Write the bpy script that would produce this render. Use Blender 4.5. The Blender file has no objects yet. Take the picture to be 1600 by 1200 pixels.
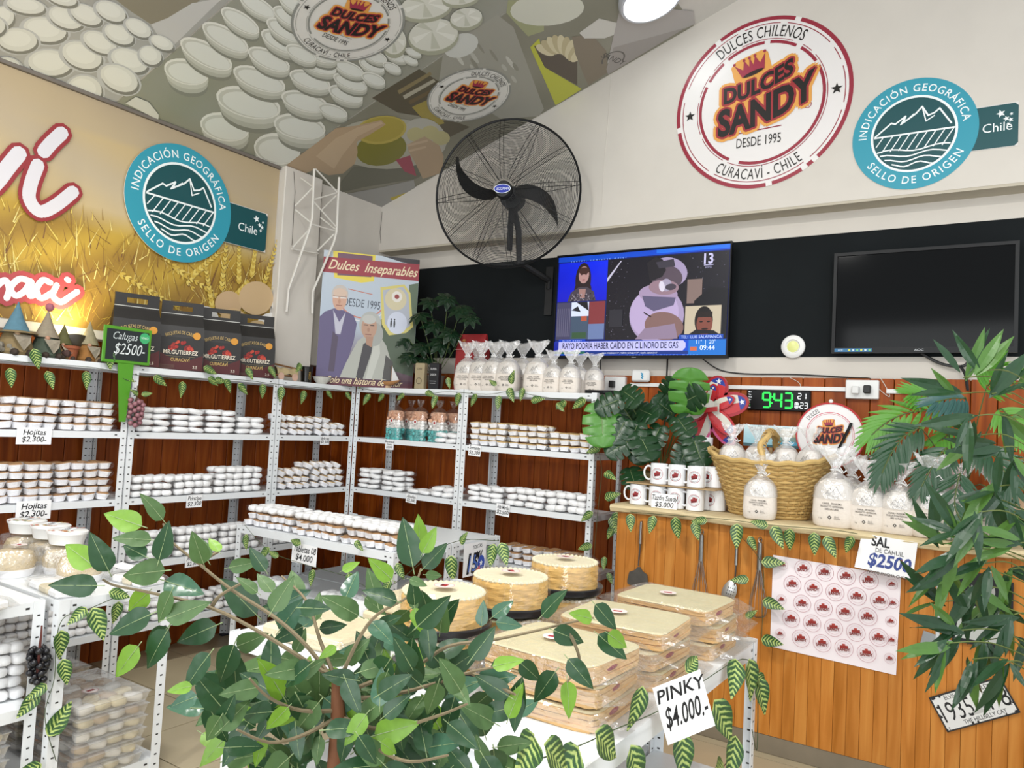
import bpy, math, random
from mathutils import Vector as V, Matrix as M
sc = bpy.context.scene
col = sc.collection
rnd = random.Random(7)
PI = math.pi
# ---------------------------------------------------------------- camera
FPX = 1192.8; EYE = V((0, 0, 1.55)); YAW, PIT, ROL = -0.58090747, 0.05081284, 0.05358053
_f = V((math.sin(YAW)*math.cos(PIT), math.cos(YAW)*math.cos(PIT), math.sin(PIT)))
_r0 = V((math.cos(YAW), -math.sin(YAW), 0)); _u0 = _r0.cross(_f)
_r = _r0*math.cos(ROL)+_u0*math.sin(ROL); _u = -_r0*math.sin(ROL)+_u0*math.cos(ROL)
cam = bpy.data.objects.new('camera', bpy.data.cameras.new('camera')); col.objects.link(cam)
cam.data.sensor_width = 36; cam.data.lens = FPX/1600*36; cam.data.clip_start = .05
mw = M((_r, _u, -_f)).transposed().to_4x4(); mw.translation = EYE; cam.matrix_world = mw
sc.camera = cam
# ---------------------------------------------------------------- world, light, exposure
w = bpy.data.worlds.new('world'); sc.world = w; w.use_nodes = True
w.node_tree.nodes['Background'].inputs[0].default_value = (.93, .97, 1, 1)
w.node_tree.nodes['Background'].inputs[1].default_value = 1.15
vs = sc.view_settings; vs.view_transform = 'Standard'; vs.look = 'None'; vs.gamma = 1; vs.use_curve_mapping = False
vs.exposure = 0.08
def area(name, loc, rot, sx, sy, power, colr=(1, 1, 1), shape='RECTANGLE'):
    l = bpy.data.lights.new(name, 'AREA'); l.shape = shape; l.size = sx; l.size_y = sy; l.energy = power; l.color = colr
    o = bpy.data.objects.new(name, l); o.location = loc; o.rotation_euler = rot; col.objects.link(o); return o
# area light added behind the photographer, standing in for an unseen shop front
area('added_rear_light', (.3, -3.2, 2.0), (math.radians(84), 0, math.radians(8)), 5, 2.6, 150, (.95, .98, 1))
# ceiling lamps of the shop that hang outside the picture
for n, p in enumerate([(-2.0, 1.2, 3.9), (-1.8, -.8, 4.0), (.5, 1.2, 3.9)]):
    area('ceiling_lamp_light', p, (0, 0, 0), .34, .34, 60, (1, .98, .94), 'DISK')
# ---------------------------------------------------------------- helpers
def at(px, py, x=None, y=None, z=None, d=None):
    "photo point -> world point at a known x, y, z or distance d along the view axis"
    r = _r*(px-800)/FPX+_u*(600-py)/FPX+_f
    if d is not None: return EYE+r*d
    i, v = (0, x) if x is not None else (1, y) if y is not None else (2, z)
    return EYE+r*((v-EYE[i])/r[i])
def lin(c):
    if isinstance(c, str):
        c = [int(c[i:i+2], 16)/255 for i in (0, 2, 4)]
    return tuple((x/12.92 if x <= .04045 else ((x+.055)/1.055)**2.4) for x in c[:3])
MATS = {}
def mat(name, c='ffffff', rough=.5, metal=0, noise=0, nscale=20, bump=0, emit=0, spec=.5, coat=0, stretch=None, trans=0):
    if name in MATS: return MATS[name]
    m = bpy.data.materials.new(name); m.use_nodes = True; nt = m.node_tree; b = nt.nodes['Principled BSDF']
    rgb = lin(c); b.inputs['Base Color'].default_value = (*rgb, 1)
    b.inputs['Roughness'].default_value = rough; b.inputs['Metallic'].default_value = metal
    b.inputs['Specular IOR Level'].default_value = spec; b.inputs['Coat Weight'].default_value = coat
    if trans: b.inputs['Transmission Weight'].default_value = trans
    if emit:
        b.inputs['Emission Color'].default_value = (*rgb, 1); b.inputs['Emission Strength'].default_value = emit
    if noise or bump:
        tc = nt.nodes.new('ShaderNodeTexCoord'); nz = nt.nodes.new('ShaderNodeTexNoise')
        nz.inputs['Scale'].default_value = nscale; nz.inputs['Detail'].default_value = 4
        src = tc.outputs['Object']
        if stretch:
            mp = nt.nodes.new('ShaderNodeMapping'); mp.inputs['Scale'].default_value = stretch
            nt.links.new(src, mp.inputs[0]); src = mp.outputs[0]
        nt.links.new(src, nz.inputs['Vector'])
        if noise:
            mx = nt.nodes.new('ShaderNodeMix'); mx.data_type = 'RGBA'
            mx.inputs[6].default_value = (*[max(0, v*(1-noise)) for v in rgb], 1); mx.inputs[7].default_value = (*[min(1, v*(1+noise)) for v in rgb], 1)
            nt.links.new(nz.outputs[0], mx.inputs[0]); nt.links.new(mx.outputs[2], b.inputs['Base Color'])
        if bump:
            bp = nt.nodes.new('ShaderNodeBump'); bp.inputs['Strength'].default_value = bump; bp.inputs['Distance'].default_value = .004
            nt.links.new(nz.outputs[0], bp.inputs['Height']); nt.links.new(bp.outputs[0], b.inputs['Normal'])
    MATS[name] = m; return m
def film(name, tint='ffffff', t=.9, rough=.08, bump=.6, nscale=60, haze=.0):
    "thin clear plastic: mostly see-through with crinkled highlights"
    if name in MATS: return MATS[name]
    m = bpy.data.materials.new(name); m.use_nodes = True; nt = m.node_tree; nt.nodes.remove(nt.nodes['Principled BSDF'])
    out = nt.nodes['Material Output']; tr = nt.nodes.new('ShaderNodeBsdfTransparent'); tr.inputs[0].default_value = (*lin(tint), 1)
    gl = nt.nodes.new('ShaderNodeBsdfGlossy'); gl.inputs['Roughness'].default_value = rough
    df = nt.nodes.new('ShaderNodeBsdfDiffuse'); df.inputs[0].default_value = (.9, .9, .9, 1)
    nz = nt.nodes.new('ShaderNodeTexNoise'); nz.inputs['Scale'].default_value = nscale; nz.inputs['Detail'].default_value = 3
    tc = nt.nodes.new('ShaderNodeTexCoord'); nt.links.new(tc.outputs['Object'], nz.inputs['Vector'])
    bp = nt.nodes.new('ShaderNodeBump'); bp.inputs['Strength'].default_value = bump; bp.inputs['Distance'].default_value = .01
    nt.links.new(nz.outputs[0], bp.inputs['Height']); nt.links.new(bp.outputs[0], gl.inputs['Normal'])
    m0 = nt.nodes.new('ShaderNodeMixShader'); m0.inputs[0].default_value = haze
    nt.links.new(gl.outputs[0], m0.inputs[1]); nt.links.new(df.outputs[0], m0.inputs[2])
    mx = nt.nodes.new('ShaderNodeMixShader'); mx.inputs[0].default_value = t
    nt.links.new(m0.outputs[0], mx.inputs[1]); nt.links.new(tr.outputs[0], mx.inputs[2]); nt.links.new(mx.outputs[0], out.inputs[0])
    MATS[name] = m; return m
def attr_mat(name, rough=.55, spec=.4, coat=0, emit=0, bump=0, nscale=30):
    if name in MATS: return MATS[name]
    m = mat(name, 'ffffff', rough, spec=spec, coat=coat, bump=bump, nscale=nscale); nt = m.node_tree; b = nt.nodes['Principled BSDF']
    a = nt.nodes.new('ShaderNodeAttribute'); a.attribute_name = 'Col'; nt.links.new(a.outputs['Color'], b.inputs['Base Color'])
    if emit:
        nt.links.new(a.outputs['Color'], b.inputs['Emission Color']); b.inputs['Emission Strength'].default_value = emit
    return m
class MB:
    "collects shapes into one mesh"
    def __init__(s): s.v = []; s.f = []; s.m = []; s.c = []; s.k = None; s.mi = 0
    def add(s, vs, fs):
        o = len(s.v); s.v += [tuple(p) for p in vs]
        for f in fs:
            s.f.append([o+i for i in f]); s.m.append(s.mi); s.c.append(s.k)
        return s
    def mat(s, i): s.mi = i; return s
    def colr(s, c): s.k = lin(c); return s
    def box(s, a, b, bev=0):
        (x0, y0, z0), (x1, y1, z1) = a, b
        if bev:
            return s.rbox(a, b, bev)
        return s.add([(x0, y0, z0), (x1, y0, z0), (x1, y1, z0), (x0, y1, z0), (x0, y0, z1), (x1, y0, z1), (x1, y1, z1), (x0, y1, z1)],
                     [(0, 3, 2, 1), (4, 5, 6, 7), (0, 1, 5, 4), (1, 2, 6, 5), (2, 3, 7, 6), (3, 0, 4, 7)])
    def rbox(s, a, b, r):
        "box with chamfered edges"
        (x0, y0, z0), (x1, y1, z1) = a, b; vs = []; idx = {}
        for i, X in enumerate((x0, x1)):
            for j, Y in enumerate((y0, y1)):
                for k, Z in enumerate((z0, z1)):
                    dx = r if i == 0 else -r; dy = r if j == 0 else -r; dz = r if k == 0 else -r
                    idx[i, j, k, 0] = len(vs); vs.append((X, Y+dy, Z+dz))
                    idx[i, j, k, 1] = len(vs); vs.append((X+dx, Y, Z+dz))
                    idx[i, j, k, 2] = len(vs); vs.append((X+dx, Y+dy, Z))
        g = lambda i, j, k, t: idx[i, j, k, t]; fs = []
        for e in (0, 1):
            fs += [[g(e, 0, 0, 0), g(e, 1, 0, 0), g(e, 1, 1, 0), g(e, 0, 1, 0)], [g(0, e, 0, 1), g(1, e, 0, 1), g(1, e, 1, 1), g(0, e, 1, 1)],
                   [g(0, 0, e, 2), g(1, 0, e, 2), g(1, 1, e, 2), g(0, 1, e, 2)]]
            for d in (0, 1):
                fs += [[g(0, e, d, 1), g(1, e, d, 1), g(1, e, d, 2), g(0, e, d, 2)], [g(e, 0, d, 0), g(e, 1, d, 0), g(e, 1, d, 2), g(e, 0, d, 2)],
                       [g(e, d, 0, 0), g(e, d, 1, 0), g(e, d, 1, 1), g(e, d, 0, 1)]]
                for q in (0, 1): fs.append([g(e, d, q, 0), g(e, d, q, 1), g(e, d, q, 2)])
        return s.add(vs, fs)
    def tube(s, pts, r, n=6, caps=True, closed=False):
        pts = [V(p) for p in pts]; N = len(pts); rs = r if isinstance(r, (list, tuple)) else [r]*N
        vs = []; fs = []; up = None
        for i, p in enumerate(pts):
            a = pts[(i-1) % N] if closed else pts[max(i-1, 0)]; b = pts[(i+1) % N] if closed else pts[min(i+1, N-1)]
            t = (b-a); t = t.normalized() if t.length > 1e-9 else V((0, 0, 1))
            if up is None:
                up = V((0, 0, 1)) if abs(t.z) < .9 else V((1, 0, 0))
            x = up-t*up.dot(t); x = x.normalized() if x.length > 1e-6 else t.orthogonal().normalized(); up = x; y = t.cross(x)
            for k in range(n):
                q = 2*PI*k/n; vs.append(p+(x*math.cos(q)+y*math.sin(q))*rs[i])
        for i in range(N if closed else N-1):
            j = (i+1) % N
            for k in range(n): fs.append((i*n+k, i*n+(k+1) % n, j*n+(k+1) % n, j*n+k))
        if caps and not closed: fs += [list(range(n))[::-1], [(N-1)*n+k for k in range(n)]]
        return s.add(vs, fs)
    def lathe(s, prof, n=16, c=(0, 0, 0), axis=None, caps=True, sx=1, sy=1, wob=None):
        "profile [(r, z)...] turned round z at c, or any axis matrix"
        vs = []; fs = []
        for i, (r, z) in enumerate(prof):
            for k in range(n):
                q = 2*PI*k/n; rr = r*(wob(q, z) if wob else 1); p = V((rr*math.cos(q)*sx, rr*math.sin(q)*sy, z))
                vs.append((axis @ p if axis else p)+V(c))
        for i in range(len(prof)-1):
            for k in range(n): fs.append((i*n+k, i*n+(k+1) % n, (i+1)*n+(k+1) % n, (i+1)*n+k))
        if caps: fs += [list(range(n))[::-1], [(len(prof)-1)*n+k for k in range(n)]]
        return s.add(vs, fs)
    def ball(s, c, r, n=8, m=6, sx=1, sy=1, sz=1):
        return s.lathe([(max(1e-4, r*math.sin(PI*i/m)), -r*math.cos(PI*i/m)*sz) for i in range(m+1)], n, c, sx=sx, sy=sy)
    def prism(s, pts, a, b):
        "outline pts (2d -> callable map a) given as two lists of 3d points"
        n = len(pts); vs = [a(p) for p in pts]+[b(p) for p in pts]
        return s.add(vs, [list(range(n))[::-1], list(range(n, 2*n))]+[(i, (i+1) % n, n+(i+1) % n, n+i) for i in range(n)])
    def grid(s, fn, nu, nv):
        vs = [fn(i/nu, j/nv) for j in range(nv+1) for i in range(nu+1)]
        return s.add(vs, [(j*(nu+1)+i, j*(nu+1)+i+1, (j+1)*(nu+1)+i+1, (j+1)*(nu+1)+i) for j in range(nv) for i in range(nu)])
    def mesh(s, name, mats, smooth=False):
        me = bpy.data.meshes.new(name); me.from_pydata(s.v, [], s.f)
        for m in (mats if isinstance(mats, (list, tuple)) else [mats]): me.materials.append(m)
        if any(s.m): me.polygons.foreach_set('material_index', s.m)
        if any(c is not None for c in s.c):
            a = me.color_attributes.new('Col', 'FLOAT_COLOR', 'CORNER'); d = []
            for f, c in zip(s.f, s.c):
                if c is not None and isinstance(c[0], tuple):
                    for q in c: d += [*q, 1]
                else: d += [*(c or (.8, .8, .8)), 1]*len(f)
            a.data.foreach_set('color', d)
        if smooth:
            me.polygons.foreach_set('use_smooth', [True]*len(s.f))
            if smooth != 2: me.set_sharp_from_angle(angle=.7)
        me.update(); return me
    def build(s, name, mats, parent=None, smooth=False, loc=None, rot=None):
        return obj(name, s.mesh(name, mats, smooth), parent, loc, rot)
def obj(name, me, parent=None, loc=None, rot=None):
    o = bpy.data.objects.new(name, me); col.objects.link(o)
    if parent: o.parent = parent
    if loc is not None: o.location = loc
    if rot is not None: o.rotation_euler = rot
    return o
def tag(o, label, cat, group=None):
    o['label'] = label; o['category'] = cat
    if group: o['group'] = group
    return o
def thing(name, label, cat, loc=(0, 0, 0), rz=0, group=None):
    return tag(obj(name, None, None, loc, (0, 0, rz)), label, cat, group)
def struct(o, label=None):
    o['kind'] = 'structure'
    if label: o['label'] = label
    return o
def rebase(t, loc):
    "move a thing's origin to its base without moving its parts"
    loc = V(loc)
    for c in t.children: c.location = c.location-loc
    t.location = loc; return t
def dup(o, parent=None, loc=None, rot=None, label=None, group=None):
    "copy of a thing with copies of its parts and their sub-parts"
    c = o.copy(); col.objects.link(c); c.parent = parent
    if loc is not None: c.location = loc
    if rot is not None: c.rotation_euler = rot
    if label: c['label'] = label
    if group: c['group'] = group
    for ch in o.children: dup(ch, c)
    return c
# ---- flat print: lettering and pictures on signs, as thin coloured shapes lying on their board
GL = {}
def glyph(ch, bold):
    k = (ch, bold)
    if k in GL: return GL[k]
    out = []
    for body in (ch, ch+ch):
        cu = bpy.data.curves.new('g', 'FONT'); cu.body = body; cu.resolution_u = 3; cu.offset = bold; cu.fill_mode = 'FRONT'
        o = bpy.data.objects.new('g', cu); me = o.to_mesh()
        out.append(([tuple(v.co[:2]) for v in me.vertices], [list(p.vertices) for p in me.polygons])); o.to_mesh_clear()
        bpy.data.objects.remove(o); bpy.data.curves.remove(cu)
    mx = lambda vs: max((v[0] for v in vs), default=0)
    adv = mx(out[1][0])-mx(out[0][0]) if ch != ' ' else .28
    GL[k] = (*out[0], adv); return GL[k]
def script_pts(strokes): return strokes
class Pr:
    "a printed picture; canvas coordinates in metres on a frame o + r*x + u*y, layers lifted along n"
    def __init__(s, o=(0, 0, 0), r=(1, 0, 0), u=(0, 0, 1), lift=.0005, k=1.0, bend=None):
        s.o = V(o); s.r = V(r).normalized(); s.u = V(u).normalized(); s.n = s.r.cross(s.u); s.l = 1; s.lift = lift; s.b = MB(); s.k = k; s.bend = bend
    def P(s, x, y):
        p = s.o+s.r*(x*s.k)+s.u*(y*s.k)+s.n*(s.l*s.lift)
        return s.bend(p) if s.bend else p
    def raw(s, vs, fs, c):
        s.l += .02; s.b.colr(c); s.b.add([s.P(*v) for v in vs], fs); return s
    def up(s, n=1): s.l += .08; return s
    def poly(s, pts, c): s.up(); return s.raw(pts, [list(range(len(pts)))], c)
    def rect(s, x, y, w, h, c, rot=0):
        cs, sn = math.cos(rot), math.sin(rot)
        return s.poly([(x+a*w/2*cs-b*h/2*sn, y+a*w/2*sn+b*h/2*cs) for a, b in ((-1, -1), (1, -1), (1, 1), (-1, 1))], c)
    def disc(s, x, y, a, c, b=None, rot=0, n=40):
        b = a if b is None else b; cs, sn = math.cos(rot), math.sin(rot)
        return s.poly([(x+a*math.cos(t)*cs-b*math.sin(t)*sn, y+a*math.cos(t)*sn+b*math.sin(t)*cs) for t in [2*PI*i/n for i in range(n)]], c)
    def ring(s, x, y, r0, r1, c, a0=0, a1=2*PI, n=48, gaps=0, seed=1):
        s.up(); rr = random.Random(seed); n = max(4, int(n*(a1-a0)/(2*PI)))
        drop = set()
        if gaps:
            for _ in range(gaps): drop.add(rr.randrange(n))
        for i in range(n):
            if i in drop: continue
            t, q = a0+(a1-a0)*i/n, a0+(a1-a0)*(i+1)/n
            s.raw([(x+r*math.cos(p), y+r*math.sin(p)) for r, p in ((r0, t), (r1, t), (r1, q), (r0, q))], [(0, 1, 2, 3)], c)
        return s
    def line(s, pts, w, c, closed=False, round_=False):
        s.up(); N = len(pts)
        for i in range(N if closed else N-1):
            a, b = V(pts[i]), V(pts[(i+1) % N]); d = b-a
            if d.length < 1e-9: continue
            d.normalize(); p = V((-d.y, d.x))*w/2
            if not round_: a, b = a-d*w*.3, b+d*w*.3
            s.raw([a+p, a-p, b-p, b+p], [(0, 1, 2, 3)], c)
        if round_:
            for q in pts: s.raw([(q[0]+w/2*math.cos(t*PI/4), q[1]+w/2*math.sin(t*PI/4)) for t in range(8)], [list(range(8))], c)
        return s
    def px(s, X, Y):
        "photo point -> canvas coordinates on this surface"
        r = _r*(X-800)/FPX+_u*(600-Y)/FPX+_f; p = EYE+r*((s.o-EYE).dot(s.n)/r.dot(s.n))-s.o
        return (p.dot(s.r)/s.k, p.dot(s.u)/s.k)
    def pp(s, pts, c): return s.poly([s.px(*p) for p in pts], c)
    def pe(s, X, Y, a, b, rot, c, n=20):
        cs, sn = math.cos(math.radians(rot)), math.sin(math.radians(rot))
        return s.pp([(X+a*math.cos(t)*cs-b*math.sin(t)*sn, Y+a*math.cos(t)*sn+b*math.sin(t)*cs) for t in [2*PI*i/n for i in range(n)]], c)
    def pl(s, pts, w, c, **k): return s.line([s.px(*p) for p in pts], w, c, **k)
    def field(s, fn, x0, y0, x1, y1, nu, nv):
        "soft colour field: fn(u, v) -> colour (0..1 sRGB triple), blended between grid points"
        s.up(); g = [[lin(fn(i/nu, j/nv)) for i in range(nu+1)] for j in range(nv+1)]
        o = len(s.b.v); s.b.v += [tuple(s.P(x0+(x1-x0)*i/nu, y0+(y1-y0)*j/nv)) for j in range(nv+1) for i in range(nu+1)]
        for j in range(nv):
            for i in range(nu):
                a = o+j*(nu+1)+i; s.b.f.append([a, a+1, a+nu+2, a+nu+1]); s.b.m.append(0); s.b.c.append([g[j][i], g[j][i+1], g[j+1][i+1], g[j+1][i]])
        return s
    def star(s, x, y, r, c, rot=0):
        return s.poly([(x+(r if i % 2 == 0 else r*.42)*math.cos(rot+PI/2+i*PI/5), y+(r if i % 2 == 0 else r*.42)*math.sin(rot+PI/2+i*PI/5)) for i in range(10)], c)
    def text(s, t, x, y, h, c, al='c', sx=1., shear=0, rot=0, bold=0., sp=0., arch=None, jit=0):
        "h = capital height; arch(u)->(dy, scale) shapes the line"
        s.up(); k = h/.69; rr = random.Random(len(t)*7)
        gs = [glyph(ch, bold) for ch in t]; W = sum(g[2]+sp for g in gs)*k*sx
        cx = {'c': -W/2, 'l': 0, 'r': -W}[al]; cs, sn = math.cos(rot), math.sin(rot); tot = cx
        for (vs, fs, adv) in gs:
            out = []; jy = rr.uniform(-jit, jit)*h
            for (a, b) in vs:
                X = tot+a*k*sx; Y = b*k+jy
                if arch:
                    dy, scl = arch((X-cx)/W*2-1 if W else 0); Y = Y*scl+dy
                X += Y*shear
                out.append((x+X*cs-Y*sn, y+X*sn+Y*cs))
            if vs: s.raw(out, fs, c)
            tot += (adv+sp)*k*sx
        return s
    def arc(s, t, x, y, r, h, c, mid=PI/2, inside=False, sx=1., bold=0., sp=0.):
        "text on a circle; inside=True reads along the bottom"
        s.up(); k = h/.69; gs = [glyph(ch, bold) for ch in t]; W = sum(g[2]+sp for g in gs)*k*sx; pos = -W/2
        for (vs, fs, adv) in gs:
            mw_ = adv*k*sx; ang = (pos+mw_/2)/r
            a = mid+ang if inside else mid-ang; rot = a+PI/2 if inside else a-PI/2
            cs, sn = math.cos(rot), math.sin(rot); R_ = r
            bx, by = x+R_*math.cos(a), y+R_*math.sin(a); out = []
            for (p, q) in vs:
                X = p*k*sx-mw_/2; Y = q*k-h/2
                out.append((bx+X*cs-Y*sn, by+X*sn+Y*cs))
            if vs: s.raw(out, fs, c)
            pos += (adv+sp)*k*sx
        return s
    def build(s, name, parent=None, m=None):
        return s.b.build(name, m or attr_mat('printed_ink', .5), parent)
def smooth_line(pts, n=6):
    "Catmull-Rom through 2d or 3d points"
    P = [V(p) for p in pts]; out = []
    for i in range(len(P)-1):
        a = P[max(i-1, 0)]; b = P[i]; c = P[i+1]; d = P[min(i+2, len(P)-1)]
        for j in range(n):
            t = j/n; out.append(.5*((2*b)+(c-a)*t+(2*a-5*b+4*c-d)*t*t+(3*b-a-3*c+d)*t**3))
    return out+[P[-1]]
# ================================================================ the room
XW, XU, YU, YL, YP = -4.53, -4.36, 4.55, 4.70, 4.68      # left planks, left upper wall, back upper wall, back lower wall, back planks
KR = .336
def roof(x): return 3.27+KR*(x+4.356)
m_wall = mat('white_plaster', 'cdc7be', .75, noise=.05, nscale=6, bump=.12)
m_black = mat('chalkboard_paint', '14181a', .85, noise=.35, nscale=2.2, spec=.2)
m_soff = mat('beige_soffit', 'b9b1a0', .8, noise=.08, nscale=9)
def wood(name, c1, c2, c3, rough=.38, sc_=(7, 7, .55), vr=(.86, 1.12)):
    if name in MATS: return MATS[name]
    m = mat(name, c1, rough, spec=.25); nt = m.node_tree; b = nt.nodes['Principled BSDF']
    tc = nt.nodes.new('ShaderNodeTexCoord'); oi = nt.nodes.new('ShaderNodeObjectInfo')
    ad = nt.nodes.new('ShaderNodeVectorMath'); ad.operation = 'ADD'; sm = nt.nodes.new('ShaderNodeVectorMath'); sm.operation = 'SCALE'
    sm.inputs[0].default_value = (3, 5, 17); nt.links.new(oi.outputs['Random'], sm.inputs['Scale'])
    nt.links.new(tc.outputs['Object'], ad.inputs[0]); nt.links.new(sm.outputs[0], ad.inputs[1])
    mp = nt.nodes.new('ShaderNodeMapping'); mp.inputs['Scale'].default_value = sc_; nt.links.new(ad.outputs[0], mp.inputs[0])
    nz = nt.nodes.new('ShaderNodeTexNoise'); nz.inputs['Scale'].default_value = 3; nz.inputs['Detail'].default_value = 5; nz.inputs['Distortion'].default_value = 1.2
    nt.links.new(mp.outputs[0], nz.inputs['Vector'])
    cr = nt.nodes.new('ShaderNodeValToRGB'); e = cr.color_ramp.elements
    e[0].position = .28; e[0].color = (*lin(c2), 1); e[1].position = .75; e[1].color = (*lin(c3), 1)
    q = e.new(.5); q.color = (*lin(c1), 1); nt.links.new(nz.outputs[0], cr.inputs[0])
    hv = nt.nodes.new('ShaderNodeHueSaturation'); nt.links.new(cr.outputs[0], hv.inputs['Color'])
    mr = nt.nodes.new('ShaderNodeMapRange'); mr.inputs[3].default_value = vr[0]; mr.inputs[4].default_value = vr[1]; nt.links.new(oi.outputs['Random'], mr.inputs[0])
    nt.links.new(mr.outputs[0], hv.inputs['Value']); nt.links.new(hv.outputs[0], b.inputs['Base Color'])
    bp = nt.nodes.new('ShaderNodeBump'); bp.inputs['Strength'].default_value = .08; nt.links.new(nz.outputs[0], bp.inputs['Height']); nt.links.new(bp.outputs[0], b.inputs['Normal'])
    return m
m_plank = wood('varnished_pine_plank', '94460f', '793509', 'a85a1d', rough=.5)
m_front = wood('honey_pine_board', 'b87530', 'a3631f', 'c88a42', sc_=(5, 5, .5), vr=(.94, 1.05))
m_floor = mat('beige_floor_tile', 'b3a68a', .35, noise=.12, nscale=5)
fl = struct(MB().box((-4.7, -1.5, -.1), (1.6, 4.8, -.006)).build('floor', mat('floor_grout', '6d614f', .8)), 'beige tiled shop floor')
tile = MB().box((.003, .003, -.005), (.447, .447, 0)).mesh('floor_tile', m_floor)
for i in range(14):
    for j in range(11):
        obj('floor_tile', tile, fl, (-4.7+i*.45, .3+j*.45-.03, 0))
# back wall: overhanging upper part, recessed lower part with a painted black band
wb = struct(MB().add([(XU, YU, 2.9), (1.6, YU, 2.9), (1.6, YU, roof(1.6)+.1), (XU, YU, roof(XU)+.1), (XU, YU+.3, 2.9), (1.6, YU+.3, 2.9), (1.6, YU+.3, roof(1.6)+.1), (XU, YU+.3, roof(XU)+.1)],
    [(0, 1, 2, 3), (7, 6, 5, 4), (0, 4, 5, 1), (1, 5, 6, 2), (3, 2, 6, 7), (0, 3, 7, 4)]).build('wall_back', m_wall), 'white plastered back wall under the sloping ceiling')
MB().box((-4.6, YL, 0), (1.6, YL+.15, 2.93)).build('wall_lower_part', m_wall, wb)
MB().box((XU, YU+.002, 2.885), (1.6, YL, 2.9)).build('soffit', m_soff, wb)
MB().box((-4.3, YL-.003, 2.03), (1.6, YL, 2.755)).build('black_band', m_black, wb)
# hairline crack / joint in the upper wall
MB().tube(smooth_line([(at(955, 118, y=YU-.001)), at(950, 190, y=YU-.001), at(944, 260, y=YU-.001), at(940, 335, y=YU-.001)], 5), .0022, 4).build('plaster_joint', m_wall, wb)
x = -4.52; pk = {}
zt = 1.905
pmesh = MB().rbox((.0015, 0, 0), (.1185, .02, zt), .003).mesh('plank', m_plank)
while x < .9:
    obj('plank', pmesh, wb, (x, YP-.02+rnd.uniform(-.0008, .0008), 0)); x += .1205
MB().box((-4.53, YP-.004, 0), (1.0, YL, zt-.004)).build('plank_backing', mat('dark_groove', '2a1307', .9), wb)
# left wall
wl = struct(MB().box((XU-.3, -1.5, 1.9), (XU, 4.85, roof(XU)+.2)).build('wall_left', m_wall), 'white left wall behind the wheat banner')
MB().box((XW-.06, -1.5, 0), (XW-.012, 4.75, 1.9)).build('plank_backing', mat('dark_groove', '2a1307', .9), wl)
pm2 = MB().rbox((0, .0015, 0), (.02, .1185, 1.9), .003).mesh('plank', m_plank)
y = 1.07
while y < 4.66:
    obj('plank', pm2, wl, (XW-.018+rnd.uniform(-.0008, .0008), y, 0)); y += .1205
# plastered column between banner and corner
cy0, cy1 = at(446, 280, x=-4.30).y, at(502, 320, x=-4.30).y
cm = MB().box((-4.37, cy0, 1.75), (-4.30, cy1, 3.275), .006).build('plaster_column', m_wall, wl)
crk = mat('crack_dark', '3a342e', .9)
for pts in ([(459, 268), (461, 300), (459, 330), (457, 372), (456, 383)], [(503, 300), (502, 312), (500, 345), (499, 385)]):
    MB().tube([at(*p, x=-4.298) for p in pts], .0018, 4).build('crack', crk, cm)
MB().tube([at(*p, y=YU-.002) for p in [(597, 331), (596, 345), (594, 362), (595, 380)]], .0018, 4).build('corner_crack', crk, wb)
# sloping ceiling with big printed sheets
ce = struct(MB().add([(x_, y_, roof(x_)+dz) for x_ in (XU-.3, 1.6) for y_ in (-1.5, YU+.3) for dz in (0, .1)],
    [(0, 2, 6, 4), (1, 5, 7, 3), (0, 1, 3, 2), (4, 6, 7, 5), (0, 4, 5, 1), (2, 3, 7, 6)]).build('ceiling', mat('ceiling_white', 'c9c6c0', .8, noise=.04)), 'sloping white ceiling with printed sheets')
# skirting in front of the counter is part of the counter
# ================================================================ slotted-angle racks and tables
XF, XR, YF, YR = -4.11, -4.49, 4.141, 4.54
m_steel = mat('white_enamel_steel', 'dfe2e4', .38, noise=.03, nscale=12)
m_hole = mat('slot_dark', '26231f', .8)
m_foot = mat('rubber_foot', '2c2f3a', .7)
def post_mesh(h, w=.035, sx=1, sy=1, step=.04, slot=(.011, .006), t=.0022):
    "L-shaped slotted angle, legs along +x*sx and +y*sy from the corner edge, dark slots on both outer faces"
    b = MB()
    x1, y1 = w*sx, w*sy
    b.box((min(0, x1), min(0, t*sy), 0), (max(0, x1), max(0, t*sy), h)); b.box((min(0, t*sx), min(t*sy, y1), 0), (max(0, t*sx), max(t*sy, y1), h))
    b.mat(1); z = .03; e = .0005
    while z < h-.02:
        c = w*.5*sx; cy = w*.5*sy
        for yy in (-e*sy, (t+e)*sy): b.add([(c-slot[0]/2, yy, z-slot[1]/2), (c+slot[0]/2, yy, z-slot[1]/2), (c+slot[0]/2, yy, z+slot[1]/2), (c-slot[0]/2, yy, z+slot[1]/2)], [(0, 1, 2, 3)])
        for xx in (-e*sx, (t+e)*sx): b.add([(xx, cy-slot[0]/2, z-slot[1]/2), (xx, cy+slot[0]/2, z-slot[1]/2), (xx, cy+slot[0]/2, z+slot[1]/2), (xx, cy-slot[0]/2, z+slot[1]/2)], [(0, 1, 2, 3)])
        z += step
    b.mat(2).box((min(-.002*sx, x1+.002*sx), min(-.002*sy, y1+.002*sy), 0), (max(-.002*sx, x1+.002*sx), max(-.002*sy, y1+.002*sy), .012))
    return b.mesh('post', [m_steel, m_hole, m_foot])
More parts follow.
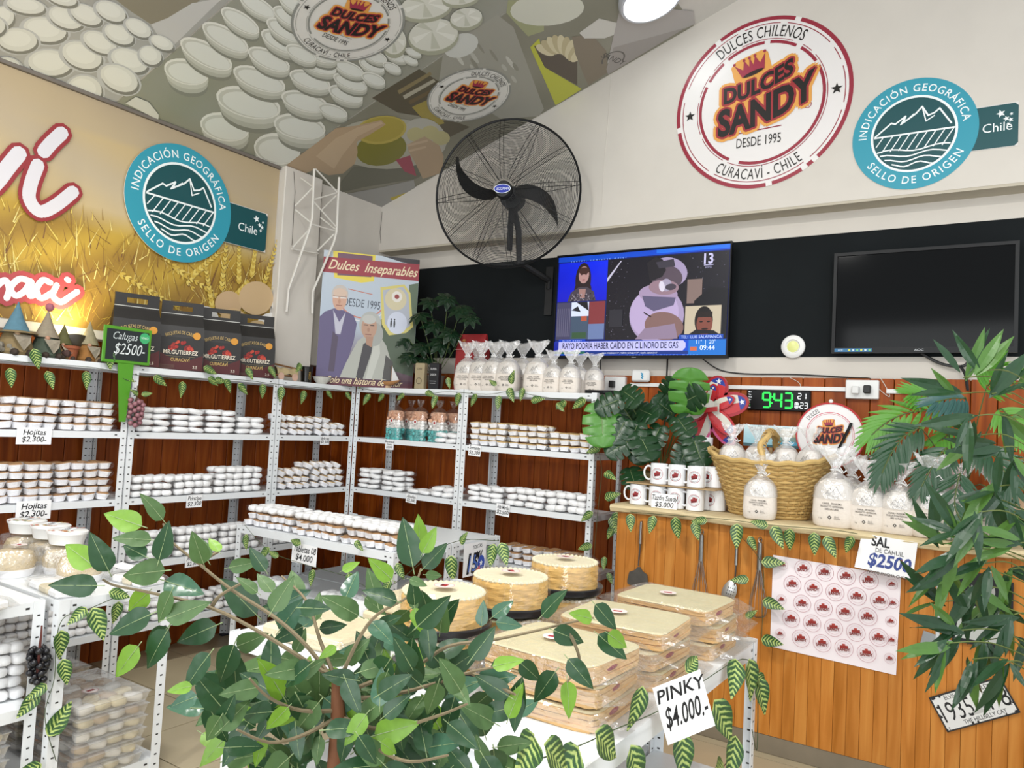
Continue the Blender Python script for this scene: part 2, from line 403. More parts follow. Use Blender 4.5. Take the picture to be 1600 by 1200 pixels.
def board_mesh(lx, ly, rail=.035):
    b = MB(); t = .0025
    b.box((0, 0, -.003), (lx, ly, 0))
    b.box((0, 0, -rail), (lx, t, -.003)); b.box((0, ly-t, -rail), (lx, ly, -.003)); b.box((0, 0, -rail), (t, ly, -.003)); b.box((lx-t, 0, -rail), (lx, ly, -.003))
    b.mat(1); e = .0006
    for q in (.055, lx-.055):
        for yy in (-e, ly+e): b.add([(q-.007, yy, -rail*.58), (q+.007, yy, -rail*.58), (q+.007, yy, -rail*.4), (q-.007, yy, -rail*.4)], [(0, 1, 2, 3)])
    for q in (.055, ly-.055):
        for xx in (-e, lx+e): b.add([(xx, q-.007, -rail*.58), (xx, q+.007, -rail*.58), (xx, q+.007, -rail*.4), (xx, q-.007, -rail*.4)], [(0, 1, 2, 3)])
    return b.mesh('shelf_board', [m_steel, m_hole])
PM = {}
def rack(name, label, cat, x0, x1, y0, y1, zs, h=None, rail=.035, w=.035, rz=0, group=None):
    "rectangular rack on four slotted posts; zs are the heights of its boards"
    h = h or max(zs)+.004
    t = thing(name, label, cat, (x0, y0, 0), rz, group)
    lx, ly = x1-x0, y1-y0
    for sx, sy, px, py in ((1, 1, 0, 0), (-1, 1, lx, 0), (1, -1, 0, ly), (-1, -1, lx, ly)):
        k = (round(h, 3), w, sx, sy)
        if k not in PM: PM[k] = post_mesh(h, w, sx, sy)
        obj('post', PM[k], t, (px, py, 0))
    bm = board_mesh(lx-.007, ly-.007, rail)
    for z in zs: obj('shelf_board', bm, t, (.0035, .0035, z))
    return t
ZS = (1.755, 1.385, 1.012, .645, .29)
grp = 'white slotted-angle wall racks'
RA = rack('shelf_rack', 'white slotted-steel rack against left wall, under the gnome figurines, cut off by frame edge', 'rack', XR, XF, 1.38, 2.392, ZS, group=grp)
RB = rack('shelf_rack', 'white slotted-steel rack on left wall, below the charcoal bags', 'rack', XR, XF, 2.402, 3.412, ZS, group=grp)
RC = rack('shelf_rack', 'white slotted-steel rack on left wall, next to the room corner', 'rack', XR, XF, 3.420, 4.135, ZS, group=grp)
RD = rack('shelf_rack', 'white slotted-steel rack on back wall holding the pastel meringue bags', 'rack', XF+.004, -3.107, YF, YR, ZS, group=grp)
RE = rack('shelf_rack', 'white slotted-steel rack on back wall beside the monstera, salt bags on top', 'rack', -3.10, -2.10, YF, YR, ZS, group=grp)
TZ = .80
tg = 'white slotted-steel display tables'
T1 = rack('display_table', 'white steel display table at the left frame edge behind black grapes', 'table', -3.95, -2.985, .98, 1.478, (TZ, .42, .10), rail=.043, w=.04, group=tg)
T2 = rack('display_table', 'white steel display table with clear trays of sweets on its bottom shelf', 'table', -3.95, -2.93, 1.50, 1.955, (TZ, .10), rail=.043, w=.04, group=tg)
TZ3 = .85
T3 = rack('display_table', 'white steel table in the rear corner piled with white pastry trays', 'table', -3.87, -2.62, 2.98, 3.46, (TZ3, .5), rail=.04, w=.04, group=tg)
T4 = rack('display_table', 'bare-topped white steel table with the 15 sign hanging from its side', 'table', -3.87, -2.62, 3.47, 3.95, (TZ3, .5), rail=.04, w=.04, group=tg)
T6 = rack('display_table', 'white steel centre table carrying the round layered cakes', 'table', -2.18, -1.165, 1.68, 2.93, (TZ, .3), rail=.05, w=.04, group=tg)
T5 = rack('display_table', 'white steel table with the Pinky price card, stacked with flat puff pastry slabs', 'table', -1.155, -.77, 1.32, 2.914, (TZ, .3), rail=.055, w=.04, group=tg)
# counter
ct = thing('counter', 'honey pine board counter with a pale rough slab on top', 'counter', (0, 0, 0))
CX0, CX1, CY = -1.83, .9, 3.93
MB().box((CX0+.02, CY+.016, 0), (CX1, YP-.025, 1.085)).build('body', mat('counter_core', '5a3010', .8), ct)
bw = .0575; bm_ = MB().rbox((.0007, 0, .09), (bw-.0004, .016, 1.088), .0012).mesh('front_board', m_front)
n = int((CX1-CX0)/bw)
for i in range(n): obj('front_board', bm_, ct, (CX0+i*bw, CY+rnd.uniform(0, .0012), 0))
MB().rbox((CX0, CY+.004, 0), (CX1, CY+.02, .09), .003).build('kick_board', mat('stone_skirting', '7d7260', .6, noise=.2, nscale=8), ct)
def slab(u, v):
    x = CX0-.025+(CX1-CX0+.1)*u; wv = .012*math.sin(x*3.1)+.006*math.sin(x*11)+.003*math.sin(x*37)
    a = [(CY-.05+wv, 1.128), (CY-.055+wv, 1.115), (CY-.045+wv, 1.095), (CY-.02, 1.088), (YP-.026, 1.088), (YP-.026, 1.132), (CY+.02, 1.132), (CY-.03+wv, 1.132), (CY-.05+wv, 1.128)]
    p = a[int(round(v*8))]; return (x, p[0], p[1]+(.003*math.sin(x*7) if v not in (.5,) else 0)*(1 if p[0] < CY else 0))
MB().grid(slab, 60, 8).build('counter_top', mat('pale_rough_slab', 'cdbb93', .7, noise=.3, nscale=14, bump=.5, stretch=(1, 6, 6)), ct, smooth=True)
rebase(ct, (CX0, CY, 0))
# ================================================================ wrapped pastry packs
m_paper = mat('white_paper_cup', 'f7f7fb', .7)
m_bisc = mat('golden_biscuit', 'c9a871', .7, noise=.25, nscale=60)
m_bisc2 = mat('brown_biscuit', 'a9825a', .7, noise=.25, nscale=60)
m_icing = mat('white_icing', 'fafafb', .55, noise=.05, nscale=30)
m_film = film('clear_wrap', t=.9, rough=.16, bump=1.0, nscale=35)
m_film2 = film('clear_wrap_hazy', t=.72, rough=.2, bump=1.0, nscale=28, haze=.35)
def cup_mesh(w, d, h, top, seed):
    b = MB(); n = 14; r = random.Random(seed)
    def ring(k, z, pl):
        out = []
        for i in range(n):
            q = 2*PI*i/n; e = 1+(pl if i % 2 else -pl)
            cx, cy = math.cos(q), math.sin(q); p = .55
            out.append((w/2*k*e*math.copysign(abs(cx)**p, cx), d/2*k*e*math.copysign(abs(cy)**p, cy), z))
        return out
    rings = [ring(.74, .001, 0), ring(.86, h*.5, .02), ring(1, h*.92, .035)]
    fs = [list(range(n))[::-1]]+[(j*n+i, j*n+(i+1) % n, (j+1)*n+(i+1) % n, (j+1)*n+i) for j in range(2) for i in range(n)]
    b.add([p for q in rings for p in q], fs)
    b.mat(1); t2 = [ring(.95, h*.9, 0), ring(.9, h*(1.02 if top != 'over' else 1.06), 0), ring(.5, h*(1.1 if top != 'over' else 1.12), 0)]
    if top == 'over': t2[0] = ring(1.06, h*.93, 0); t2[1] = ring(1.02, h*1.08, 0)
    fs = [(j*n+i, j*n+(i+1) % n, (j+1)*n+(i+1) % n, (j+1)*n+i) for j in range(2) for i in range(n)]+[[2*n+i for i in range(n)]]
    b.add([p for q in t2 for p in q], fs)
    return b
def lump_mesh(w, d, h):
    b = MB(); n, m = 12, 6; vs = []
    for j in range(m+1):
        a = PI*j/m; rr = max(1e-3, math.sin(a)**.6); z = h/2*(1-math.copysign(abs(math.cos(a))**.7, math.cos(a)))
        for i in range(n):
            q = 2*PI*i/n; cx, cy = math.cos(q), math.sin(q)
            vs.append((w/2*rr*math.copysign(abs(cx)**.6, cx), d/2*rr*math.copysign(abs(cy)**.6, cy), z))
    b.add(vs, [(j*n+i, j*n+(i+1) % n, (j+1)*n+(i+1) % n, (j+1)*n+i) for j in range(m) for i in range(n)]+[list(range(n))[::-1], [m*n+i for i in range(n)]])
    return b
KIND = {  # mesh, width, depth, height, part name, tilt
 'cup': (cup_mesh(.064, .07, .034, 'in', 1).mesh('paper_cup', [m_paper, m_bisc2]), .064, .072, .037, 'paper_cup', 0),
 'tan': (cup_mesh(.066, .07, .032, 'over', 2).mesh('paper_cup', [m_paper, m_bisc]), .068, .074, .036, 'paper_cup', 0),
 'tilt': (cup_mesh(.072, .07, .034, 'in', 3).mesh('paper_cup', [m_paper, m_bisc]), .066, .072, .040, 'paper_cup', .32),
 'flat': (lump_mesh(.098, .075, .033).mesh('wrapped_cake', m_icing, 2), .098, .078, .033, 'wrapped_cake', 0),
 'dome': (lump_mesh(.062, .066, .037).mesh('iced_cake', m_icing, 2), .061, .068, .037, 'iced_cake', 0),
 'small': (lump_mesh(.054, .06, .038).mesh('iced_cake', m_icing, 2), .054, .062, .038, 'iced_cake', 0),
}
def wrap_mesh(L, D, Hh, flap=.014, seed=0):
    r = random.Random(seed); b = MB(); n = 12; xs = [-L/2-flap, -L/2-.004, -L/2+.012, -L/4, 0, L/4, L/2-.012, L/2+.004, L/2+flap]; vs = []
    for i, x in enumerate(xs):
        e = i in (0, 8); g = 1.0 if 2 <= i <= 6 else .93
        for k in range(n):
            q = 2*PI*(k+.5)/n; cx, cz = math.cos(q), math.sin(q)
            y = D/2*g*math.copysign(abs(cx)**.35, cx)*(1+r.uniform(-.02, .02)); z = Hh/2*g*math.copysign(abs(cz)**.35, cz)*(1+r.uniform(-.05, .05))
            if e: z *= .12; y *= .9
            vs.append((x, y, z+Hh/2))
    b.add(vs, [(j*n+i, j*n+(i+1) % n, (j+1)*n+(i+1) % n, (j+1)*n+i) for j in range(8) for i in range(n)])
    return b.mesh('plastic_wrap', m_film)
PROTO = {}; NP = 0
def pack(kind, n, rows, loc, rz, label, group, name='pastry_pack'):
    global NP; NP += 1
    me, w, d, h, pn, tilt = KIND[kind]; var = NP % 3
    k = (kind, n, rows, var); r = random.Random(NP)
    if k not in PROTO:
        t = thing(name, label, 'pastry pack', loc, rz, group)
        for j in range(rows):
            for i in range(n):
                obj(pn, me, t, ((i-(n-1)/2)*w+r.uniform(-.006, .006), (j-(rows-1)/2)*d+r.uniform(-.007, .007), .002+abs(tilt)*.012),
                    (r.uniform(-.12, .12), tilt+r.uniform(-.14, .14), r.uniform(-.2, .2)))
        obj('plastic_wrap', wrap_mesh(n*w+.006, rows*d+.004, h*1.06, seed=var), t)
        PROTO[k] = t; return t
    return dup(PROTO[k], None, loc, (r.uniform(-.012, .012), r.uniform(-.015, .015), rz+r.uniform(-.035, .035)), label, group)
def stack(side, kind, z, a0, a1, cols, layers, label, group, n=None, rows=2, inset=.012, extra=()):
    "columns of packs along one shelf; side 'L' = left racks (a = y), 'B' = back racks (a = x); layers: list per column"
    me, w, d, h, pn, tilt = KIND[kind]; L = (a1-a0)/cols; n = n or max(2, int((L+.004)/w)); kx = (L-.02)/(n*w)
    for c in range(cols):
        lay = layers[c] if isinstance(layers, (list, tuple)) else layers
        for l in range(lay):
            a = a0+L*(c+.5)+rnd.uniform(-.006, .006); o = rnd.uniform(-.004, .008); zz = z+l*h*1.1+.0015
            lb = '%s pack of %s pile, %s' % ('only' if lay == 1 else 'top' if l == lay-1 else ('bottom', 'second', 'third', 'fourth')[l], {1: ('the single',), 2: ('left', 'right'), 3: ('left', 'middle', 'right'), 4: ('far left', 'centre left', 'centre right', 'far right')}[cols][c], label)
            if side == 'L': q = pack(kind, n, rows, (XF-inset-rows*d/2-o, a, zz), PI/2, lb, group)
            else: q = pack(kind, n, rows, (a, YF+inset+rows*d/2+o, zz), 0, lb, group)
            q.scale = (kx, 1, rnd.uniform(.9, 1.08))
Z1, Z2, Z3, Z4, Z5 = [z+.001 for z in ZS]
def sh(lab): return lab, lab[:1].lower()+lab[1:]+' group'
def S(side, kind, z, a0, a1, cols, layers, label, group, **k): stack(side, kind, z, a0, a1, cols, layers, label, group, **k)
S('L', 'cup', Z2, 1.45, 2.345, 3, 4, 'white paper-cup pastries above the upper Hojitas tag', 'packs on the upper Hojitas shelf')
S('L', 'cup', Z3, 1.45, 2.345, 3, [4, 5, 5], 'paper-cup pastries above the lower Hojitas tag', 'packs on the lower Hojitas shelf')
S('L', 'dome', Z4, 2.08, 2.345, 1, 2, 'white cakes low behind the left tables', 'low packs behind left tables')
S('L', 'flat', Z2, 2.455, 3.36, 4, [4, 4, 4, 3], 'flat white cakes right of the pink grapes', 'flat packs right of the pink grapes')
S('L', 'dome', Z3, 2.455, 2.99, 2, 3, 'round iced cakes left of the Principe tag', 'round iced packs left of the tag')
S('L', 'dome', Z3, 3.0, 3.36, 1, 4, 'round iced cakes right above the Principe tag', 'round iced packs above the tag')
S('L', 'small', Z4, 2.455, 3.36, 3, 4, 'small white cakes on fourth shelf behind ficus leaves', 'small cake packs on the fourth shelf')
S('L', 'tilt', Z2, 3.47, 4.09, 2, 2, 'slanted cups on upper shelf by room corner', 'slanted cup packs on upper corner shelf')
pack('tilt', 4, 2, (XF-.09, 3.78, Z2+2*.045), PI/2, 'top pack of slanted paper-cup pastries lying on the upper corner shelf pile', 'packs on top of the upper corner pile')
pack('tilt', 2, 2, (XF-.09, 3.53, Z2+2*.045), PI/2, 'short two-cup pack lying on the upper corner shelf pile beside the post', 'packs on top of the upper corner pile')
S('L', 'tilt', Z3, 3.47, 4.09, 2, 3, 'tan slanted cups on third shelf by room corner', 'slanted cup packs on lower corner shelf')
pack('tilt', 5, 2, (XF-.09, 3.88, Z3+3*.045), PI/2, 'single tan-topped pack crowning the pile on the third corner shelf', 'packs on top of the lower corner pile')
S('L', 'small', Z4, 3.47, 4.09, 2, 2, 'small cakes on fourth corner shelf behind table', 'small packs behind the rear table')
S('L', 'small', Z5, 1.45, 2.345, 3, 4, 'small cakes on lowest shelf behind black grapes', 'packs on the lowest left shelf')
S('L', 'dome', Z5, 2.455, 3.36, 3, 3, 'white cakes on lowest shelf behind ficus', 'packs on the lowest shelf behind the ficus')
S('B', 'flat', Z2, -3.36, -3.15, 1, 2, 'flat cakes beside the pastel meringue bags', 'flat packs beside meringue bags')
S('B', 'flat', Z3, -4.06, -3.62, 2, 4, 'flat cakes by the corner post, four high', 'four-high flat packs by the corner post')
S('B', 'flat', Z3, -3.6, -3.15, 2, [1, 2], 'flat cakes low above a tag on back rack', 'low flat packs on the back rack')
S('B', 'tan', Z2, -3.06, -2.14, 3, [4, 4, 3], 'tan-lidded cup biscuits under the salt bags', 'tan biscuit packs under the salt bags', n=4)
S('B', 'flat', Z3, -3.06, -2.76, 1, 3, 'flat white cakes beside the double rack post', 'white packs next to the post')
S('B', 'dome', Z3, -2.74, -2.14, 2, 3, 'white cakes on third shelf beside the monstera', 'white packs beside the monstera')
S('B', 'cup', Z4, -2.75, -2.14, 2, 3, 'paper-cup pastries low behind the round cakes', 'packs on low shelf behind cakes')
S('B', 'small', Z4, -4.06, -3.15, 3, 2, 'small cakes low behind the bare table', 'packs behind the bare table')
# rear table: three layers of long trays along its front
for l in range(3):
    for c in range(3):
        pack('cup' if l < 2 else 'dome', 6, 3, (-3.66+c*.405+rnd.uniform(-.006, .006)+(.03 if l == 1 else 0), 3.115+rnd.uniform(-.006, .006), TZ3+.002+l*.042), rnd.uniform(-.02, .02),
             '%s long tray of white pastries, %s pile on the rear corner table' % (('bottom', 'middle', 'top')[l], ('left', 'centre', 'right')[c]), 'long pastry trays on the rear table')
for c in range(2):
    pack('small', 6, 2, (-3.6+c*.5, 3.15, .502), 0, '%s small-cake pack on lower board of the rear table' % ('left', 'right')[c], 'packs under the rear table')
for l in range(5):
    for c in range(2):
        pack('small', 6, 2, (-3.15, 1.10+c*.22, .422+l*.042), PI/2, '%s small-cake pack, %s pile under the frame-edge table top' % (('bottom', 'second', 'third', 'fourth', 'top')[l], ('outer', 'inner')[c]), 'packs under the left edge table')
# ================================================================ logos, seals, banner, ceiling prints
def mixc(a, b, t):
    f = lambda c: [int(c[i:i+2], 16)/255 for i in (0, 2, 4)] if isinstance(c, str) else c
    a, b = f(a), f(b); return tuple(x+(y-x)*t for x, y in zip(a, b))
def wordmark(p, x, y, k, rot=.27, fine=True):
    "crown over two slanted lines of heavy lettering with a red and an orange edge; k = half width"
    cs, sn = math.cos(rot), math.sin(rot); T = lambda a, b: (x+(a*cs-b*sn)*k, y+(a*sn+b*cs)*k)
    ln = [('DULCES', -.02, .16, .34, .88), ('SANDY', -.04, -.56, .58, .98)]
    arch = lambda u: (.10*k*(u*u-.35), 1)
    def both(d, c, n):
        for q in range(n):
            a = 2*PI*q/n
            for t, a0, b0, h, sx in ln:
                X, Y = T(a0, b0)
                p.text(t, X+d*k*math.cos(a), Y+d*k*math.sin(a), h*k, c, rot=rot, sx=sx*(1.05 if t == 'DULCES' else .82), shear=.25, bold=.04, arch=arch)
    if fine:
        p.poly([T(*q) for q in ((-.45, .5), (.42, .5), (.42, .98), (.3, 1.08), (-.3, 1.08), (-.45, .98))], 'e0a04e')
        both(.115, 'e0a04e', 12)
        both(.05, '9c2f35', 8)
    else:
        p.poly([T(*q) for q in ((-1, -.6), (1, -.6), (1.05, .55), (.4, .62), (.4, 1), (-.4, 1), (-.4, .62), (-1.05, .5))], 'b4443c')
    for t, a0, b0, h, sx in ln:
        p.text(t, *T(a0, b0), h*k, '1a1512', rot=rot, sx=sx*(1.05 if t == 'DULCES' else .82), shear=.25, bold=.04, arch=arch)
    c = '9c2f45'
    p.poly([T(*q) for q in ((-.26, .62), (.26, .62), (.36, .98), (.2, .8), (.13, 1.02), (.05, .82), (0, 1.04), (-.05, .82), (-.13, 1.02), (-.2, .8), (-.36, .98))], c)
    if fine:
        for a in (-.36, -.13, 0, .13, .36): p.disc(*T(a, 1.02), .035*k, c, n=10)
        p.disc(*T(0, .63), .24*k, '2a1512', b=.05*k, rot=rot, n=20)
def logo(p, x, y, R, rot=0, fine=True, red='93283a', base='e3dfdd', rim=True):
    "round stamp logo"
    p.disc(x, y, R, base, n=64 if fine else 28)
    if rim:
        p.ring(x, y, R*.955, R, red, gaps=6 if fine else 0, n=90 if fine else 28, seed=3)
    if fine:
        p.ring(x, y, R*.915, R*.925, red, gaps=9, n=70, seed=5); p.ring(x, y, R*.685, R*.72, red, gaps=7, n=70, seed=8); p.ring(x, y, R*.735, R*.743, red, gaps=8, n=70, seed=2)
    else:
        p.ring(x, y, R*.70, R*.735, red if rim else '8a8a8a', n=28)
    p.arc('DULCES CHILENOS', x, y, R*.83, R*.13, '17130f', mid=PI/2+.02+rot, sx=.62, bold=.0, sp=.04)
    p.arc('CURACAVÍ - CHILE', x, y, R*.83, R*.12, '17130f', mid=-PI/2+rot, inside=True, sx=.62, sp=.05)
    if fine:
        for a in (PI+.02, .0): p.star(x+R*.83*math.cos(a+rot), y+R*.83*math.sin(a+rot), R*.065, '17130f', rot)
        cs, sn = math.cos(rot), math.sin(rot); q = lambda a, b: (x+a*cs-b*sn, y+a*sn+b*cs)
        p.line([q(-R*.3, -R*.33), q(R*.25, -R*.31)], R*.012, red)
        p.text('DESDE 1995', *q(0, -R*.5), R*.11, '17130f', sx=.62, rot=rot)
        p.ring(*q(R*.53, -R*.12), R*.035, R*.043, red, n=20); p.text('R', *q(R*.53, -R*.14), R*.04, red, rot=rot)
    wordmark(p, x, y+R*.06, R*.5, rot+.27 if fine else rot+.2, fine)
def seal(p, x, y, R, tab, rot=0):
    "teal certification seal with mountain drawing and side tab"
    wht = 'e9efef'; dk = '0d4a4f'
    p.poly([(x+R*a, y+R*b) for a, b in ((.6, .28), (tab-.05, .28), (tab, .23), (tab, -.40), (tab-.05, -.45), (.6, -.45))], dk)
    p.text('Chile', x+R*(1.0+tab)/2*.985, y-R*.17, R*.15, wht, sx=.95)
    for a, b, s_ in ((.02, .13, .07), (.10, .03, .05), (.16, .0, .045), (.17, .1, .03), (.13, -.07, .035)): p.star(x+R*(tab-.27+a), y+R*b, R*s_, wht, .3)
    p.disc(x, y, R, '2f93a8', n=72); p.disc(x, y, R*.69, wht, n=56); p.disc(x, y, R*.65, dk, n=56)
    p.arc('INDICACIÓN GEOGRÁFICA', x, y, R*.83, R*.13, wht, mid=PI/2+.05, sx=.92, bold=.008, sp=.10)
    p.arc('SELLO DE ORIGEN', x, y, R*.83, R*.13, wht, mid=-PI/2+.06, inside=True, sx=.92, bold=.008, sp=.12)
    k = R*.65; L = lambda pts, w_=.028: p.line([(x+a*k, y+b*k) for a, b in pts], R*w_, wht)
    L([(-.95, .05), (-.55, .38), (-.45, .34), (-.2, .52), (-.25, .35), (.05, .55), (.2, .72), (.35, .45), (.5, .5), (.62, .6), (.9, .15)])
    L([(-.2, .52), (-.32, .3), (-.22, .36), (0, .55)], .02); L([(.2, .72), (.3, .3), (.5, .42)], .02)
    L([(-.96, .02), (.98, .02)], .03)
    for i in range(9): L([(-.72+i*.21, 0), (-.98+i*.21, -.42)] if i else [(-.75, 0), (-.92, -.25)], .018)
    wave = lambda b, s_: L([(math.sqrt(max(0, .96-b*b))*(t/10*2-1), b+.05*math.sin(t*.9+s_)) for t in range(11)], .024)
    wave(-.42, 0); wave(-.56, 1); wave(-.7, 1.5); wave(-.84, 2)
    return p
def round_board(c, R, n, r, th=.006, pts=64):
    "disc plate with centre c, facing n"
    b = MB(); n = V(n); r = V(r); u = n.cross(r) if False else V((0, 0, 1)); c = V(c)
    ring = [(math.cos(2*PI*i/pts), math.sin(2*PI*i/pts)) for i in range(pts)]
    b.prism(ring, lambda q: c+r*q[0]*R+u*q[1]*R, lambda q: c+r*q[0]*R+u*q[1]*R+n*th); return b
m_vinyl = attr_mat('printed_vinyl', .42, coat=.1)
m_board = mat('sign_board', 'd9d6d2', .5)
# --- round logo on the upper back wall
lc = V((-1.305, YU, 3.56)); t = thing('logo_sign', 'large round red-ringed DULCES SANDY logo on upper back wall', 'sign', lc)
round_board((0, 0, 0), .525, (0, -1, 0), (1, 0, 0), .004).build('backing_disc', m_board, t)
p = Pr((0, -.004, 0), lift=.0003); logo(p, 0, 0, .525); p.build('print', t.children[0], m_vinyl)
# --- seal on the upper back wall
c = V((-.472, YU, 3.23)); t = thing('certification_seal', 'round teal seal with Chile tab on upper back wall, right of the logo', 'sign', c)
round_board((0, 0, 0), .305, (0, -1, 0), (1, 0, 0), .004).build('backing_disc', m_board, t)
MB().box((.15, -.004, -.14), (.475, 0, .09)).build('tab_board', m_board, t)
p = Pr((0, -.0045, 0), lift=.0003); seal(p, 0, 0, .305, 1.56); p.build('print', t, m_vinyl)
# --- banner on the left wall
bz0, bz1 = 1.95, 3.245; by0, by1 = .9, cy0-.01
bn = thing('wheat_banner', 'long vinyl banner with golden wheat, eggs and red-edged white lettering on left wall', 'banner', (0, 0, 0))
MB().box((XU, by0, bz0), (XU+.004, by1, bz1)).build('vinyl_sheet', mat('vinyl_white', 'cfc7b8', .5), bn)
p = Pr((XU+.0045, by0, bz0), (0, 1, 0), (0, 0, 1), lift=.0003)
def wheat(u, v):
    n = math.sin(u*23+3*math.sin(v*9))*.5+.5; h = .56-.10*u+.03*math.sin(u*9)
    sky = mixc('b8a88c', 'a9977c', max(0, v-.6)*2); cl = .5+.5*math.sin(u*11+v*17)
    sky = mixc(sky, 'c9ad72', .45*cl*(1 if v < .85 else .3))
    gold = mixc('b6963a', '8a6a2e', n*.8); gold = mixc(gold, '6d4c30', max(0, .3-v)*1.6)
    t_ = min(1, max(0, (v-h+.05)/.10)); return mixc(gold, sky, t_)
W_, H_ = by1-by0, bz1-bz0
p.field(wheat, 0, 0, W_, H_, 60, 30)
r = random.Random(3); p.up()
for i in range(900):                                  # straw and stalks of the printed field
    x_ = r.uniform(0, W_); y_ = r.uniform(0, H_*.5); a = PI/2+r.gauss(0, .5); l = r.uniform(.05, .22)
    if y_+l > H_*.55: continue
    if i % 300 == 0: p.up()
    q = (x_+l*math.cos(a), y_+l*math.sin(a)); d = V((math.cos(a+PI/2), math.sin(a+PI/2)))*r.uniform(.0015, .004)
    p.raw([(x_-d.x, y_-d.y), (x_+d.x, y_+d.y), q], [(0, 1, 2)], r.choice(['d8c064', 'c7a94a', 'e6d58a', '8a6a34', 'a5853a', '775432']))
def ear(x0, y0, x1, y1, n=11, w=.017):
    a = V((x0, y0)); b = V((x1, y1)); d = (b-a).normalized(); s_ = V((-d.y, d.x)); ang = math.atan2(d.y, d.x)
    p.line([a-d*.12, b], .004, '9c7f30')
    for i in range(n):
        q = a+(b-a)*i/(n-1); f = 1-.35*i/n
        for sg in (-1, 1):
            z = q+s_*sg*w*.55*f; p.disc(z.x, z.y, w*1.15*f, 'd6be62' if i % 2 else 'c3a548', b=w*.5*f, rot=ang+sg*.5, n=10)
        if i % 3 == 0: p.line([q, q+d*.12+s_*r.uniform(-.05, .05)], .0018, 'e2d28a')
for e in [(225, 360, 300, 450), (190, 430, 275, 480), (275, 420, 350, 470), (300, 430, 340, 395), (345, 450, 352, 385), (372, 440, 372, 385), (392, 430, 398, 385), (412, 440, 432, 378), (330, 480, 320, 420), (360, 470, 385, 440)]:
    a, b = p.px(e[0], e[1]), p.px(e[2], e[3]); ear(*a, *b)
p.up(3)
for X, Y, R, c in [(318, 500, 22, 'd9d8d4'), (440, 475, 18, 'd5d3cf'), (355, 475, 21, 'bfa27c'), (398, 466, 27, 'c4a880'), (362, 502, 21, 'c9ab7f'), (422, 512, 24, 'dcdad6'), (400, 520, 20, 'cfb58a')]:
    p.pe(X, Y, R, R*.97, 0, c, 28)
def ribbon(pts, w, cin, cout, edge):
    q = [p.px(*a) for a in pts]; q = smooth_line([(a[0], a[1], 0) for a in q], 6); q = [(v.x, v.y) for v in q]
    p.line(q, w+2*edge, cout, round_=True); p.up(); p.line(q, w, cin, round_=True); p.up()
ribbon([(-60, 180), (-45, 240), (-22, 290), (-8, 285), (10, 262), (28, 240)], .075, 'd2cfd4', '8f2e33', .02)
ribbon([(95, 208), (78, 224), (66, 238)], .068, 'd2cfd4', '8f2e33', .02)
ribbon([(57, 258), (46, 288), (44, 312), (60, 331), (84, 322), (112, 300)], .066, 'd2cfd4', '8f2e33', .02)
for s_ in ([(-30, 470), (-12, 452), (5, 438), (12, 452), (8, 466)], [(45, 440), (28, 436), (14, 450), (22, 462), (36, 455), (46, 440), (44, 462), (56, 458)], [(76, 442), (64, 438), (54, 454), (62, 466), (78, 458)], [(86, 446), (80, 462), (92, 472), (106, 464), (118, 456)], [(102, 437), (104, 438)]):
    q = [p.px(*a) for a in s_]; q = smooth_line([(a[0], a[1], 0) for a in q], 5); p.line([(v.x, v.y) for v in q], .085, 'a5454a', round_=True)
p.up(2)
for s_ in ([(-30, 470), (-12, 452), (5, 438), (12, 452), (8, 466)], [(45, 440), (28, 436), (14, 450), (22, 462), (36, 455), (46, 440), (44, 462), (56, 458)], [(76, 442), (64, 438), (54, 454), (62, 466), (78, 458)], [(86, 446), (80, 462), (92, 472), (106, 464), (118, 456)], [(102, 437), (104, 438)]):
    q = [p.px(*a) for a in s_]; q = smooth_line([(a[0], a[1], 0) for a in q], 5); p.line([(v.x, v.y) for v in q], .032, 'e8e8ea', round_=True)
p.build('print', bn.children[0], m_vinyl)
tr = MB().box((XU, by0, bz1+.002), (XU+.02, by1, bz1+.022)).build('top_batten', mat('grey_batten', '6f675f', .6), bn); rebase(bn, (XU, by0, bz0))
# --- seal on the banner
c = V((XU+.02, 2.755, 2.798)); t = thing('certification_seal', 'round teal seal with Chile tab mounted on the wheat banner', 'sign', c)
bd = round_board((0, 0, 0), .362, (1, 0, 0), (0, 1, 0), .004); bd.build('backing_disc', m_board, t)
MB().box((0, .18, -.165), (.004, .655, .105)).build('tab_board', m_board, t)
p = Pr((.0045, 0, 0), (0, 1, 0), (0, 0, 1), lift=.0003); seal(p, 0, 0, .362, 1.81); p.build('print', t, m_vinyl)
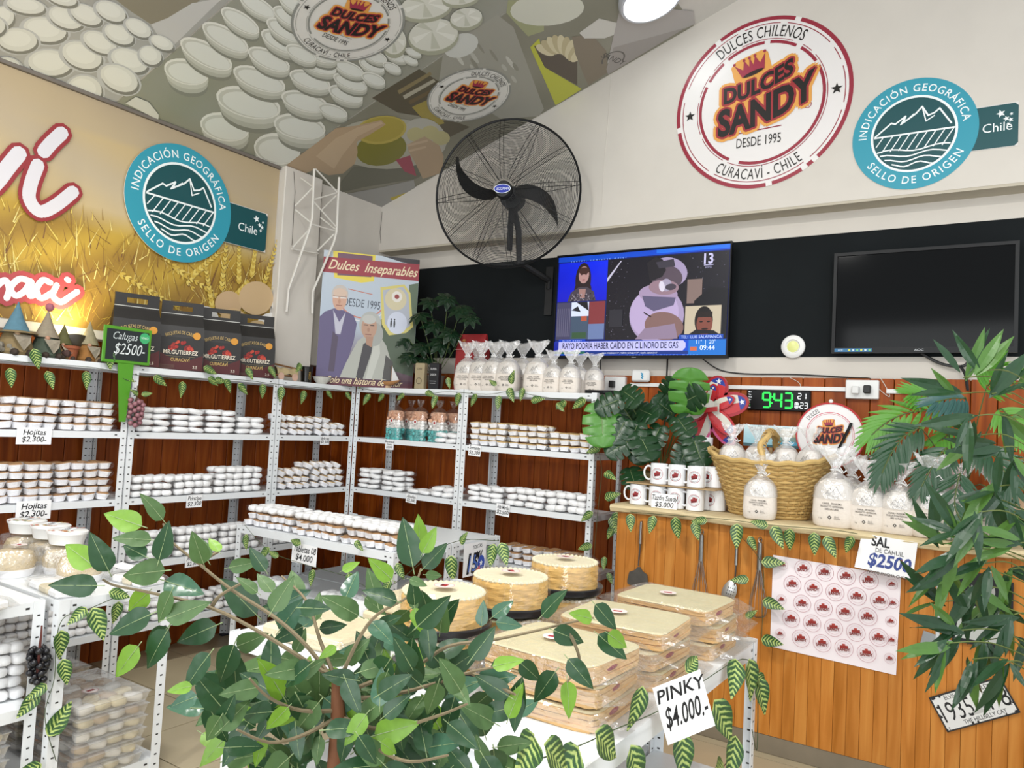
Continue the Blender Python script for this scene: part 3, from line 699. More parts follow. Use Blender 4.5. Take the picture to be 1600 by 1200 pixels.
# --- ceiling sheets
cn = V((1, 0, KR)).normalized()
def sheet(y0, y1, x0, x1, name, draw, base='9a9a8c'):
    b = MB(); dn = V((KR, 0, -1)).normalized()
    q = [V((x0, y0+.004, roof(x0))), V((x1, y0+.004, roof(x1))), V((x1, y1-.004, roof(x1))), V((x0, y1-.004, roof(x0)))]
    b.add(q+[v+dn*.004 for v in q], [(0, 1, 2, 3), (7, 6, 5, 4), (0, 4, 5, 1), (1, 5, 6, 2), (2, 6, 7, 3), (3, 7, 4, 0)])
    o = b.build(name, mat('sheet_edge', 'b5b4ac', .5), ce)
    p = Pr(q[0]+dn*.0045, (0, 1, 0), cn, lift=.0003); p.w = y1-y0-.008; p.h = (q[1]-q[0]).length
    draw(p); p.build('print', o, m_vinyl); return o
def shell(p, X, Y, a, b, rot, deep=.85):
    a *= 1.08; b *= 1.12
    "pale oval pastry shell with rim and side"
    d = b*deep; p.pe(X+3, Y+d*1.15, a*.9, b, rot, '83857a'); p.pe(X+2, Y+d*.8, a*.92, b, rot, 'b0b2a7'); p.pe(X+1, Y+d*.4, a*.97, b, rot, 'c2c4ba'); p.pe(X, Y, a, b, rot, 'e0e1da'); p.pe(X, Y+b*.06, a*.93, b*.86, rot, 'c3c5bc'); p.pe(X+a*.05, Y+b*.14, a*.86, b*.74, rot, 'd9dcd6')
def draw1(p):
    p.field(lambda u, v: mixc('a9aaa8', '8f8d84', v*.8+.1*math.sin(u*30)*math.sin(v*25)), 0, 0, p.w, p.h, 20, 30)
    p.pp([(150, -30), (350, -30), (300, 10), (262, 28), (236, 38), (205, 18), (175, -5)], '8b8574'); p.up()
    p.pp([(236, 38), (262, 28), (300, 5), (350, -4), (340, 4), (262, 80)], 'c2c2c0'); p.up(2)
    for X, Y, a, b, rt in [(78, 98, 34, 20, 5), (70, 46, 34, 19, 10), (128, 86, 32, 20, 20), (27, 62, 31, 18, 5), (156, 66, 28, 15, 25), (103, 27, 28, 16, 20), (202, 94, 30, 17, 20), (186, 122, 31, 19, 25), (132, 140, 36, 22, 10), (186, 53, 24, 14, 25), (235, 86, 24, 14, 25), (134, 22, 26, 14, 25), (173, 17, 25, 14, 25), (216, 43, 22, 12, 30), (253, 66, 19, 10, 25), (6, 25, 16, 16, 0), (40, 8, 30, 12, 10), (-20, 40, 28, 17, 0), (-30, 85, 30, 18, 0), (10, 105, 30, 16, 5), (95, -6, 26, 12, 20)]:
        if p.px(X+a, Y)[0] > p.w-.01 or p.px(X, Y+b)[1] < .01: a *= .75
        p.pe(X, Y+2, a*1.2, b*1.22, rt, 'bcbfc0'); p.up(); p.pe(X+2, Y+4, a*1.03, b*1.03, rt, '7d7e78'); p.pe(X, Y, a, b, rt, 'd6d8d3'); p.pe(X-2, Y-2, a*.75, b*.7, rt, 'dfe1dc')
def clipok(p, X, Y, a):
    x0, y0 = p.px(X-a, Y); x1, y1 = p.px(X+a, Y); return x0 > 0 and x1 > 0 and x0 < p.w and x1 < p.w and min(y0, y1) > -.01
def draw2(p):
    p.field(lambda u, v: mixc('8f9182', '9a9a92', v+.2*math.sin(u*20)), 0, 0, p.w, p.h, 20, 30); p.up()
    for X, Y, a, b, rt in [(283, 118, 55, 25, 15), (343, 204, 60, 28, 12), (388, 160, 48, 21, 15), (322, 84, 42, 16, 28), (352, 58, 38, 14, 30), (375, 32, 32, 12, 32), (405, 123, 40, 15, 20), (420, 92, 33, 13, 25), (402, 8, 30, 11, 30), (433, 232, 34, 22, 8), (468, 197, 38, 18, 10), (476, 158, 35, 14, 15), (484, 124, 31, 12, 18), (496, 100, 29, 11, 20), (540, 146, 26, 11, 18), (547, 127, 26, 10, 20), (545, 106, 23, 9, 22), (498, 82, 28, 11, 22), (440, 64, 33, 13, 26), (446, 46, 31, 12, 28), (453, 26, 28, 11, 30), (460, 6, 27, 10, 30), (580, 101, 20, 8, 22), (584, 86, 20, 8, 22), (583, 122, 18, 8, 20), (618, 86, 17, 7, 22), (612, 104, 14, 6, 22), (520, 172, 22, 9, 18), (470, 82, 24, 10, 24), (640, 92, 12, 5, 20), (500, 62, 22, 9, 25), (645, 80, 12, 5, 20)]:
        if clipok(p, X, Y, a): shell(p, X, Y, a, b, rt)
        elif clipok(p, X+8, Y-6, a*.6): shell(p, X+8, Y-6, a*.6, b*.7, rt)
    p.up(4)
    p.pp([(212, 150), (232, 158), (248, 178), (247, 186), (196, 160)], 'cfd1ca'); p.up()
    for X, Y, a, b in [(677, 53, 40, 28), (665, 8, 42, 22), (615, 62, 20, 24), (728, 26, 26, 17), (612, 10, 15, 12), (720, -8, 30, 15)]:
        p.pe(X, Y+4, a, b, -8, 'a5a794'); p.pe(X, Y, a*.96, b*.9, -8, 'd3d4ca')
        for i in range(5):
            an = i*1.25; p.pp([(X+a*.85*math.cos(an+j), Y+b*.8*math.sin(an+j)) for j in (0, .45)]+[(X+a*.1*math.cos(an+1), Y-b*.2)], 'c0c2b4' if i % 2 else 'e0e1d9')
    p.up(3)
    logo(p, *p.px(545, 35), .31, rot=.2, red='8d8f8a', base='d8d7d2')
def draw3(p):
    p.field(lambda u, v: mixc('7c7b6c', '8f8d80', .5+.4*math.sin(u*9+v*5)*math.sin(v*13)), 0, 0, p.w, p.h, 16, 30); p.up()
    c2 = lambda *q: [(400+a*.2833, b*.2833) for a, b in q]; c3 = lambda *q: [(800+a*.2833, b*.2833) for a, b in q]
    p.pp(c2((640, 540), (900, 380), (1010, 450), (1010, 640), (1180, 700), (1060, 760), (900, 640), (780, 620)), '5b5546')
    for i in range(7):
        p.pp(c2((780+i*30, 500+i*28), (960+i*20, 395+i*40), (970+i*20, 410+i*40), (790+i*30, 520+i*28)), ['867a5a', 'a9a594', '6b5d45'][i % 3])
    p.up(); p.pp(c2((860, 590), (960, 545), (1040, 680), (960, 700)), '9b8d4a')
    p.pp(c2((1035, 275), (1330, 80), (1420, 150), (1588, 600), (1560, 640), (1350, 655), (1010, 440)), '9d9c92')
    r2 = random.Random(5)
    for i in range(26):
        X, Y = r2.uniform(1080, 1450), r2.uniform(240, 600)
        if Y < 640-(X-1000)*.9+200: p.pe(400+X*.2833, Y*.2833, r2.uniform(4, 12), r2.uniform(2, 4), 55, r2.choice(['b4b4ab', '8d8c80', 'bfbfb6']))
    p.up(); p.pe(400+1130*.2833, 250*.2833, 28, 18, -20, 'c9cbc6')
    p.pp(c2((1390, 0), (1588, 0), (1588, 170), (1500, 200), (1380, 70)), '9da07c'); p.pe(855, 14, 58, 26, -4, 'cbccbf')
    p.pp(c3((180, 370), (385, 490), (240, 580), (100, 260), (150, 210)), 'b9bc46'); p.pp(c3((120, 250), (360, 330), (360, 470), (180, 370)), '5a5148')
    p.up()
    for i in range(9): p.pe(852+i*6.5, 78-9*math.sin(i*.5), 16, 7, 25+i*14, 'b9ae8b' if i % 2 else 'cfc6a6')
    p.up(2); p.pp(c3((330, 200), (440, 190), (520, 280), (525, 400), (420, 470), (390, 400), (350, 300)), '83796a')
    p.pp(c3((370, 180), (480, 100), (600, 130), (590, 180), (510, 210), (400, 210)), 'c9c8c2'); p.pp(c3((525, 350), (600, 20), (1000, 60), (1010, 130)), 'aaa6a4'); p.pp(c3((520, 380), (560, 260), (960, 150), (530, 410)), '9a9592')
    p.up(); p.ring(*p.px(958, 92), .07, .08, '5f5b58', a0=.5, a1=4.5); p.text('SANDY', *p.px(955, 95), .045, '4c4846', rot=.3)
    p.pp(c2((470, 1000), (540, 920), (1000, 860), (1040, 900), (880, 985), (600, 1030), (470, 1060)), '6d6d60')
    p.pp(c2((460, 1075), (700, 1030), (870, 990), (880, 1040), (720, 1150), (690, 1155)), '9d9d9b'); p.pp(c2((740, 1090), (860, 1050), (870, 1070), (750, 1105)), 'b9a93c')
    p.pe(400+720*.2833, 790*.2833, 88, 40, 0, 'aaa99c'); p.pe(400+930*.2833, 760*.2833, 36, 30, 30, 'b0afa6')
    for X, Y in ((880, 740), (960, 730), (1020, 760)): p.pe(400+X*.2833, Y*.2833, 14, 11, 0, 'b6b083')
    p.up(); p.pe(400+690*.2833, 820*.2833, 40, 26, -10, '7d7a34'); p.pe(400+690*.2833, 715*.2833, 40, 22, -8, 'b5a656'); p.pe(400+690*.2833, 712*.2833, 36, 19, -8, 'a89a4a')
    p.pp(c2((770, 880), (850, 855), (885, 970), (820, 945)), 'a04a5c')
    p.up(); p.pp(c2((140, 928), (330, 790), (440, 705), (560, 690), (690, 660), (715, 685), (620, 745), (555, 780), (560, 840), (545, 900), (480, 955), (400, 965), (325, 930), (240, 972)), 'b39c80')
    p.pp(c2((330, 860), (440, 760), (560, 700), (690, 668), (700, 680), (560, 750), (480, 850), (430, 930)), 'c0aa8e')
    p.pp(c2((835, 795), (930, 750), (1010, 800), (1035, 860), (1025, 950), (920, 985), (880, 900), (840, 830)), 'b09a80')
    for q in ((840, 800, 940, 775), (850, 830, 930, 810)): p.pl(c2(q[:2], q[2:]), .03, 'c0aa90')
    p.up(4); logo(p, *p.px(733, 150), .285, rot=.2, red='8d8f8a', base='d8d7d2')
XS = -1.74
sheet(1.10, 2.31, XU+.002, XS, 'printed_sheet', draw1); sheet(2.31, 3.49, XU+.002, XS, 'printed_sheet', draw2); sheet(3.49, YU-.004, XU+.002, XS, 'printed_sheet', draw3)
# ================================================================ televisions, fan, poster, clock, wiring
m_blk = mat('black_plastic', '0e0f11', .4, spec=.25); m_blk2 = mat('matt_black_plastic', '17181a', .6); m_wht = mat('white_plastic', 'e2e2e0', .4)
m_screen = attr_mat('lit_screen', .25, emit=.55)
def tv(label, x0, x1, z0, z1, yf, bez, chin, name='television'):
    t = thing(name, label, 'television', ((x0+x1)/2, yf, (z0+z1)/2)); w, h = (x1-x0)/2, (z1-z0)/2
    b = MB(); b.box((-w, 0, -h), (-w+bez, .03, h)); b.box((w-bez, 0, -h), (w, .03, h)); b.box((-w+bez, 0, h-bez), (w-bez, .03, h)); b.box((-w+bez, 0, -h), (w-bez, .03, -h+chin))
    b.box((-w+.01, .03, -h+.01), (w-.01, .055, h-.01)); b.build('bezel', m_blk, t)
    MB().box((-.15, .055, -.12), (.15, YL-yf-.003, .12)).build('wall_bracket', m_blk2, t)
    return t, w, h
# lit set with the news programme
t, w, h = tv('wall television showing a news programme with a gas cylinder', -2.685, -1.452, 2.012, 2.736, 4.58, .008, .02)
p = Pr((0, .012, 0), lift=.0003); sw, sh_ = w-.008, h-.014
MB().box((-w+.008, .013, -h+.02), (w-.008, .02, h-.008)).build('panel', m_blk, t)
Q = lambda a, b: (-sw+2*sw*a, sh_*1-2*sh_*b)          # 0..1 picture coordinates, y down
def rc(a0, b0, a1, b1, c): p.poly([Q(a0, b1), Q(a1, b1), Q(a1, b0), Q(a0, b0)], c)
rc(0, 0, 1, 1, '0b1a5c'); rc(.0, .0, 1, .05, '0c3fb0'); rc(.6, 0, 1, .035, '1a5fc8')
p.text('juntos, comienza mejor', *Q(.26, .055), .012, '7aa0e8', sx=1.2, sp=.5)
p.field(lambda u, v: mixc('0810a8', '0a2ad8', v*.6+.2*u), Q(.005, .45)[0], Q(0, .45)[1], Q(.315, 0)[0], Q(0, .06)[1], 4, 4)
def el(a, b, ra, rb, c, rot=0): p.disc(*Q(a, b), ra*2*sw, c, b=rb*2*sh_, rot=rot, n=26)
el(.165, .24, .05, .17, '241a1e'); el(.165, .34, .055, .1, '241a1e')
p.poly([Q(.07, .45), Q(.09, .36), (Q(.14, .31)), Q(.19, .31), Q(.235, .36), Q(.25, .45)], '3c3640'); p.poly([Q(.14, .33), Q(.185, .33), Q(.18, .42), Q(.15, .42)], '8b6a66')
el(.168, .19, .033, .085, '9b7876'); el(.168, .15, .034, .035, '3a2624')
for dx in (-.014, .014): el(.168+dx, .185, .006, .006, '2a1c20')
el(.168, .24, .011, .006, '7a3f48')
r = random.Random(4)
for i in range(40): el(r.uniform(.085, .24), r.uniform(.38, .445), .004, .006, r.choice(['6b6672', '1e1c24', '8a8590']))
rc(0.005, .46, .315, .83, '2a2c48'); rc(.005, .46, .1, .83, '3b3a55'); rc(.1, .46, .21, .6, 'b9c0d8'); p.poly([Q(.13, .46), Q(.2, .46), Q(.21, .55)], '15161e'); p.poly([Q(.1, .54), Q(.14, .5), Q(.16, .56)], '1c1d28')
rc(.1, .6, .21, .83, '39485c'); rc(.165, .6, .2, .65, '9a4a38'); rc(.212, .46, .31, .68, '6e2f34'); rc(.212, .68, .31, .83, '5a6a92'); rc(.11, .76, .2, .82, '2f4a34')
for i in range(7): rc(.012+i*.013, .52, .016+i*.013, .8, '5d5c74')
rc(.318, .06, .995, .84, '14131c')
for i in range(260):
    X, Y = r.uniform(.32, .98), r.uniform(.08, .83)
    if (.45 < X < .78) and Y < .8: continue
    if X > .76 and Y > .52: continue
    el(X, Y, .0025, .003, r.choice(['3d3a4a', '5a5868', '2a2834', '747080']))
p.poly([Q(.318, .28), Q(.318, .24), Q(.395, .08), Q(.402, .08)], 'a9a5b8'); rc(.34, .55, .42, .72, '24242c'); rc(.78, .3, .86, .52, '6d5c58'); p.poly([Q(.82, .5), Q(.9, .38), Q(.995, .4), Q(.995, .84), (Q(.82, .84))], '0d0d14')
el(.615, .62, .155, .26, '8d7f9e', -.25); el(.6, .6, .14, .235, '9c8cae', -.25); el(.66, .72, .11, .13, '6e5452', -.2); p.poly([Q(.50, .84), Q(.74, .84), Q(.72, .7), Q(.55, .74)], '7a6a80')
el(.62, .42, .11, .09, '8b7a96', -.1); el(.675, .22, .105, .135, '8a7e9c', -.3); el(.66, .26, .095, .11, '4a3f4a', -.3); el(.65, .36, .085, .07, '7d6672', -.1)
p.poly([Q(.55, .12), Q(.6, .07), Q(.64, .1), Q(.66, .2), Q(.64, .26), Q(.57, .3)], '1c1a20'); p.poly([Q(.6, .12), Q(.7, .1), Q(.71, .17), Q(.62, .18)], '33303a')
el(.665, .34, .03, .06, '8a8298', .3); el(.64, .35, .016, .05, 'b8b2c2', .2); el(.69, .36, .03, .03, '3a3440'); p.poly([Q(.53, .43), Q(.72, .46), Q(.71, .53), Q(.6, .58), Q(.55, .53)], '4f4a64'); p.line([Q(.545, .59), Q(.585, .63)], .008, '20161c')
rc(.775, .545, .965, .80, 'a59a86'); el(.875, .68, .048, .13, '120d0e'); el(.88, .71, .042, .105, '6b3a30'); rc(.838, .6, .92, .65, '1c1210'); p.poly([Q(.8, .8), Q(.835, .76), Q(.93, .77), Q(.955, .8)], '14131a')
for dx in (-.018, .02): el(.88+dx, .69, .009, .007, '1a0e0c')
el(.882, .755, .018, .008, '24120f')
rc(.745, .805, .98, .845, '1a3f98'); p.text('TEL·  LUIS SALAMANCA', *Q(.865, .838), .018, 'a8b8e0', sx=.95)
rc(.03, .83, .2, .87, '1238a8'); p.text('EN VIVO  PUNRAY', *Q(.115, .86), .014, 'a8b8e0', sx=.9)
rc(.005, .85, .995, 1, '0d3fae'); rc(.8, .85, .995, .99, '1560b0'); rc(.005, .95, .2, .975, '1d5a4a'); rc(.2, .95, .8, .98, '0e2a70')
p.text('VILLA O\'HIGGINS 2°/19° |  PUERTO NATALES 9°/17° |  PUNTA ARENAS 2°/12°', *Q(.47, .975), .010, 'c0c8e0', sx=.8); p.text('juntos   comienza mejor', *Q(.66, .995), .012, '7aa0e8', sx=1.2, sp=.6)
p.poly([Q(.03, .855), Q(.77, .855), Q(.785, .88), Q(.785, .92), Q(.77, .948), Q(.03, .948)], 'a7a6d6'); p.poly([Q(.0, .855), Q(.03, .855), Q(.03, .948), Q(0, .948)], '10208a')
p.text('RAYO PODRÍA HABER CAÍDO EN CILINDRO DE GAS', *Q(.40, .925), .041, '14153c', sx=.60, bold=.012)
p.text('11°  |  20°', *Q(.89, .888), .024, 'b8cce8', sx=.9); p.text('09:44', *Q(.9, .945), .03, 'c8d4ee', sx=1); rc(.81, .915, .845, .95, 'b05a3a')
p.text('13', *Q(.885, .165), .062, 'a9a6c6', sx=.85, bold=.03); rc(.865, .175, .915, .182, 'a9a6c6'); p.text('VIVO', *Q(.89, .21), .014, '8a88a8')
p.build('picture', [c for c in t.children if c.name.startswith('panel')][0], m_screen)
b = Pr((0, -.0006, -h+.009)); b.text('Hisense', 0, -.004, .007, 'c0c4c8'); b.build('maker_mark', t)
# dark set
t, w, h = tv('switched-off black wall television above the palm leaves', -.868, .02, 2.045, 2.620, 4.62, .018, .03)
MB().box((-w+.018, .008, -h+.03), (w-.018, .02, h-.018)).build('panel', mat('dark_glass', '040506', .08, spec=.12), t)
p = Pr((0, -.0006, 0)); p.text('AOC', 0, -h+.01, .011, 'b9bcbf', sx=1.3, bold=.01); p.rect(-w+.115, -h+.016, .195, .019, '2f6f9c'); p.text('AOC', -w+.05, -h+.012, .009, 'dfe6ea')
for i in range(6): p.disc(-w+.095+i*.021, -h+.016, .006, ['d8d24a', 'c9d8e0', '7ac06a'][i % 3], n=10)
p.build('sticker', t)
# --- wall fan
FC = at(792, 302, y=4.17); n_ = (EYE-FC); n_ = V((n_.x, n_.y, 0)).normalized(); ax = V((.32, -.95, -.04)).normalized()
fx = V((0, 0, 1)).cross(ax).normalized()*1; fu = ax.cross(fx); 
FR = .50
fan = thing('mounted_fan', 'large black wall fan with round wire cage beside the lit television', 'fan', FC)
AX = M((fx, fu, ax)).transposed()
def G(x, y, z): return AX @ V((x, y, z))
b = MB(); circ = lambda R, z, n=64: [G(R*math.cos(2*PI*i/n), R*math.sin(2*PI*i/n), z) for i in range(n)]
b.tube(circ(FR, 0), .008, 6, closed=True); b.build('rim', m_blk, fan, True)
def wires(sg, nm):
    b = MB(); prof = lambda R: sg*(.085*(1-(R/FR)**2.6)+.012)
    R = .075
    while R < FR-.004: b.tube(circ(R, prof(R), 48), .0013, 3, closed=True); R += .0098
    for i in range(12 if sg > 0 else 6):
        a = 2*PI*i/(12 if sg > 0 else 6)+.1
        for d in ((-.045, .045) if sg > 0 else (0,)): b.tube([G(rr*math.cos(a+d*FR/max(rr, .12)*.6), rr*math.sin(a+d*FR/max(rr, .12)*.6), prof(rr)) for rr in (.075, .15, .25, .36, .46, FR)], .0022, 3)
    o = b.build(nm, m_blk, fan); o['kind'] = 'stuff'; return o
wires(1, 'front_grille'); wires(-1, 'rear_grille')
for k in range(2):
    a0 = PI+k*PI
    def bl(u, v):
        rr = .06+.385*u; wd = (.04+.06*math.sin(PI*min(1, u*.85+.1)))*(1-.8*max(0, u-.7)/.3); a = a0+.10-.72*u**1.6+(v-.5)*wd/max(rr, .1)
        return G(rr*math.cos(a), rr*math.sin(a), .02*(v-.5)*2+.004)
    MB().grid(bl, 14, 4).build('blade', mat('fan_blade', '0e0f11', .3), fan, True)
MB().lathe([(.001, .115), (.05, .11), (.06, .095), (.06, .06), (.03, .05), (.03, -.1), (.075, -.1), (.08, -.2), (.05, -.24), (.001, -.25)], 20, axis=AX).build('motor', m_blk2, fan, True)
p = Pr(G(0, 0, .118), fx, fu, lift=.0005); p.disc(0, 0, .058, 'd8dce4', b=.031); p.disc(0, 0, .053, '1b2f9c', b=.027); p.text('ECOMAX', .003, -.009, .018, 'dfe4f0', sx=.8, shear=.2); p.build('badge', fan)
b = MB(); b.box((-.014, -.01, -.36), (.014, .02, .0)); b.build('pull_arm', m_blk2, fan, loc=G(0, 0, -.13))
b = MB(); b.tube([G(.0, -.06, -.2), G(.03, -.2, -.24), G(.04, -.42, -.25), V((.06, YL-FC.y-.03, -.5)), V((.06, YL-FC.y-.015, -.56))], .022, 8); b.box((.03, YL-FC.y-.02, -.75), (.09, YL-FC.y-.002, -.4)); b.build('wall_arm', m_blk2, fan, True)
# --- ceiling lamp in view
lp = at(1015, -12, z=4.13); lp.z = roof(lp.x)
cl = thing('round_lamp', 'bright round white ceiling lamp at top edge', 'lamp', lp); tl = M.Rotation(-math.atan(KR), 3, 'Y')
dnm = M(((1, 0, 0), (0, 1, 0), (0, 0, 1))); 
MB().lathe([(.19, -.005), (.195, -.03), (.185, -.05), (.17, -.052), (.165, -.04), (.165, -.005)], 40, axis=tl).build('trim_ring', mat('lamp_trim', 'b9bcc4', .35), cl, True)
MB().lathe([(.16, -.006), (.162, -.045), (.12, -.055), (.001, -.058)], 40, axis=tl).build('diffuser', mat('lamp_glow', 'f8ffff', .5, emit=9), cl, True)
# --- poster board standing on the corner shelf
pa, pb = V((-4.235, 3.85, 1.757)), V((-3.765, 4.375, 1.757)); pr_ = (pb-pa); PW = pr_.length; pr_.normalize(); pn = pr_.cross(V((0, 0, 1))); PH = .985
po = thing('poster_board', 'tall Dulces Inseparables poster of an elderly couple in the corner', 'poster', pa)
b = MB(); b.add([V((0, 0, 0)), pr_*PW, pr_*PW+V((0, 0, PH)), V((0, 0, PH)), -pn*.012, pr_*PW-pn*.012, pr_*PW+V((0, 0, PH))-pn*.012, V((0, 0, PH))-pn*.012], [(0, 1, 2, 3), (7, 6, 5, 4), (0, 4, 5, 1), (1, 5, 6, 2), (2, 6, 7, 3), (3, 7, 4, 0)])
b.build('board', m_board, po)
p = Pr(pn*.0005, pr_, (0, 0, 1), lift=.0003); Q = lambda a, b: (a*PW, (1-b)*PH)
def pg(pts, c): p.poly([Q(*q) for q in pts], c)
def el(a, b, ra, rb, c, rot=0): p.disc(*Q(a, b), ra*PW, c, b=rb*PH, rot=rot, n=30)
p.field(lambda u, v: mixc(mixc('4a2b34', 'aab6c4', min(1, v*2.2)), 'c3cbd2', max(0, v-.5)*1.2), 0, 0, PW, PH, 8, 20)
pg([(.6, 0), (1, 0), (1, .05), (.8, .03)], '2c2a2e'); pg([(.09, -.0), (.53, 0), (.53, .2), (.4, .22), (.12, .2)], 'd9c64a'); pg([(.14, .01), (.5, .01), (.5, .17), (.15, .18)], '6d4a5c')
pg([(.6, .5), (.75, .42), (.999, .2), (.999, .9), (.7, .85), (.6, .7)], '4d5a48'); pg([(.9, .2), (.999, .18), (.999, .42), (.92, .4)], '5a6a55')
p.ring(*Q(.42, .3), .25*PW, .265*PW, 'c07a6a', a0=PI*1.05, a1=PI*1.95); p.ring(*Q(.42, .3), .285*PW, .295*PW, 'd8d4d4', a0=PI*1.05, a1=PI*1.95); p.line([Q(.27, .275), Q(.52, .30)], .006, 'b8705f')
p.text('DESDE 1995', *Q(.42, .405), .058, '3c4250', sx=.62, rot=-.04)
pg([(.0, .05), (1, .035), (1, .165), (0, .165)], '93303c'); p.text('Dulces  Inseparables', *Q(.51, .135), .068, 'e3d3b0', sx=.80, shear=.35, bold=.012); 
pg([(.6, .24), (.85, .2), (.92, .26), (.97, .52), (.9, .57), (.72, .6), (.64, .52)], 'c9bd6e'); pg([(.63, .26), (.84, .22), (.9, .27), (.94, .51), (.88, .55), (.74, .575), (.67, .51)], 'a9adb8'); el(.77, .32, .115, .085, 'c6bc9c'); el(.78, .30, .055, .042, 'd9d4cc'); el(.78, .3, .025, .018, '8d3a38'); el(.8, .5, .105, .085, 'c3c8d8')
for a in (.735, .77): el(a, .51, .009, .03, '1a1a1e'); el(a, .475, .007, .007, '1a1a1e')
# the man, standing behind; the woman, seated in front
pg([(.0, .98), (.0, .5), (.05, .46), (.14, .43), (.24, .44), (.34, .47), (.38, .53), (.36, .66), (.3, .84), (.25, .98)], '5b5276'); pg([(.13, .44), (.2, .53), (.26, .45), (.22, .62), (.17, .62)], 'b5b4c2'); pg([(.12, .9), (.14, .6), (.2, .64), (.18, .9)], '4c4055')
el(.19, .32, .085, .07, 'b9b2ac'); el(.19, .36, .072, .082, 'c49a84'); el(.19, .31, .07, .035, 'c9b09e')
p.line([Q(.125, .345), Q(.17, .347)], .012, 'd8ccc6'); p.line([Q(.2, .347), Q(.25, .345)], .012, 'd8ccc6'); p.line([Q(.12, .338), Q(.255, .338)], .004, '6b5a52'); el(.188, .375, .014, .018, 'b3866f'); p.line([Q(.16, .405), Q(.215, .405)], .006, '8a5248')
pg([(.22, .98), (.3, .82), (.4, .66), (.5, .6), (.62, .6), (.7, .68), (.76, .8), (.76, .98)], 'a6a79f'); pg([(.4, .96), (.46, .68), (.56, .63), (.55, .74), (.47, .96)], '3f3c40'); pg([(.5, .96), (.57, .68), (.62, .62), (.64, .74), (.56, .96)], 'b9bab2'); pg([(.7, .75), (.78, .8), (.78, .95), (.68, .93)], '4c4a48')
el(.52, .53, .115, .1, 'a8aaa6'); el(.57, .6, .09, .09, '9b9d98'); el(.51, .55, .08, .09, 'b08d78'); el(.505, .49, .07, .035, 'b5b5b0'); pg([(.48, .62), (.56, .62), (.55, .7), (.49, .68)], 'a5806c')
for a in (.475, .54): p.line([Q(a-.018, .535), Q(a+.018, .535)], .007, '4c3a34')
el(.505, .57, .014, .016, 'a07a66'); p.line([Q(.475, .605), Q(.535, .605)], .006, '7d4a44')
p.field(lambda u, v: mixc('5d2430', '4a3040', v), 0, 0, PW, PH*.06, 4, 2)
p.text('Solo una historia de amor', *Q(.49, .985), .05, 'dcc9a2', sx=.72, shear=.35, bold=.008)
p.build('print', po.children[0], m_vinyl)
# --- LED wall clock
k0, k1 = at(1164, 610, y=4.655), at(1272, 645, y=4.655); cw, chh = .184, .062
ck = thing('digital_clock', 'black digital wall clock showing 9:43 in green', 'clock', ((k0.x+k1.x)/2, 4.66, (k0.z+k1.z)/2+.004))
MB().rbox((-cw, -.03, -chh), (cw, -.002, chh), .006).build('case', m_blk, ck)
p = Pr((0, -.0306, 0), lift=.0002)
def seg(x, y, w_, h_, s_, c, t_):
    e = {'a': ((0, h_), (w_, h_)), 'b': ((w_, h_), (w_, h_/2)), 'c': ((w_, h_/2), (w_, 0)), 'd': ((0, 0), (w_, 0)), 'e': ((0, 0), (0, h_/2)), 'f': ((0, h_/2), (0, h_)), 'g': ((0, h_/2), (w_, h_/2))}
    for k in s_:
        a, b2 = V(e[k][0]), V(e[k][1]); d = (b2-a).normalized()*t_*.55; p.line([(x+a.x+d.x, y+a.y+d.y), (x+b2.x-d.x, y+b2.y-d.y)], t_, c)
D7 = {'9': 'abcdfg', '4': 'bcfg', '3': 'abcdg', '2': 'abdeg', '1': 'bc', '0': 'abcdef'}
for x_, ch in ((-.085, '9'), (-.02, '4'), (.04, '3')): seg(x_, -.042, .042, .086, D7[ch], '1fe04a', .011)
for z_ in (-.016, .02): p.rect(-.032, z_, .007, .009, '1fe04a')
for x_, y_, ch in ((.115, .012, '2'), (.142, .012, '1'), (.09, -.042, '1'), (.1, -.042, '0'), (.128, -.042, '2'), (.152, -.042, '3')): seg(x_, y_, .017, .032, D7[ch], 'd8dde0', .004)
for i, d_ in enumerate(('Mon', 'Tue', 'Wed', 'Thu', 'Fri', 'Sat', 'Sun')): p.text(d_, -cw+.012, .044-i*.0155, .008, '2fc050' if d_ == 'Sat' else 'c9ccd0', al='l', sx=.9, bold=.01)
p.build('display', ck.children[0], attr_mat('led_display', .4, emit=.9))
# --- small wall things
def cable(nm, label, pts, r=.004, c='0f0f10', grp=None):
    return tag(MB().tube(smooth_line(pts, 7), r, 6).build(nm, mat('cable_'+c, c, .5), None, True), label, 'cable', grp)
Wp = lambda X, Y, d=.0: at(X, Y, y=YP-.02-.006-d)
cable('power_cable', 'thin black cable hanging from left end of lit television to the socket', [at(938, 561, y=4.62), Wp(940, 590), Wp(948, 612), Wp(962, 600)])
cable('power_cable', 'thick black cable dropping from the television behind the monstera leaves', [at(1043, 561, y=4.62), Wp(1042, 585), Wp(1040, 640), Wp(1036, 680)], .006)
cable('power_cable', 'black cable sagging from right end of lit television along the pine top', [at(1098, 561, y=4.62), at(1125, 578, y=4.69), at(1165, 584, y=4.69), at(1240, 585, y=4.69), at(1330, 590, y=4.69), at(1360, 592, y=4.67), Wp(1356, 603)])
cable('power_cable', 'thick black cable looping under the switched-off television', [at(1440, 552, y=4.68), at(1470, 568, y=4.67), at(1505, 572, y=4.66), at(1520, 554, y=4.66)], .008)
cable('power_cable', 'black cable running from under dark television down into palm leaves', [at(1500, 572, y=4.655), at(1508, 585, y=4.645), at(1512, 610, y=4.64)], .008)
cable('white_cable', 'thin white looped wire beside the double socket', [Wp(1374, 588), Wp(1385, 606), Wp(1390, 620), Wp(1378, 612), Wp(1366, 600)], .002, 'cfc9bd')
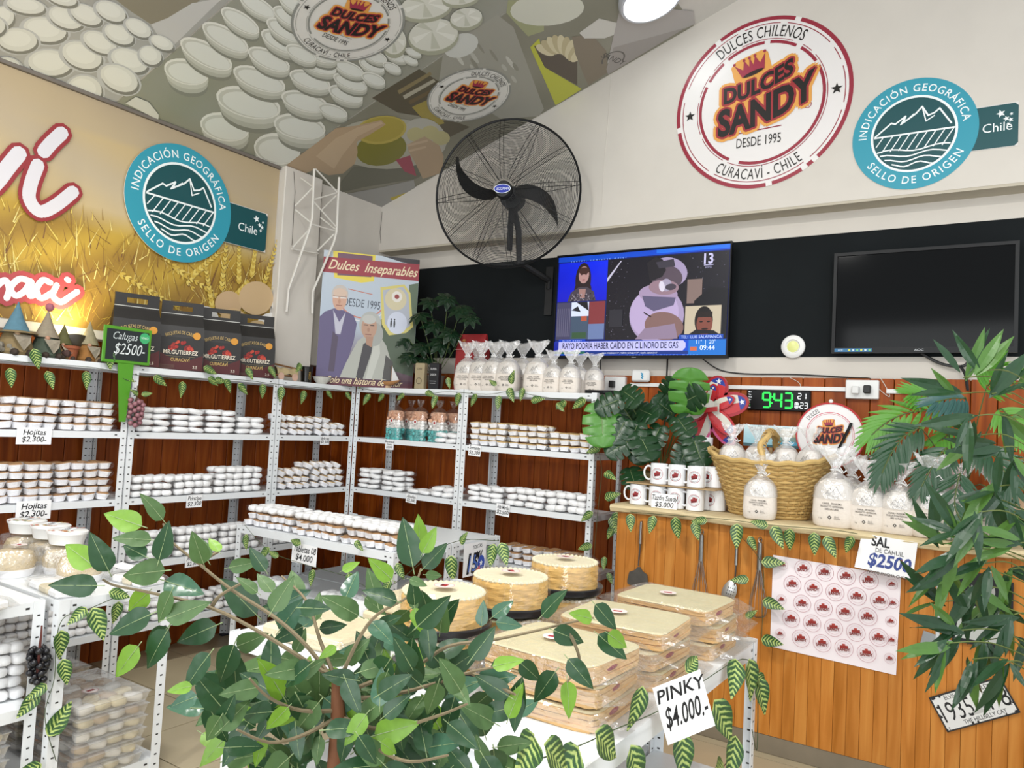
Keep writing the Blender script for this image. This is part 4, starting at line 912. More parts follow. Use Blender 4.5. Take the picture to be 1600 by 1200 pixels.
cable('white_cable', 'thin pale wire dangling above the digital clock', [at(1234, 590, y=4.655), Wp(1250, 600), Wp(1246, 615), Wp(1238, 622)], .0015, 'cfc9bd')
for (a, b2, lab) in ((985, 1092, 'white plastic cable trunking left of the flag pinwheel'), (1130, 1330, 'white plastic cable trunking above the digital clock'), (1385, 1450, 'white plastic cable trunking right of the double socket')):
    A, B = Wp(a, 601+(a-985)*.026), Wp(b2, 601+(b2-985)*.026); tag(MB().rbox((A.x, YP-.034, A.z-.012), (B.x, YP-.0205, A.z+.012), .002).build('cable_trunking', m_wht), lab, 'trunking')
def socket(label, X, Y, w_, h_, plugs):
    c = Wp(X, Y); t = thing('power_socket', label, 'socket', (c.x, YP-.0205, c.z))
    MB().rbox((-w_/2, -.036, -h_/2), (w_/2, 0, h_/2), .004).build('box', m_wht, t)
    for (a, bb, cc) in plugs:
        MB().rbox((a-.018, -.07, bb-.022), (a+.018, -.0365, bb+.022), .004).build('plug', mat('plug_'+cc, cc, .5), t)
    return t
socket('white wall socket with a black plug beside the salt bags', 963, 601, .15, .105, [(-.01, 0, '141414')])
socket('white double wall socket with two plugs near the palm', 1348, 609, .17, .105, [(-.03, -.005, 'dcdcda'), (.03, 0, '161616')])
c = Wp(1004, 588); t = thing('wifi_box', 'white router box with blue squiggle on the trunking', 'router', (c.x, YP-.034, c.z)); MB().rbox((-.062, -.035, -.038), (.062, -.0, .04), .01).build('case', m_wht, t)
p = Pr((.015, -.0356, 0)); p.line([(-.008, .018), (.006, .012), (-.004, .004), (.008, -.002), (-.004, -.012), (.006, -.018)], .007, '2f8fb8'); p.build('mark', t)
c = at(1240, 542, y=YL-.004); t = thing('push_light', 'round white push light stuck on the black wall band', 'lamp', (c.x, YL-.004, c.z)); AY = M.Rotation(PI/2, 3, 'X')
MB().lathe([(.068, 0), (.068, .018), (.055, .026), (.042, .026), (.036, .018), (.001, .018)], 32, axis=AY).build('housing', m_wht, t, True)
MB().lathe([(.034, .0185), (.028, .021), (.001, .022)], 24, axis=AY).build('lens', mat('push_lens', 'd8dc8a', .3), t, True)
# truss of bent steel rods on the column
tr = thing('steel_truss', 'white welded rod truss bolted to the plaster column', 'truss', (0, 0, 0)); TX = -4.16
m_rod = mat('white_painted_rod', 'd9d5cd', .5)
def rod(pts, d=TX, r=.0085): MB().tube([at(X, Y, x=-4.29+o) for X, Y, o in pts], r, 6).build('rod', m_rod, tr, True)
rod([(491, 264, .16), (488, 340, .16), (484, 358, .15), (451, 452, .03), (448, 487, .02)]); rod([(530, 277, .16), (526, 362, .16), (522, 378, .14), (489, 455, .03), (488, 490, .02)])
for a in ([(493, 264, .16), (527, 300, .16)], [(527, 301, .16), (490, 312, .16)], [(490, 315, .16), (526, 355, .16)], [(486, 350, .16), (524, 361, .15)], [(470, 278, .02), (489, 292, .15)], [(489, 293, .15), (461, 322, .02)], [(462, 328, .02), (486, 348, .15)], [(484, 358, .15), (458, 386, .02)], [(526, 305, .16), (503, 328, .02)], [(501, 340, .02), (524, 358, .15)], [(522, 366, .15), (496, 392, .02)], [(456, 389, .02), (497, 396, .02)]): rod(a, r=.006)
rebase(tr, (-4.2, (cy0+cy1)/2, 2.1))
# ================================================================ things on the racks' top boards
ZT = ZS[0]+.001
def card(label, text, px, w, h, nrm, wall, rot=0., cols=('17171a',), name='price_tag', sz=None, tilt=0., cat='price tag'):
    "white card hung on a rail; wall = dict(x=..) or dict(y=..) of its plane; text lines"
    c = at(*px, **wall); n = V(nrm); r = V((0, 0, 1)).cross(n).normalized(); u = V((0, 0, 1))
    rr = r*math.cos(rot)+u*math.sin(rot); uu = -r*math.sin(rot)+u*math.cos(rot)
    t = thing(name, label, cat, c+n*.004); b = MB()
    q = [rr*(a*w/2)+uu*(d*h/2) for a, d in ((-1, -1), (1, -1), (1, 1), (-1, 1))]
    b.add([v for v in q]+[v-n*.0012 for v in q], [(0, 1, 2, 3), (7, 6, 5, 4), (0, 4, 5, 1), (1, 5, 6, 2), (2, 6, 7, 3), (3, 7, 4, 0)])
    b.build('card', mat('card_white', 'efeff0', .6), t)
    p = Pr(n*.0004, rr, uu, lift=.0002); k = max(1, len(text)); sz = sz or [h*.62/k]*k
    yy = h/2
    for i, s_ in enumerate(x for x in text if x):
        hh = sz[i]; yy -= hh*1.35; wd = len(s_)*hh*.62; p.text(s_, 0, yy, hh, cols[i % len(cols)], sx=min(1.0, w*.92/wd), shear=.16, bold=.012, jit=.06)
    (p.build('writing', t.children[0], attr_mat('printed_ink', .5)) if p.b.f else 0); return t, p, w, h
L_ = dict(x=XF+.002); B_ = dict(y=YF-.002); nL, nB = (1, 0, 0), (0, -1, 0)
card('white price tag reading Hojitas on the second shelf at far left', ('Hojitas', '$2.300-'), (53, 681), .165, .085, nL, L_)
card('white price tag reading Hojitas on the third shelf, half behind tubs', ('Hojitas', '$2.300-'), (52, 797), .165, .095, nL, L_)
card('white price tag reading Principe on the third shelf', ('Principe', '$2.300'), (303, 783), .105, .075, nL, L_)
card('white price tag on the fourth shelf among ficus twigs', ('Principe', '$2.300'), (301, 877), .105, .065, nL, L_)
card('small white price tag on the upper shelf nearest the corner post', ('Berlin rosa', '$2.300'), (507, 688), .085, .062, nL, L_)
card('white price tag under the pastel meringue bags', ('Merengue', 'Suela', '$2.300'), (609, 695), .08, .07, nB, B_)
card('white price tag under the tan biscuits beside the rack post', ('Sorrainito', '$2.300'), (742, 704), .10, .072, nB, B_, rot=-.05)
card('white price tag on third back shelf left of the double post', ('Ahuilas', '$2.500'), (643, 779), .095, .062, nB, B_, rot=-.06)
card('white price tag on third back shelf right of the double post', ('Alfa Marilu', '$2.500'), (786, 797), .105, .075, nB, B_, rot=-.06)
card('white tag on the front rail of the rear table behind ficus leaves', ('Tabletas 08', '$4.000'), (476, 866), .2, .11, nB, dict(y=2.978), rot=-.02)
# pinky card
card('white Pinky $4.000 price card on front rail of the puff pastry table', ('PINKY', '$4.000.-'), (1068, 1104), .14, .155, (.72, -.69, 0), dict(x=-.705), rot=.33, sz=[.034, .052])
t, p, w_, h_ = card('hand-drawn 15 sign with blue star on side of the bare table', ('', ''), (741, 873), .22, .19, (1, 0, 0), dict(x=-2.617), name='sign_card', cat='sign')
p = Pr((.0008, 0, 0), (0, 1, 0), (0, 0, 1), lift=.0002); p.text('TORTAS', .02, .06, .022, '17171a', sx=.8, shear=.2, rot=.1); p.text('15', -.035, -.075, .105, '15161c', shear=.15, bold=.05, sx=.8); p.up(); p.text('15', -.031, -.07, .095, '4a6ec0', shear=.15, bold=-.002, sx=.8); p.text('Mil', .03, -.005, .05, '15161c', shear=.3, sx=.7, bold=.02)
p.disc(.065, -.03, .034, '2f4fb0', b=.045); p.star(.065, -.03, .02, 'e8ecf2'); p.poly([(.0, -.08), (.05, -.04), (.06, -.075), (.03, -.09)], 'd8505a'); p.build('drawing', t)
# green chalk price sign on its stake
c = at(199, 540, x=XF+.03); t = thing('chalk_price_sign', 'green plastic stake sign with chalkboard reading Calugas $2500', 'sign', (XF+.03, c.y, c.z))
MB().rbox((-.006, -.137, -.1), (.002, .137, .1), .003).build('frame', mat('green_plastic', '4f8f22', .4), t)
MB().box((.0022, -.12, -.083), (.004, .12, .083)).build('chalk_panel', mat('chalk_black', '1b2224', .7), t)
p = Pr((.0044, 0, 0), (0, 1, 0), (0, 0, 1), lift=.0002); p.text('Calugas', -.02, .03, .04, 'c8d0d0', sx=.8, shear=.3, bold=-.004); p.text('$2500-', .01, -.05, .06, 'd3d9d9', sx=.72, shear=.2, bold=-.004); p.disc(.095, .05, .03, '3fa56a'); p.text('VINO', .095, .045, .012, 'dfeee2'); p.build('writing', t)
b = MB(); b.add([(-.004, -.045, -.1), (-.004, .045, -.1), (-.004, .022, -.42), (-.004, -.012, -.42), (.002, -.045, -.1), (.002, .045, -.1), (.002, .022, -.42), (.002, -.012, -.42)], [(0, 1, 2, 3), (7, 6, 5, 4), (0, 4, 5, 1), (1, 5, 6, 2), (2, 6, 7, 3), (3, 7, 4, 0)]); b.build('stake', mat('green_plastic'), t)
# charcoal bags
m_bag = mat('black_bag_paper', '14100e', .5, noise=.3, nscale=15, bump=.15); m_bagw = mat('bag_white_edge', 'b9b9b4', .5)
def charcoal(label, y, rz, lean=0., x=-4.235, side=False):
    t = thing('charcoal_bag', label, 'charcoal bag', (x, y, ZT), 0, 'charcoal bags on the rack'); t.rotation_euler = (lean, 0, PI/2+rz)
    w, d = .128, .055; b = MB(); R_ = [(w, d, 0), (w*1.02, d*1.05, .06), (w*1.0, d, .2), (w*.97, d*.8, .27), (w*.93, .012, .33), (w*.92, .005, .345)]
    vs = [(sx*a, sy*e, z) for a, e, z in R_ for sx, sy in ((-1, -1), (1, -1), (1, 1), (-1, 1))]
    b.add(vs, [(0, 3, 2, 1)]+[(i*4+k, i*4+(k+1) % 4, i*4+4+(k+1) % 4, i*4+4+k) for i in range(5) for k in range(4)]+[(20, 21, 22, 23)]); b.build('bag', m_bag, t)
    b = MB(); e = .005; W = w*.92
    for a in ((-W, .345, W, .365), (-W, .395, W, .42), (-W, .365, -.055, .395), (.055, .365, W, .395)): b.box((a[0], -e, a[1]), (a[2], e, a[3]))
    b.build('handle_flap', m_bag, t); MB().box((-W, -e-.001, .343), (W, e+.001, .347)).build('flap_fold', m_bagw, [c for c in t.children if c.name.startswith('handle_flap')][0])
    p = Pr((0, -d*1.06, .0), lift=.0003)
    p.arc('BRIQUETAS DE CARBÓN', 0, .04, .19, .019, 'b59a63', mid=PI/2, sx=.62, bold=.01)
    p.poly([(-.128, .005), (.128, .005), (.126, .10), (.06, .07), (-.05, .075), (-.126, .11)], '4a1517')
    rr = random.Random(5)
    for i in range(46):
        a = rr.uniform(-.065, .065); zz = .125+rr.uniform(0, .07)*(1-abs(a)/.08); p.disc(a, zz, .009, rr.choice(['8e1f1d', 'a52c22', '6d1517', 'b8402a']), n=7)
    p.disc(.085, .215, .022, 'c78a2e', n=20); p.text('MR.GUTIERREZ', 0, .098, .024, 'd8cdbb', sx=.82, bold=.02); p.line([(-.08, .085), (.08, .085)], .0015, '8a7a5a'); p.text('CURACAVÍ', 0, .055, .02, 'bb9f5c', sx=.75, bold=.012); p.text('2.5', .085, .018, .016, 'cfc4b4', bold=.01)
    for i in range(3): p.line([(-.11, .03-i*.008), (-.03, .03-i*.008)], .0014, '7a6a58')
    p.build('print', t.children[0], attr_mat('printed_ink', .5))
    if side:
        p = Pr((-w*1.03, 0, .0), (0, -1, 0), (0, 0, 1), lift=.0004); p.text('BRIQUETAS', -.0, .14, .02, 'c9ba55', rot=PI/2, sx=.8, bold=.02); p.text('DE CARBÓN', .028, .14, .02, 'c9ba55', rot=PI/2, sx=.8, bold=.02); p.build('side_print', t, attr_mat('printed_ink', .5))
    return t
charcoal('black charcoal bag leaning back behind the green chalk sign', at(207, 560, x=-4.24).y, -.35, -.0, x=-4.235, side=True)
charcoal('black charcoal bag just right of the green chalk sign', at(279, 575, x=-4.235).y, -.5, 0)
charcoal('black charcoal bag in the middle of the right-hand three', at(339, 580, x=-4.235).y, -.5, 0)
charcoal('black charcoal bag nearest the plaster column', at(394, 585, x=-4.235).y, -.5, 0)
# gnomes and dried bits
def gnome(label, X, hh, hat, body, face, brim=False, pom=False, seed=0):
    y = at(X, 555, x=-4.2).y; t = thing('gnome_figurine', label, 'figurine', (-4.2, y, ZT), 0, 'gnome figurines'); k = hh
    MB().lathe([(.28*k, 0), (.32*k, .06*k), (.26*k, .25*k), (.2*k, .42*k), (.1*k, .5*k), (.001, .52*k)], 14, wob=lambda q, z: 1+.06*math.sin(q*5+seed)).build('body', mat('gnome_'+body, body, .8, noise=.3, nscale=40), t, True)
    MB().lathe([(.24*k, .42*k), (.2*k, .5*k), (.13*k, .66*k), (.07*k, .82*k), (.02*k, .96*k), (.002, 1.0*k)], 14, c=(0, 0, 0), wob=lambda q, z: 1+.04*math.sin(q*3+z*40)).build('hat', mat('hat_'+hat, hat, .85, noise=.25, nscale=50), t, True)
    if brim: MB().lathe([(.14*k, .44*k), (.36*k, .41*k), (.35*k, .43*k), (.14*k, .47*k)], 18).build('hat_brim', mat('gnome_'+body), t, True)
    MB().ball((.23*k, -.02, .4*k), .05*k).build('nose', mat('gnome_'+face, face, .6), t, True)
    MB().add([(.25*k, -.16*k, .38*k), (.25*k, .16*k, .38*k), (.36*k, .1*k, .22*k), (.36*k, 0, .08*k), (.36*k, -.1*k, .22*k), (.2*k, 0, .2*k)], [(0, 1, 2, 3, 4), (0, 4, 5), (4, 3, 5), (3, 2, 5), (2, 1, 5), (1, 0, 5)]).build('beard', mat('beard_grey', '8d8474', .9, noise=.3, nscale=60), t)
    for s_ in (-1, 1): MB().ball((.3*k, s_*.13*k, .045*k), .07*k, sx=1.4).build('foot', mat('boot_dark', '33281f', .8), t, True)
    if pom: MB().ball((0, .02*k, 1.06*k), .09*k).build('pompom', mat('pom_pink', '9a5c6a', .9), t, True)
gnome('straw gnome with tall blue pointed hat at the far left', 22, .27, '4f7484', '7c6a48', 'a88a6a', True, seed=1)
gnome('gnome with striped hat and pink flower on top', 70, .25, '8a7f6c', '3f4a3c', 'a87f66', pom=True, seed=2)
gnome('small gnome with dark olive pointed hat beside the glowing lamp', 97, .19, '54522f', '6a5230', 'a87f66', seed=3)
gnome('bearded gnome with mottled patterned hat right of the lamp', 137, .22, '8d8468', '8a5f2c', 'a87f66', seed=4)
t = thing('clay_pot', 'small terracotta pot between the lamp and the gnomes', 'pot', (-4.17, at(108, 560, x=-4.17).y, ZT)); MB().lathe([(.03, 0), (.042, .06), (.048, .06), (.048, .075), (.038, .075), (.03, .02)], 16).build('pot_body', mat('terracotta', '8a4a2c', .8), t, True); MB().lathe([(.036, .068), (.02, .072), (.001, .073)], 12).build('soil', mat('soil', '2c211a', .9), t)
for X, lab, c_ in ((5, 'grey driftwood lump at left end of the top shelf', '7a7468'), (60, 'dark pine-bark clump under the striped gnome', '2f2620'), (88, 'brown dried flower clump beside the clay pot', '4a3430'), (152, 'tan bark chip left of the charcoal bags', '7d6a50')):
    b = MB(); rr = random.Random(X)
    for i in range(9): b.ball((rr.uniform(-.02, .02), rr.uniform(-.04, .04), rr.uniform(.01, .045)), rr.uniform(.012, .022), 7, 5, sx=rr.uniform(.7, 1.4))
    tag(b.build('bark_clump', mat('bark_'+c_, c_, .95, noise=.4, nscale=60, bump=.5), None, True, (-4.165, at(X, 560, x=-4.165).y, ZT-.001)), lab, 'dried plant')
c = at(113, 528, x=-4.24); t = thing('spot_lamp', 'small bowl lamp glowing yellow against the wheat banner', 'lamp', (-4.25, c.y, c.z-.03))
MB().lathe([(.02, -.045), (.06, -.035), (.085, 0), (.088, .02), (.08, .02), (.055, -.02), (.001, -.03)], 24, axis=M.Rotation(-.35, 3, 'Y')).build('lamp_bowl', mat('lamp_dark', '3a3326', .4), t, True)
MB().lathe([(.074, .012), (.06, .03), (.001, .045)], 24, axis=M.Rotation(-.35, 3, 'Y')).build('bulb_face', mat('warm_glow', 'fff2b0', .4, emit=14), t, True)
MB().tube([(0, 0, -.04), (0, 0, -.10), (0, 0, -(c.z-.03-ZT))], [.008, .008, .03], 8).build('lamp_stand', m_blk2, t)
l = bpy.data.lights.new('spot_lamp_light', 'SPOT'); l.energy = 16; l.color = (1, .88, .5); l.spot_size = 2.3; l.spot_blend = .8; l.shadow_soft_size = .06
lo = obj('spot_lamp_light', l, t, (.0, 0, .06)); lo.rotation_euler = (0, math.radians(180-28), 0)
# little souvenirs
y = at(445, 585, x=-4.19).y; t = thing('toy_cart', 'toy wooden ox cart with linen cover near the column', 'toy', (-4.19, y, ZT)); b = MB(); b.rbox((-.03, -.1, .03), (.03, .09, .04), .003); b.build('cart_bed', mat('cart_wood', '7a5128', .7), t)
MB().tube([(0, -.17, .115), (0, .15, .085)], .006, 6).build('draw_pole', mat('cart_wood'), t)
MB().grid(lambda u, v: (.034*math.cos(PI*v), -.09+.18*u, .042+.045*math.sin(PI*v)+.006*math.sin(u*14+v*3)), 10, 8).build('linen_cover', mat('linen', 'b5a27c', .9, noise=.15, nscale=40), t, True)
for a in (-.06, .06):
    MB().lathe([(.024, -.004), (.026, 0), (.024, .004)], 14, c=(.036, a, .027), axis=M.Rotation(PI/2, 3, 'Y')).build('wheel', mat('cart_wheel', 'c9a592', .7), t)
y = at(479, 580, x=-4.2).y; t = thing('dark_cup', 'black cup with gold lettering beside the poster', 'cup', (-4.2, y, ZT)); MB().lathe([(.036, 0), (.043, .1), (.045, .115), (.041, .115), (.033, .01)], 20).build('cup_body', mat('glazed_black', '15120e', .2), t, True)
p = Pr((.0435, 0, .05), (0, 1, 0), (0, 0, 1)); p.text('COPA', 0, 0, .016, 'b08d45', rot=PI/2, sx=.9, bold=.02); p.build('lettering', t)
y = at(503, 590, x=-4.16).y; t = thing('wire_bowl', 'small white woven bowl in front of the poster', 'bowl', (-4.16, y, ZT)); MB().lathe([(.03, 0), (.05, .02), (.068, .05), (.064, .05), (.045, .02), (.02, .006)], 20).build('bowl_body', mat('woven_white', 'c9c7bf', .7, noise=.2, nscale=80, bump=.6), t, True)
y = at(536, 592, x=-4.15).y; t = thing('doll_figurine', 'tiny blue-skirted wooden doll in front of the poster', 'figurine', (-4.15, y, ZT))
MB().lathe([(.032, 0), (.034, .03), (.018, .05), (.001, .052)], 14).build('skirt', mat('doll_blue', '1c2350', .7, noise=.4, nscale=70), t, True); MB().lathe([(.014, .05), (.018, .09), (.012, .13), (.002, .17)], 10).build('figure', mat('doll_wood', '7c4f2c', .6), t, True)
p0 = at(604, 600, y=4.24); t = thing('toy_sailboat', 'model wooden sailboat with one white sail before the poster', 'toy', (p0.x, 4.24, ZT))
def hull(u, v):
    x = -.13+.26*u; wd = .03*math.sin(PI*min(1, max(0, u*.9+.05)))**.7+.001; a = PI*v; return (x, -math.cos(a)*wd, .05-math.sin(a)*.032*math.sin(PI*(u*.86+.07))+.014*(2*u-1)**2)
MB().grid(hull, 16, 8).build('hull', mat('boat_wood', 'a9794c', .6), t, True); MB().box((-.05, -.015, 0), (.03, .015, .02)).build('stand', mat('boat_wood2', 'c9a888', .7), t)
MB().tube([(-.02, 0, .03), (-.02, 0, .2)], .003, 5).build('mast', mat('boat_wood'), t); MB().tube([(.045, 0, .03), (.045, 0, .17)], .003, 5).build('mast', mat('boat_wood'), t)
MB().add([(.045, 0, .055), (.125, 0, .055), (.048, 0, .165), (.045, -.002, .055), (.125, -.002, .055), (.048, -.002, .165)], [(0, 1, 2), (5, 4, 3), (0, 3, 4, 1), (1, 4, 5, 2), (2, 5, 3, 0)]).build('sail', mat('sail_white', 'dcdcdc', .8), t)
b = MB(); [b.tube([(-.02, 0, .2), q], .0008, 4) for q in ((-.13, 0, .06), (.13, 0, .06), (-.06, .02, .04))]; b.build('rigging', mat('rig', '4a3a2c', .8), t)
for X, lab, c1, c2, tx in ((657, 'slim kraft paper packet beside the black one', '9c8e70', '4a4034', 'CAFE'), (679, 'slim black packet with white lettering', '16161a', 'c9c9c9', 'SUPER')):
    p0 = at(X, 600, y=4.25); t = thing('paper_packet', lab, 'packet', (p0.x, 4.25, ZT), .15); MB().rbox((-.04, -.025, 0), (.04, .025, .19), .006).build('packet', mat('packet_'+c1, c1, .6, noise=.15), t)
    p = Pr((0, -.0256, 0)); p.text(tx, 0, .14, .014, c2, sx=.9); p.ring(0, .06, .02, .023, c2, n=20) if c1[0] == '9' else [p.text('SABOR', 0, .1, .014, c2, sx=.8), p.line([(-.025, .06), (.025, .06)], .003, c2), p.line([(-.025, .045), (.02, .045)], .003, c2)]; p.build('print', t)
p0 = at(736, 600, y=4.45); t = thing('red_paper_bag', 'tall red paper bag standing behind the salt bags', 'bag', (p0.x, 4.45, ZT), .1)
b = MB(); b.add([(-.12, -.05, 0), (.12, -.05, 0), (.12, .05, 0), (-.12, .05, 0), (-.115, -.045, .3), (.115, -.045, .3), (.115, .045, .3), (-.115, .045, .3), (-.11, -.008, .42), (.11, -.008, .42), (.11, .008, .42), (-.11, .008, .42)], [(0, 3, 2, 1)]+[(i*4+k, i*4+(k+1) % 4, i*4+4+(k+1) % 4, i*4+4+k) for i in range(2) for k in range(4)]+[(8, 9, 10, 11)]); b.build('bag', mat('red_paper', '8e1f24', .45, noise=.1), t)
p = Pr((0, -.048, .36), (1, 0, 0), (0, .30, 1), lift=.0006); p.text('Mr.', -.05, -.0, .02, 'c9a45c', shear=.3, sx=.9); p.text('Gutierrez', 0, -.035, .022, 'c9a45c', shear=.3, sx=.8); p.line([(-.11, -.06), (.11, -.055)], .003, 'd8b8b4'); p.build('print', t)
t = thing('set_top_box', 'flat black box at right end of the back rack top', 'electronics', (-2.17, 4.24, ZT)); MB().rbox((-.03, -.07, 0), (.17, .06, .022), .003).build('case', m_blk, t); MB().box((.1, -.0712, .008), (.13, -.07, .012)).build('indicator', mat('led_off', '3a3f42', .4), t)
# ---- salt bags
m_salt = mat('packed_salt', 'd9d0c6', .75, noise=.08, nscale=90, bump=.35); m_bagf = film('salt_bag_film', t=.62, rough=.22, bump=1, nscale=40, haze=.55)
m_tie = mat('white_ribbon', 'e6e6e6', .6)
def salt_bag_proto(label, loc):
    t = thing('salt_bag', label, 'salt bag', loc); rr = random.Random(11)
    W, D = .085, .055; n = 20; vs = []
    prof = [(0, .86), (.01, .97), (.05, 1.03), (.11, 1.0), (.16, .9), (.19, .72), (.205, .45)]
    for z, k in prof:
        for i in range(n):
            q = 2*PI*i/n; cx, cy = math.cos(q), math.sin(q); j = 1+rr.uniform(-.02, .02)
            vs.append((W*k*j*math.copysign(abs(cx)**.55, cx), D*k*j*math.copysign(abs(cy)**.6, cy), z))
    MB().add(vs, [list(range(n))[::-1]]+[(j*n+i, j*n+(i+1) % n, (j+1)*n+(i+1) % n, (j+1)*n+i) for j in range(len(prof)-1) for i in range(n)]+[[(len(prof)-1)*n+i for i in range(n)]]).build('salt_filled_body', m_salt, t, True)
    vs = []; prof = [(.12, 1.05), (.17, .98), (.205, .62), (.235, .2), (.25, .16), (.27, .28), (.31, .62), (.345, .85)]
    for z, k in prof:
        for i in range(n):
            q = 2*PI*i/n; cx, cy = math.cos(q), math.sin(q); j = 1+(.16*math.sin(i*2.7+z*9)+rr.uniform(-.06, .06) if z > .2 else 0)
            f = .42 if z > .26 else 1
            vs.append((W*k*j*math.copysign(abs(cx)**.7, cx)+(.02*(z-.25) if z > .25 else 0), D*k*j*f*cy*1.1, z+(rr.uniform(-.012, .012) if z > .33 else 0)))
    MB().add(vs, [(j*n+i, j*n+(i+1) % n, (j+1)*n+(i+1) % n, (j+1)*n+i) for j in range(len(prof)-1) for i in range(n)]).build('gathered_plastic', m_bagf, t, True)
    b = MB(); b.tube([(.019*math.cos(2*PI*i/12), .014*math.sin(2*PI*i/12), .243) for i in range(12)], .004, 5, closed=True); b.tube([(.01, -.016, .243), (.035, -.03, .232), (.05, -.03, .245)], .0025, 4); b.tube([(-.005, -.016, .243), (.02, -.035, .262), (.035, -.03, .24), (.01, -.018, .243)], .0025, 4); b.build('ribbon_tie', m_tie, t, True)
    p = Pr((0, -D*1.03, 0), lift=.0004); dk = '55504c'
    p.line([(-.03, .135), (-.01, .165), (0, .15), (.015, .172), (.035, .14)], .003, dk); p.text('Sal de', -.005, .14, .012, dk, shear=.3, sx=.8); p.text('Cáhuil', .0, .122, .016, dk, shear=.3, sx=.8)
    for i, s_ in enumerate(('CAHUIL - PICHILEMU', 'PRODUCTO ARTESANAL', '100% NATURAL')): p.text(s_, 0, .096-i*.012, .0078, dk, sx=.74, bold=.01)
    p.rect(-.008, .042, .013, .013, dk, PI/4); p.rect(-.008, .042, .005, .005, 'd8d2c8', PI/4); p.text('SELLO', .02, .043, .006, dk, sx=.8); p.text('ORIGEN', .022, .035, .006, dk, sx=.8); p.text('1 kg', -.045, .034, .006, dk); p.build('print', [c for c in t.children if c.name.startswith('salt')][0]); return t
ORD = ['first', 'second', 'third', 'fourth', 'fifth', 'sixth', 'seventh', 'eighth', 'ninth', 'tenth', 'eleventh']
SB = None; g1 = 'salt bags along the rack top'
def salt(label, loc, rz=0, s=1., lean=0., group=None):
    global SB
    if SB is None: SB = salt_bag_proto(label, loc); o = SB
    else: o = dup(SB, None, loc, None, label)
    o.rotation_euler = (lean, 0, rz)
    o.scale = (s, s, s)
    if group: o['group'] = group
    return o
front = [728, 750, 769, 793, 838, 863, 890]
for i, X in enumerate(front): salt('tied salt bag in the front row on rack top, %s from the red paper bag' % ORD[i], (at(X, 605, y=4.235).x, 4.235, ZT), .12+.1*math.sin(i*2.2), .98 if X < 855 else .8)
for i, X in enumerate([742, 778, 815, 850, 905, 928]): salt('tied salt bag in the rear row on rack top, %s from the red paper bag' % ORD[i], (at(X, 601, y=4.385).x, 4.385, ZT), .2*math.sin(i*3.1), 1.0 if X < 840 else .78)
# ---- pastel meringue bags
m_mc = [mat('meringue_'+c, c, .7, noise=.06) for c in ('dfae90', 'f0ece8', '58b4b2')]; m_mf = film('meringue_film', t=.8, rough=.12, bump=1, nscale=40)
mdrop = [MB().lathe([(.010, 0), (.0125, .004), (.009, .011), (.003, .017), (.0005, .019)], 7).mesh('meringue', m, True) for m in m_mc]
def mbag(label, X, yy, s=1.):
    t = thing('meringue_bag', label, 'sweets bag', (at(X, 690, y=yy).x, yy, ZS[1]+.001), 0, 'pastel meringue bags'); rr = random.Random(X); W, D, H = .062, .04, .19; t.scale = (1.12, 1.12, 1.22)
    for l in range(10):
        z = .004+l*.0165; m = mdrop[2 if l < 4 else 1 if l < 7 else 0]
        for i in range(13):
            q = 2*PI*i/13+l*.4; cx, cy = math.cos(q), math.sin(q); k = 1 if l < 8 else .8
            if cy > .35: continue
            obj('meringue', m, t, (W*.83*k*math.copysign(abs(cx)**.5, cx), D*.8*k*math.copysign(abs(cy)**.5, cy), z), (rr.uniform(-1, 1), rr.uniform(-1, 1), 0))
    for l, (z0, z1, m) in enumerate(((0, .066, m_mc[2]), (.066, .118, m_mc[1]), (.118, .172, m_mc[0]))): MB().lathe([(W*.78, z0), (W*.8, z1-.001), (W*.3, z1)], 12, sy=.6).build('meringue_core', m, t)
    n = 16; vs = []; prof = [(0, .95), (.02, 1.03), (.1, 1.04), (.16, .95), (.185, .6), (.2, .2), (.225, .45), (.24, .5)]
    for z, k in prof:
        for i in range(n): q = 2*PI*i/n; cx, cy = math.cos(q), math.sin(q); j = 1+rr.uniform(-.04, .04); vs.append((W*k*j*math.copysign(abs(cx)**.5, cx)*1.03, D*k*j*math.copysign(abs(cy)**.5, cy)*1.05*(1 if z < .19 else .5), z))
    MB().add(vs, [(j*n+i, j*n+(i+1) % n, (j+1)*n+(i+1) % n, (j+1)*n+i) for j in range(len(prof)-1) for i in range(n)]).build('clear_bag', m_mf, t, True)
    p = Pr((0, -D*1.12, .11), lift=.0005); p.disc(0, 0, .014, 'e6e0dc', n=20); p.disc(0, 0, .008, 'a02a30', n=12); p.build('round_label', t); return t
mbag('clear bag of peach, white and turquoise meringues, leftmost of three', 617, 4.20); mbag('clear bag of peach, white and turquoise meringues in the middle', 654, 4.205); mbag('clear bag of peach, white and turquoise meringues, nearest the rack post', 684, 4.21)
mbag('meringue bag peeking out behind the front three', 640, 4.33); mbag('meringue bag half hidden behind the post end of the row', 706, 4.33)
# ================================================================ things on and in front of the counter
ZC = 1.134
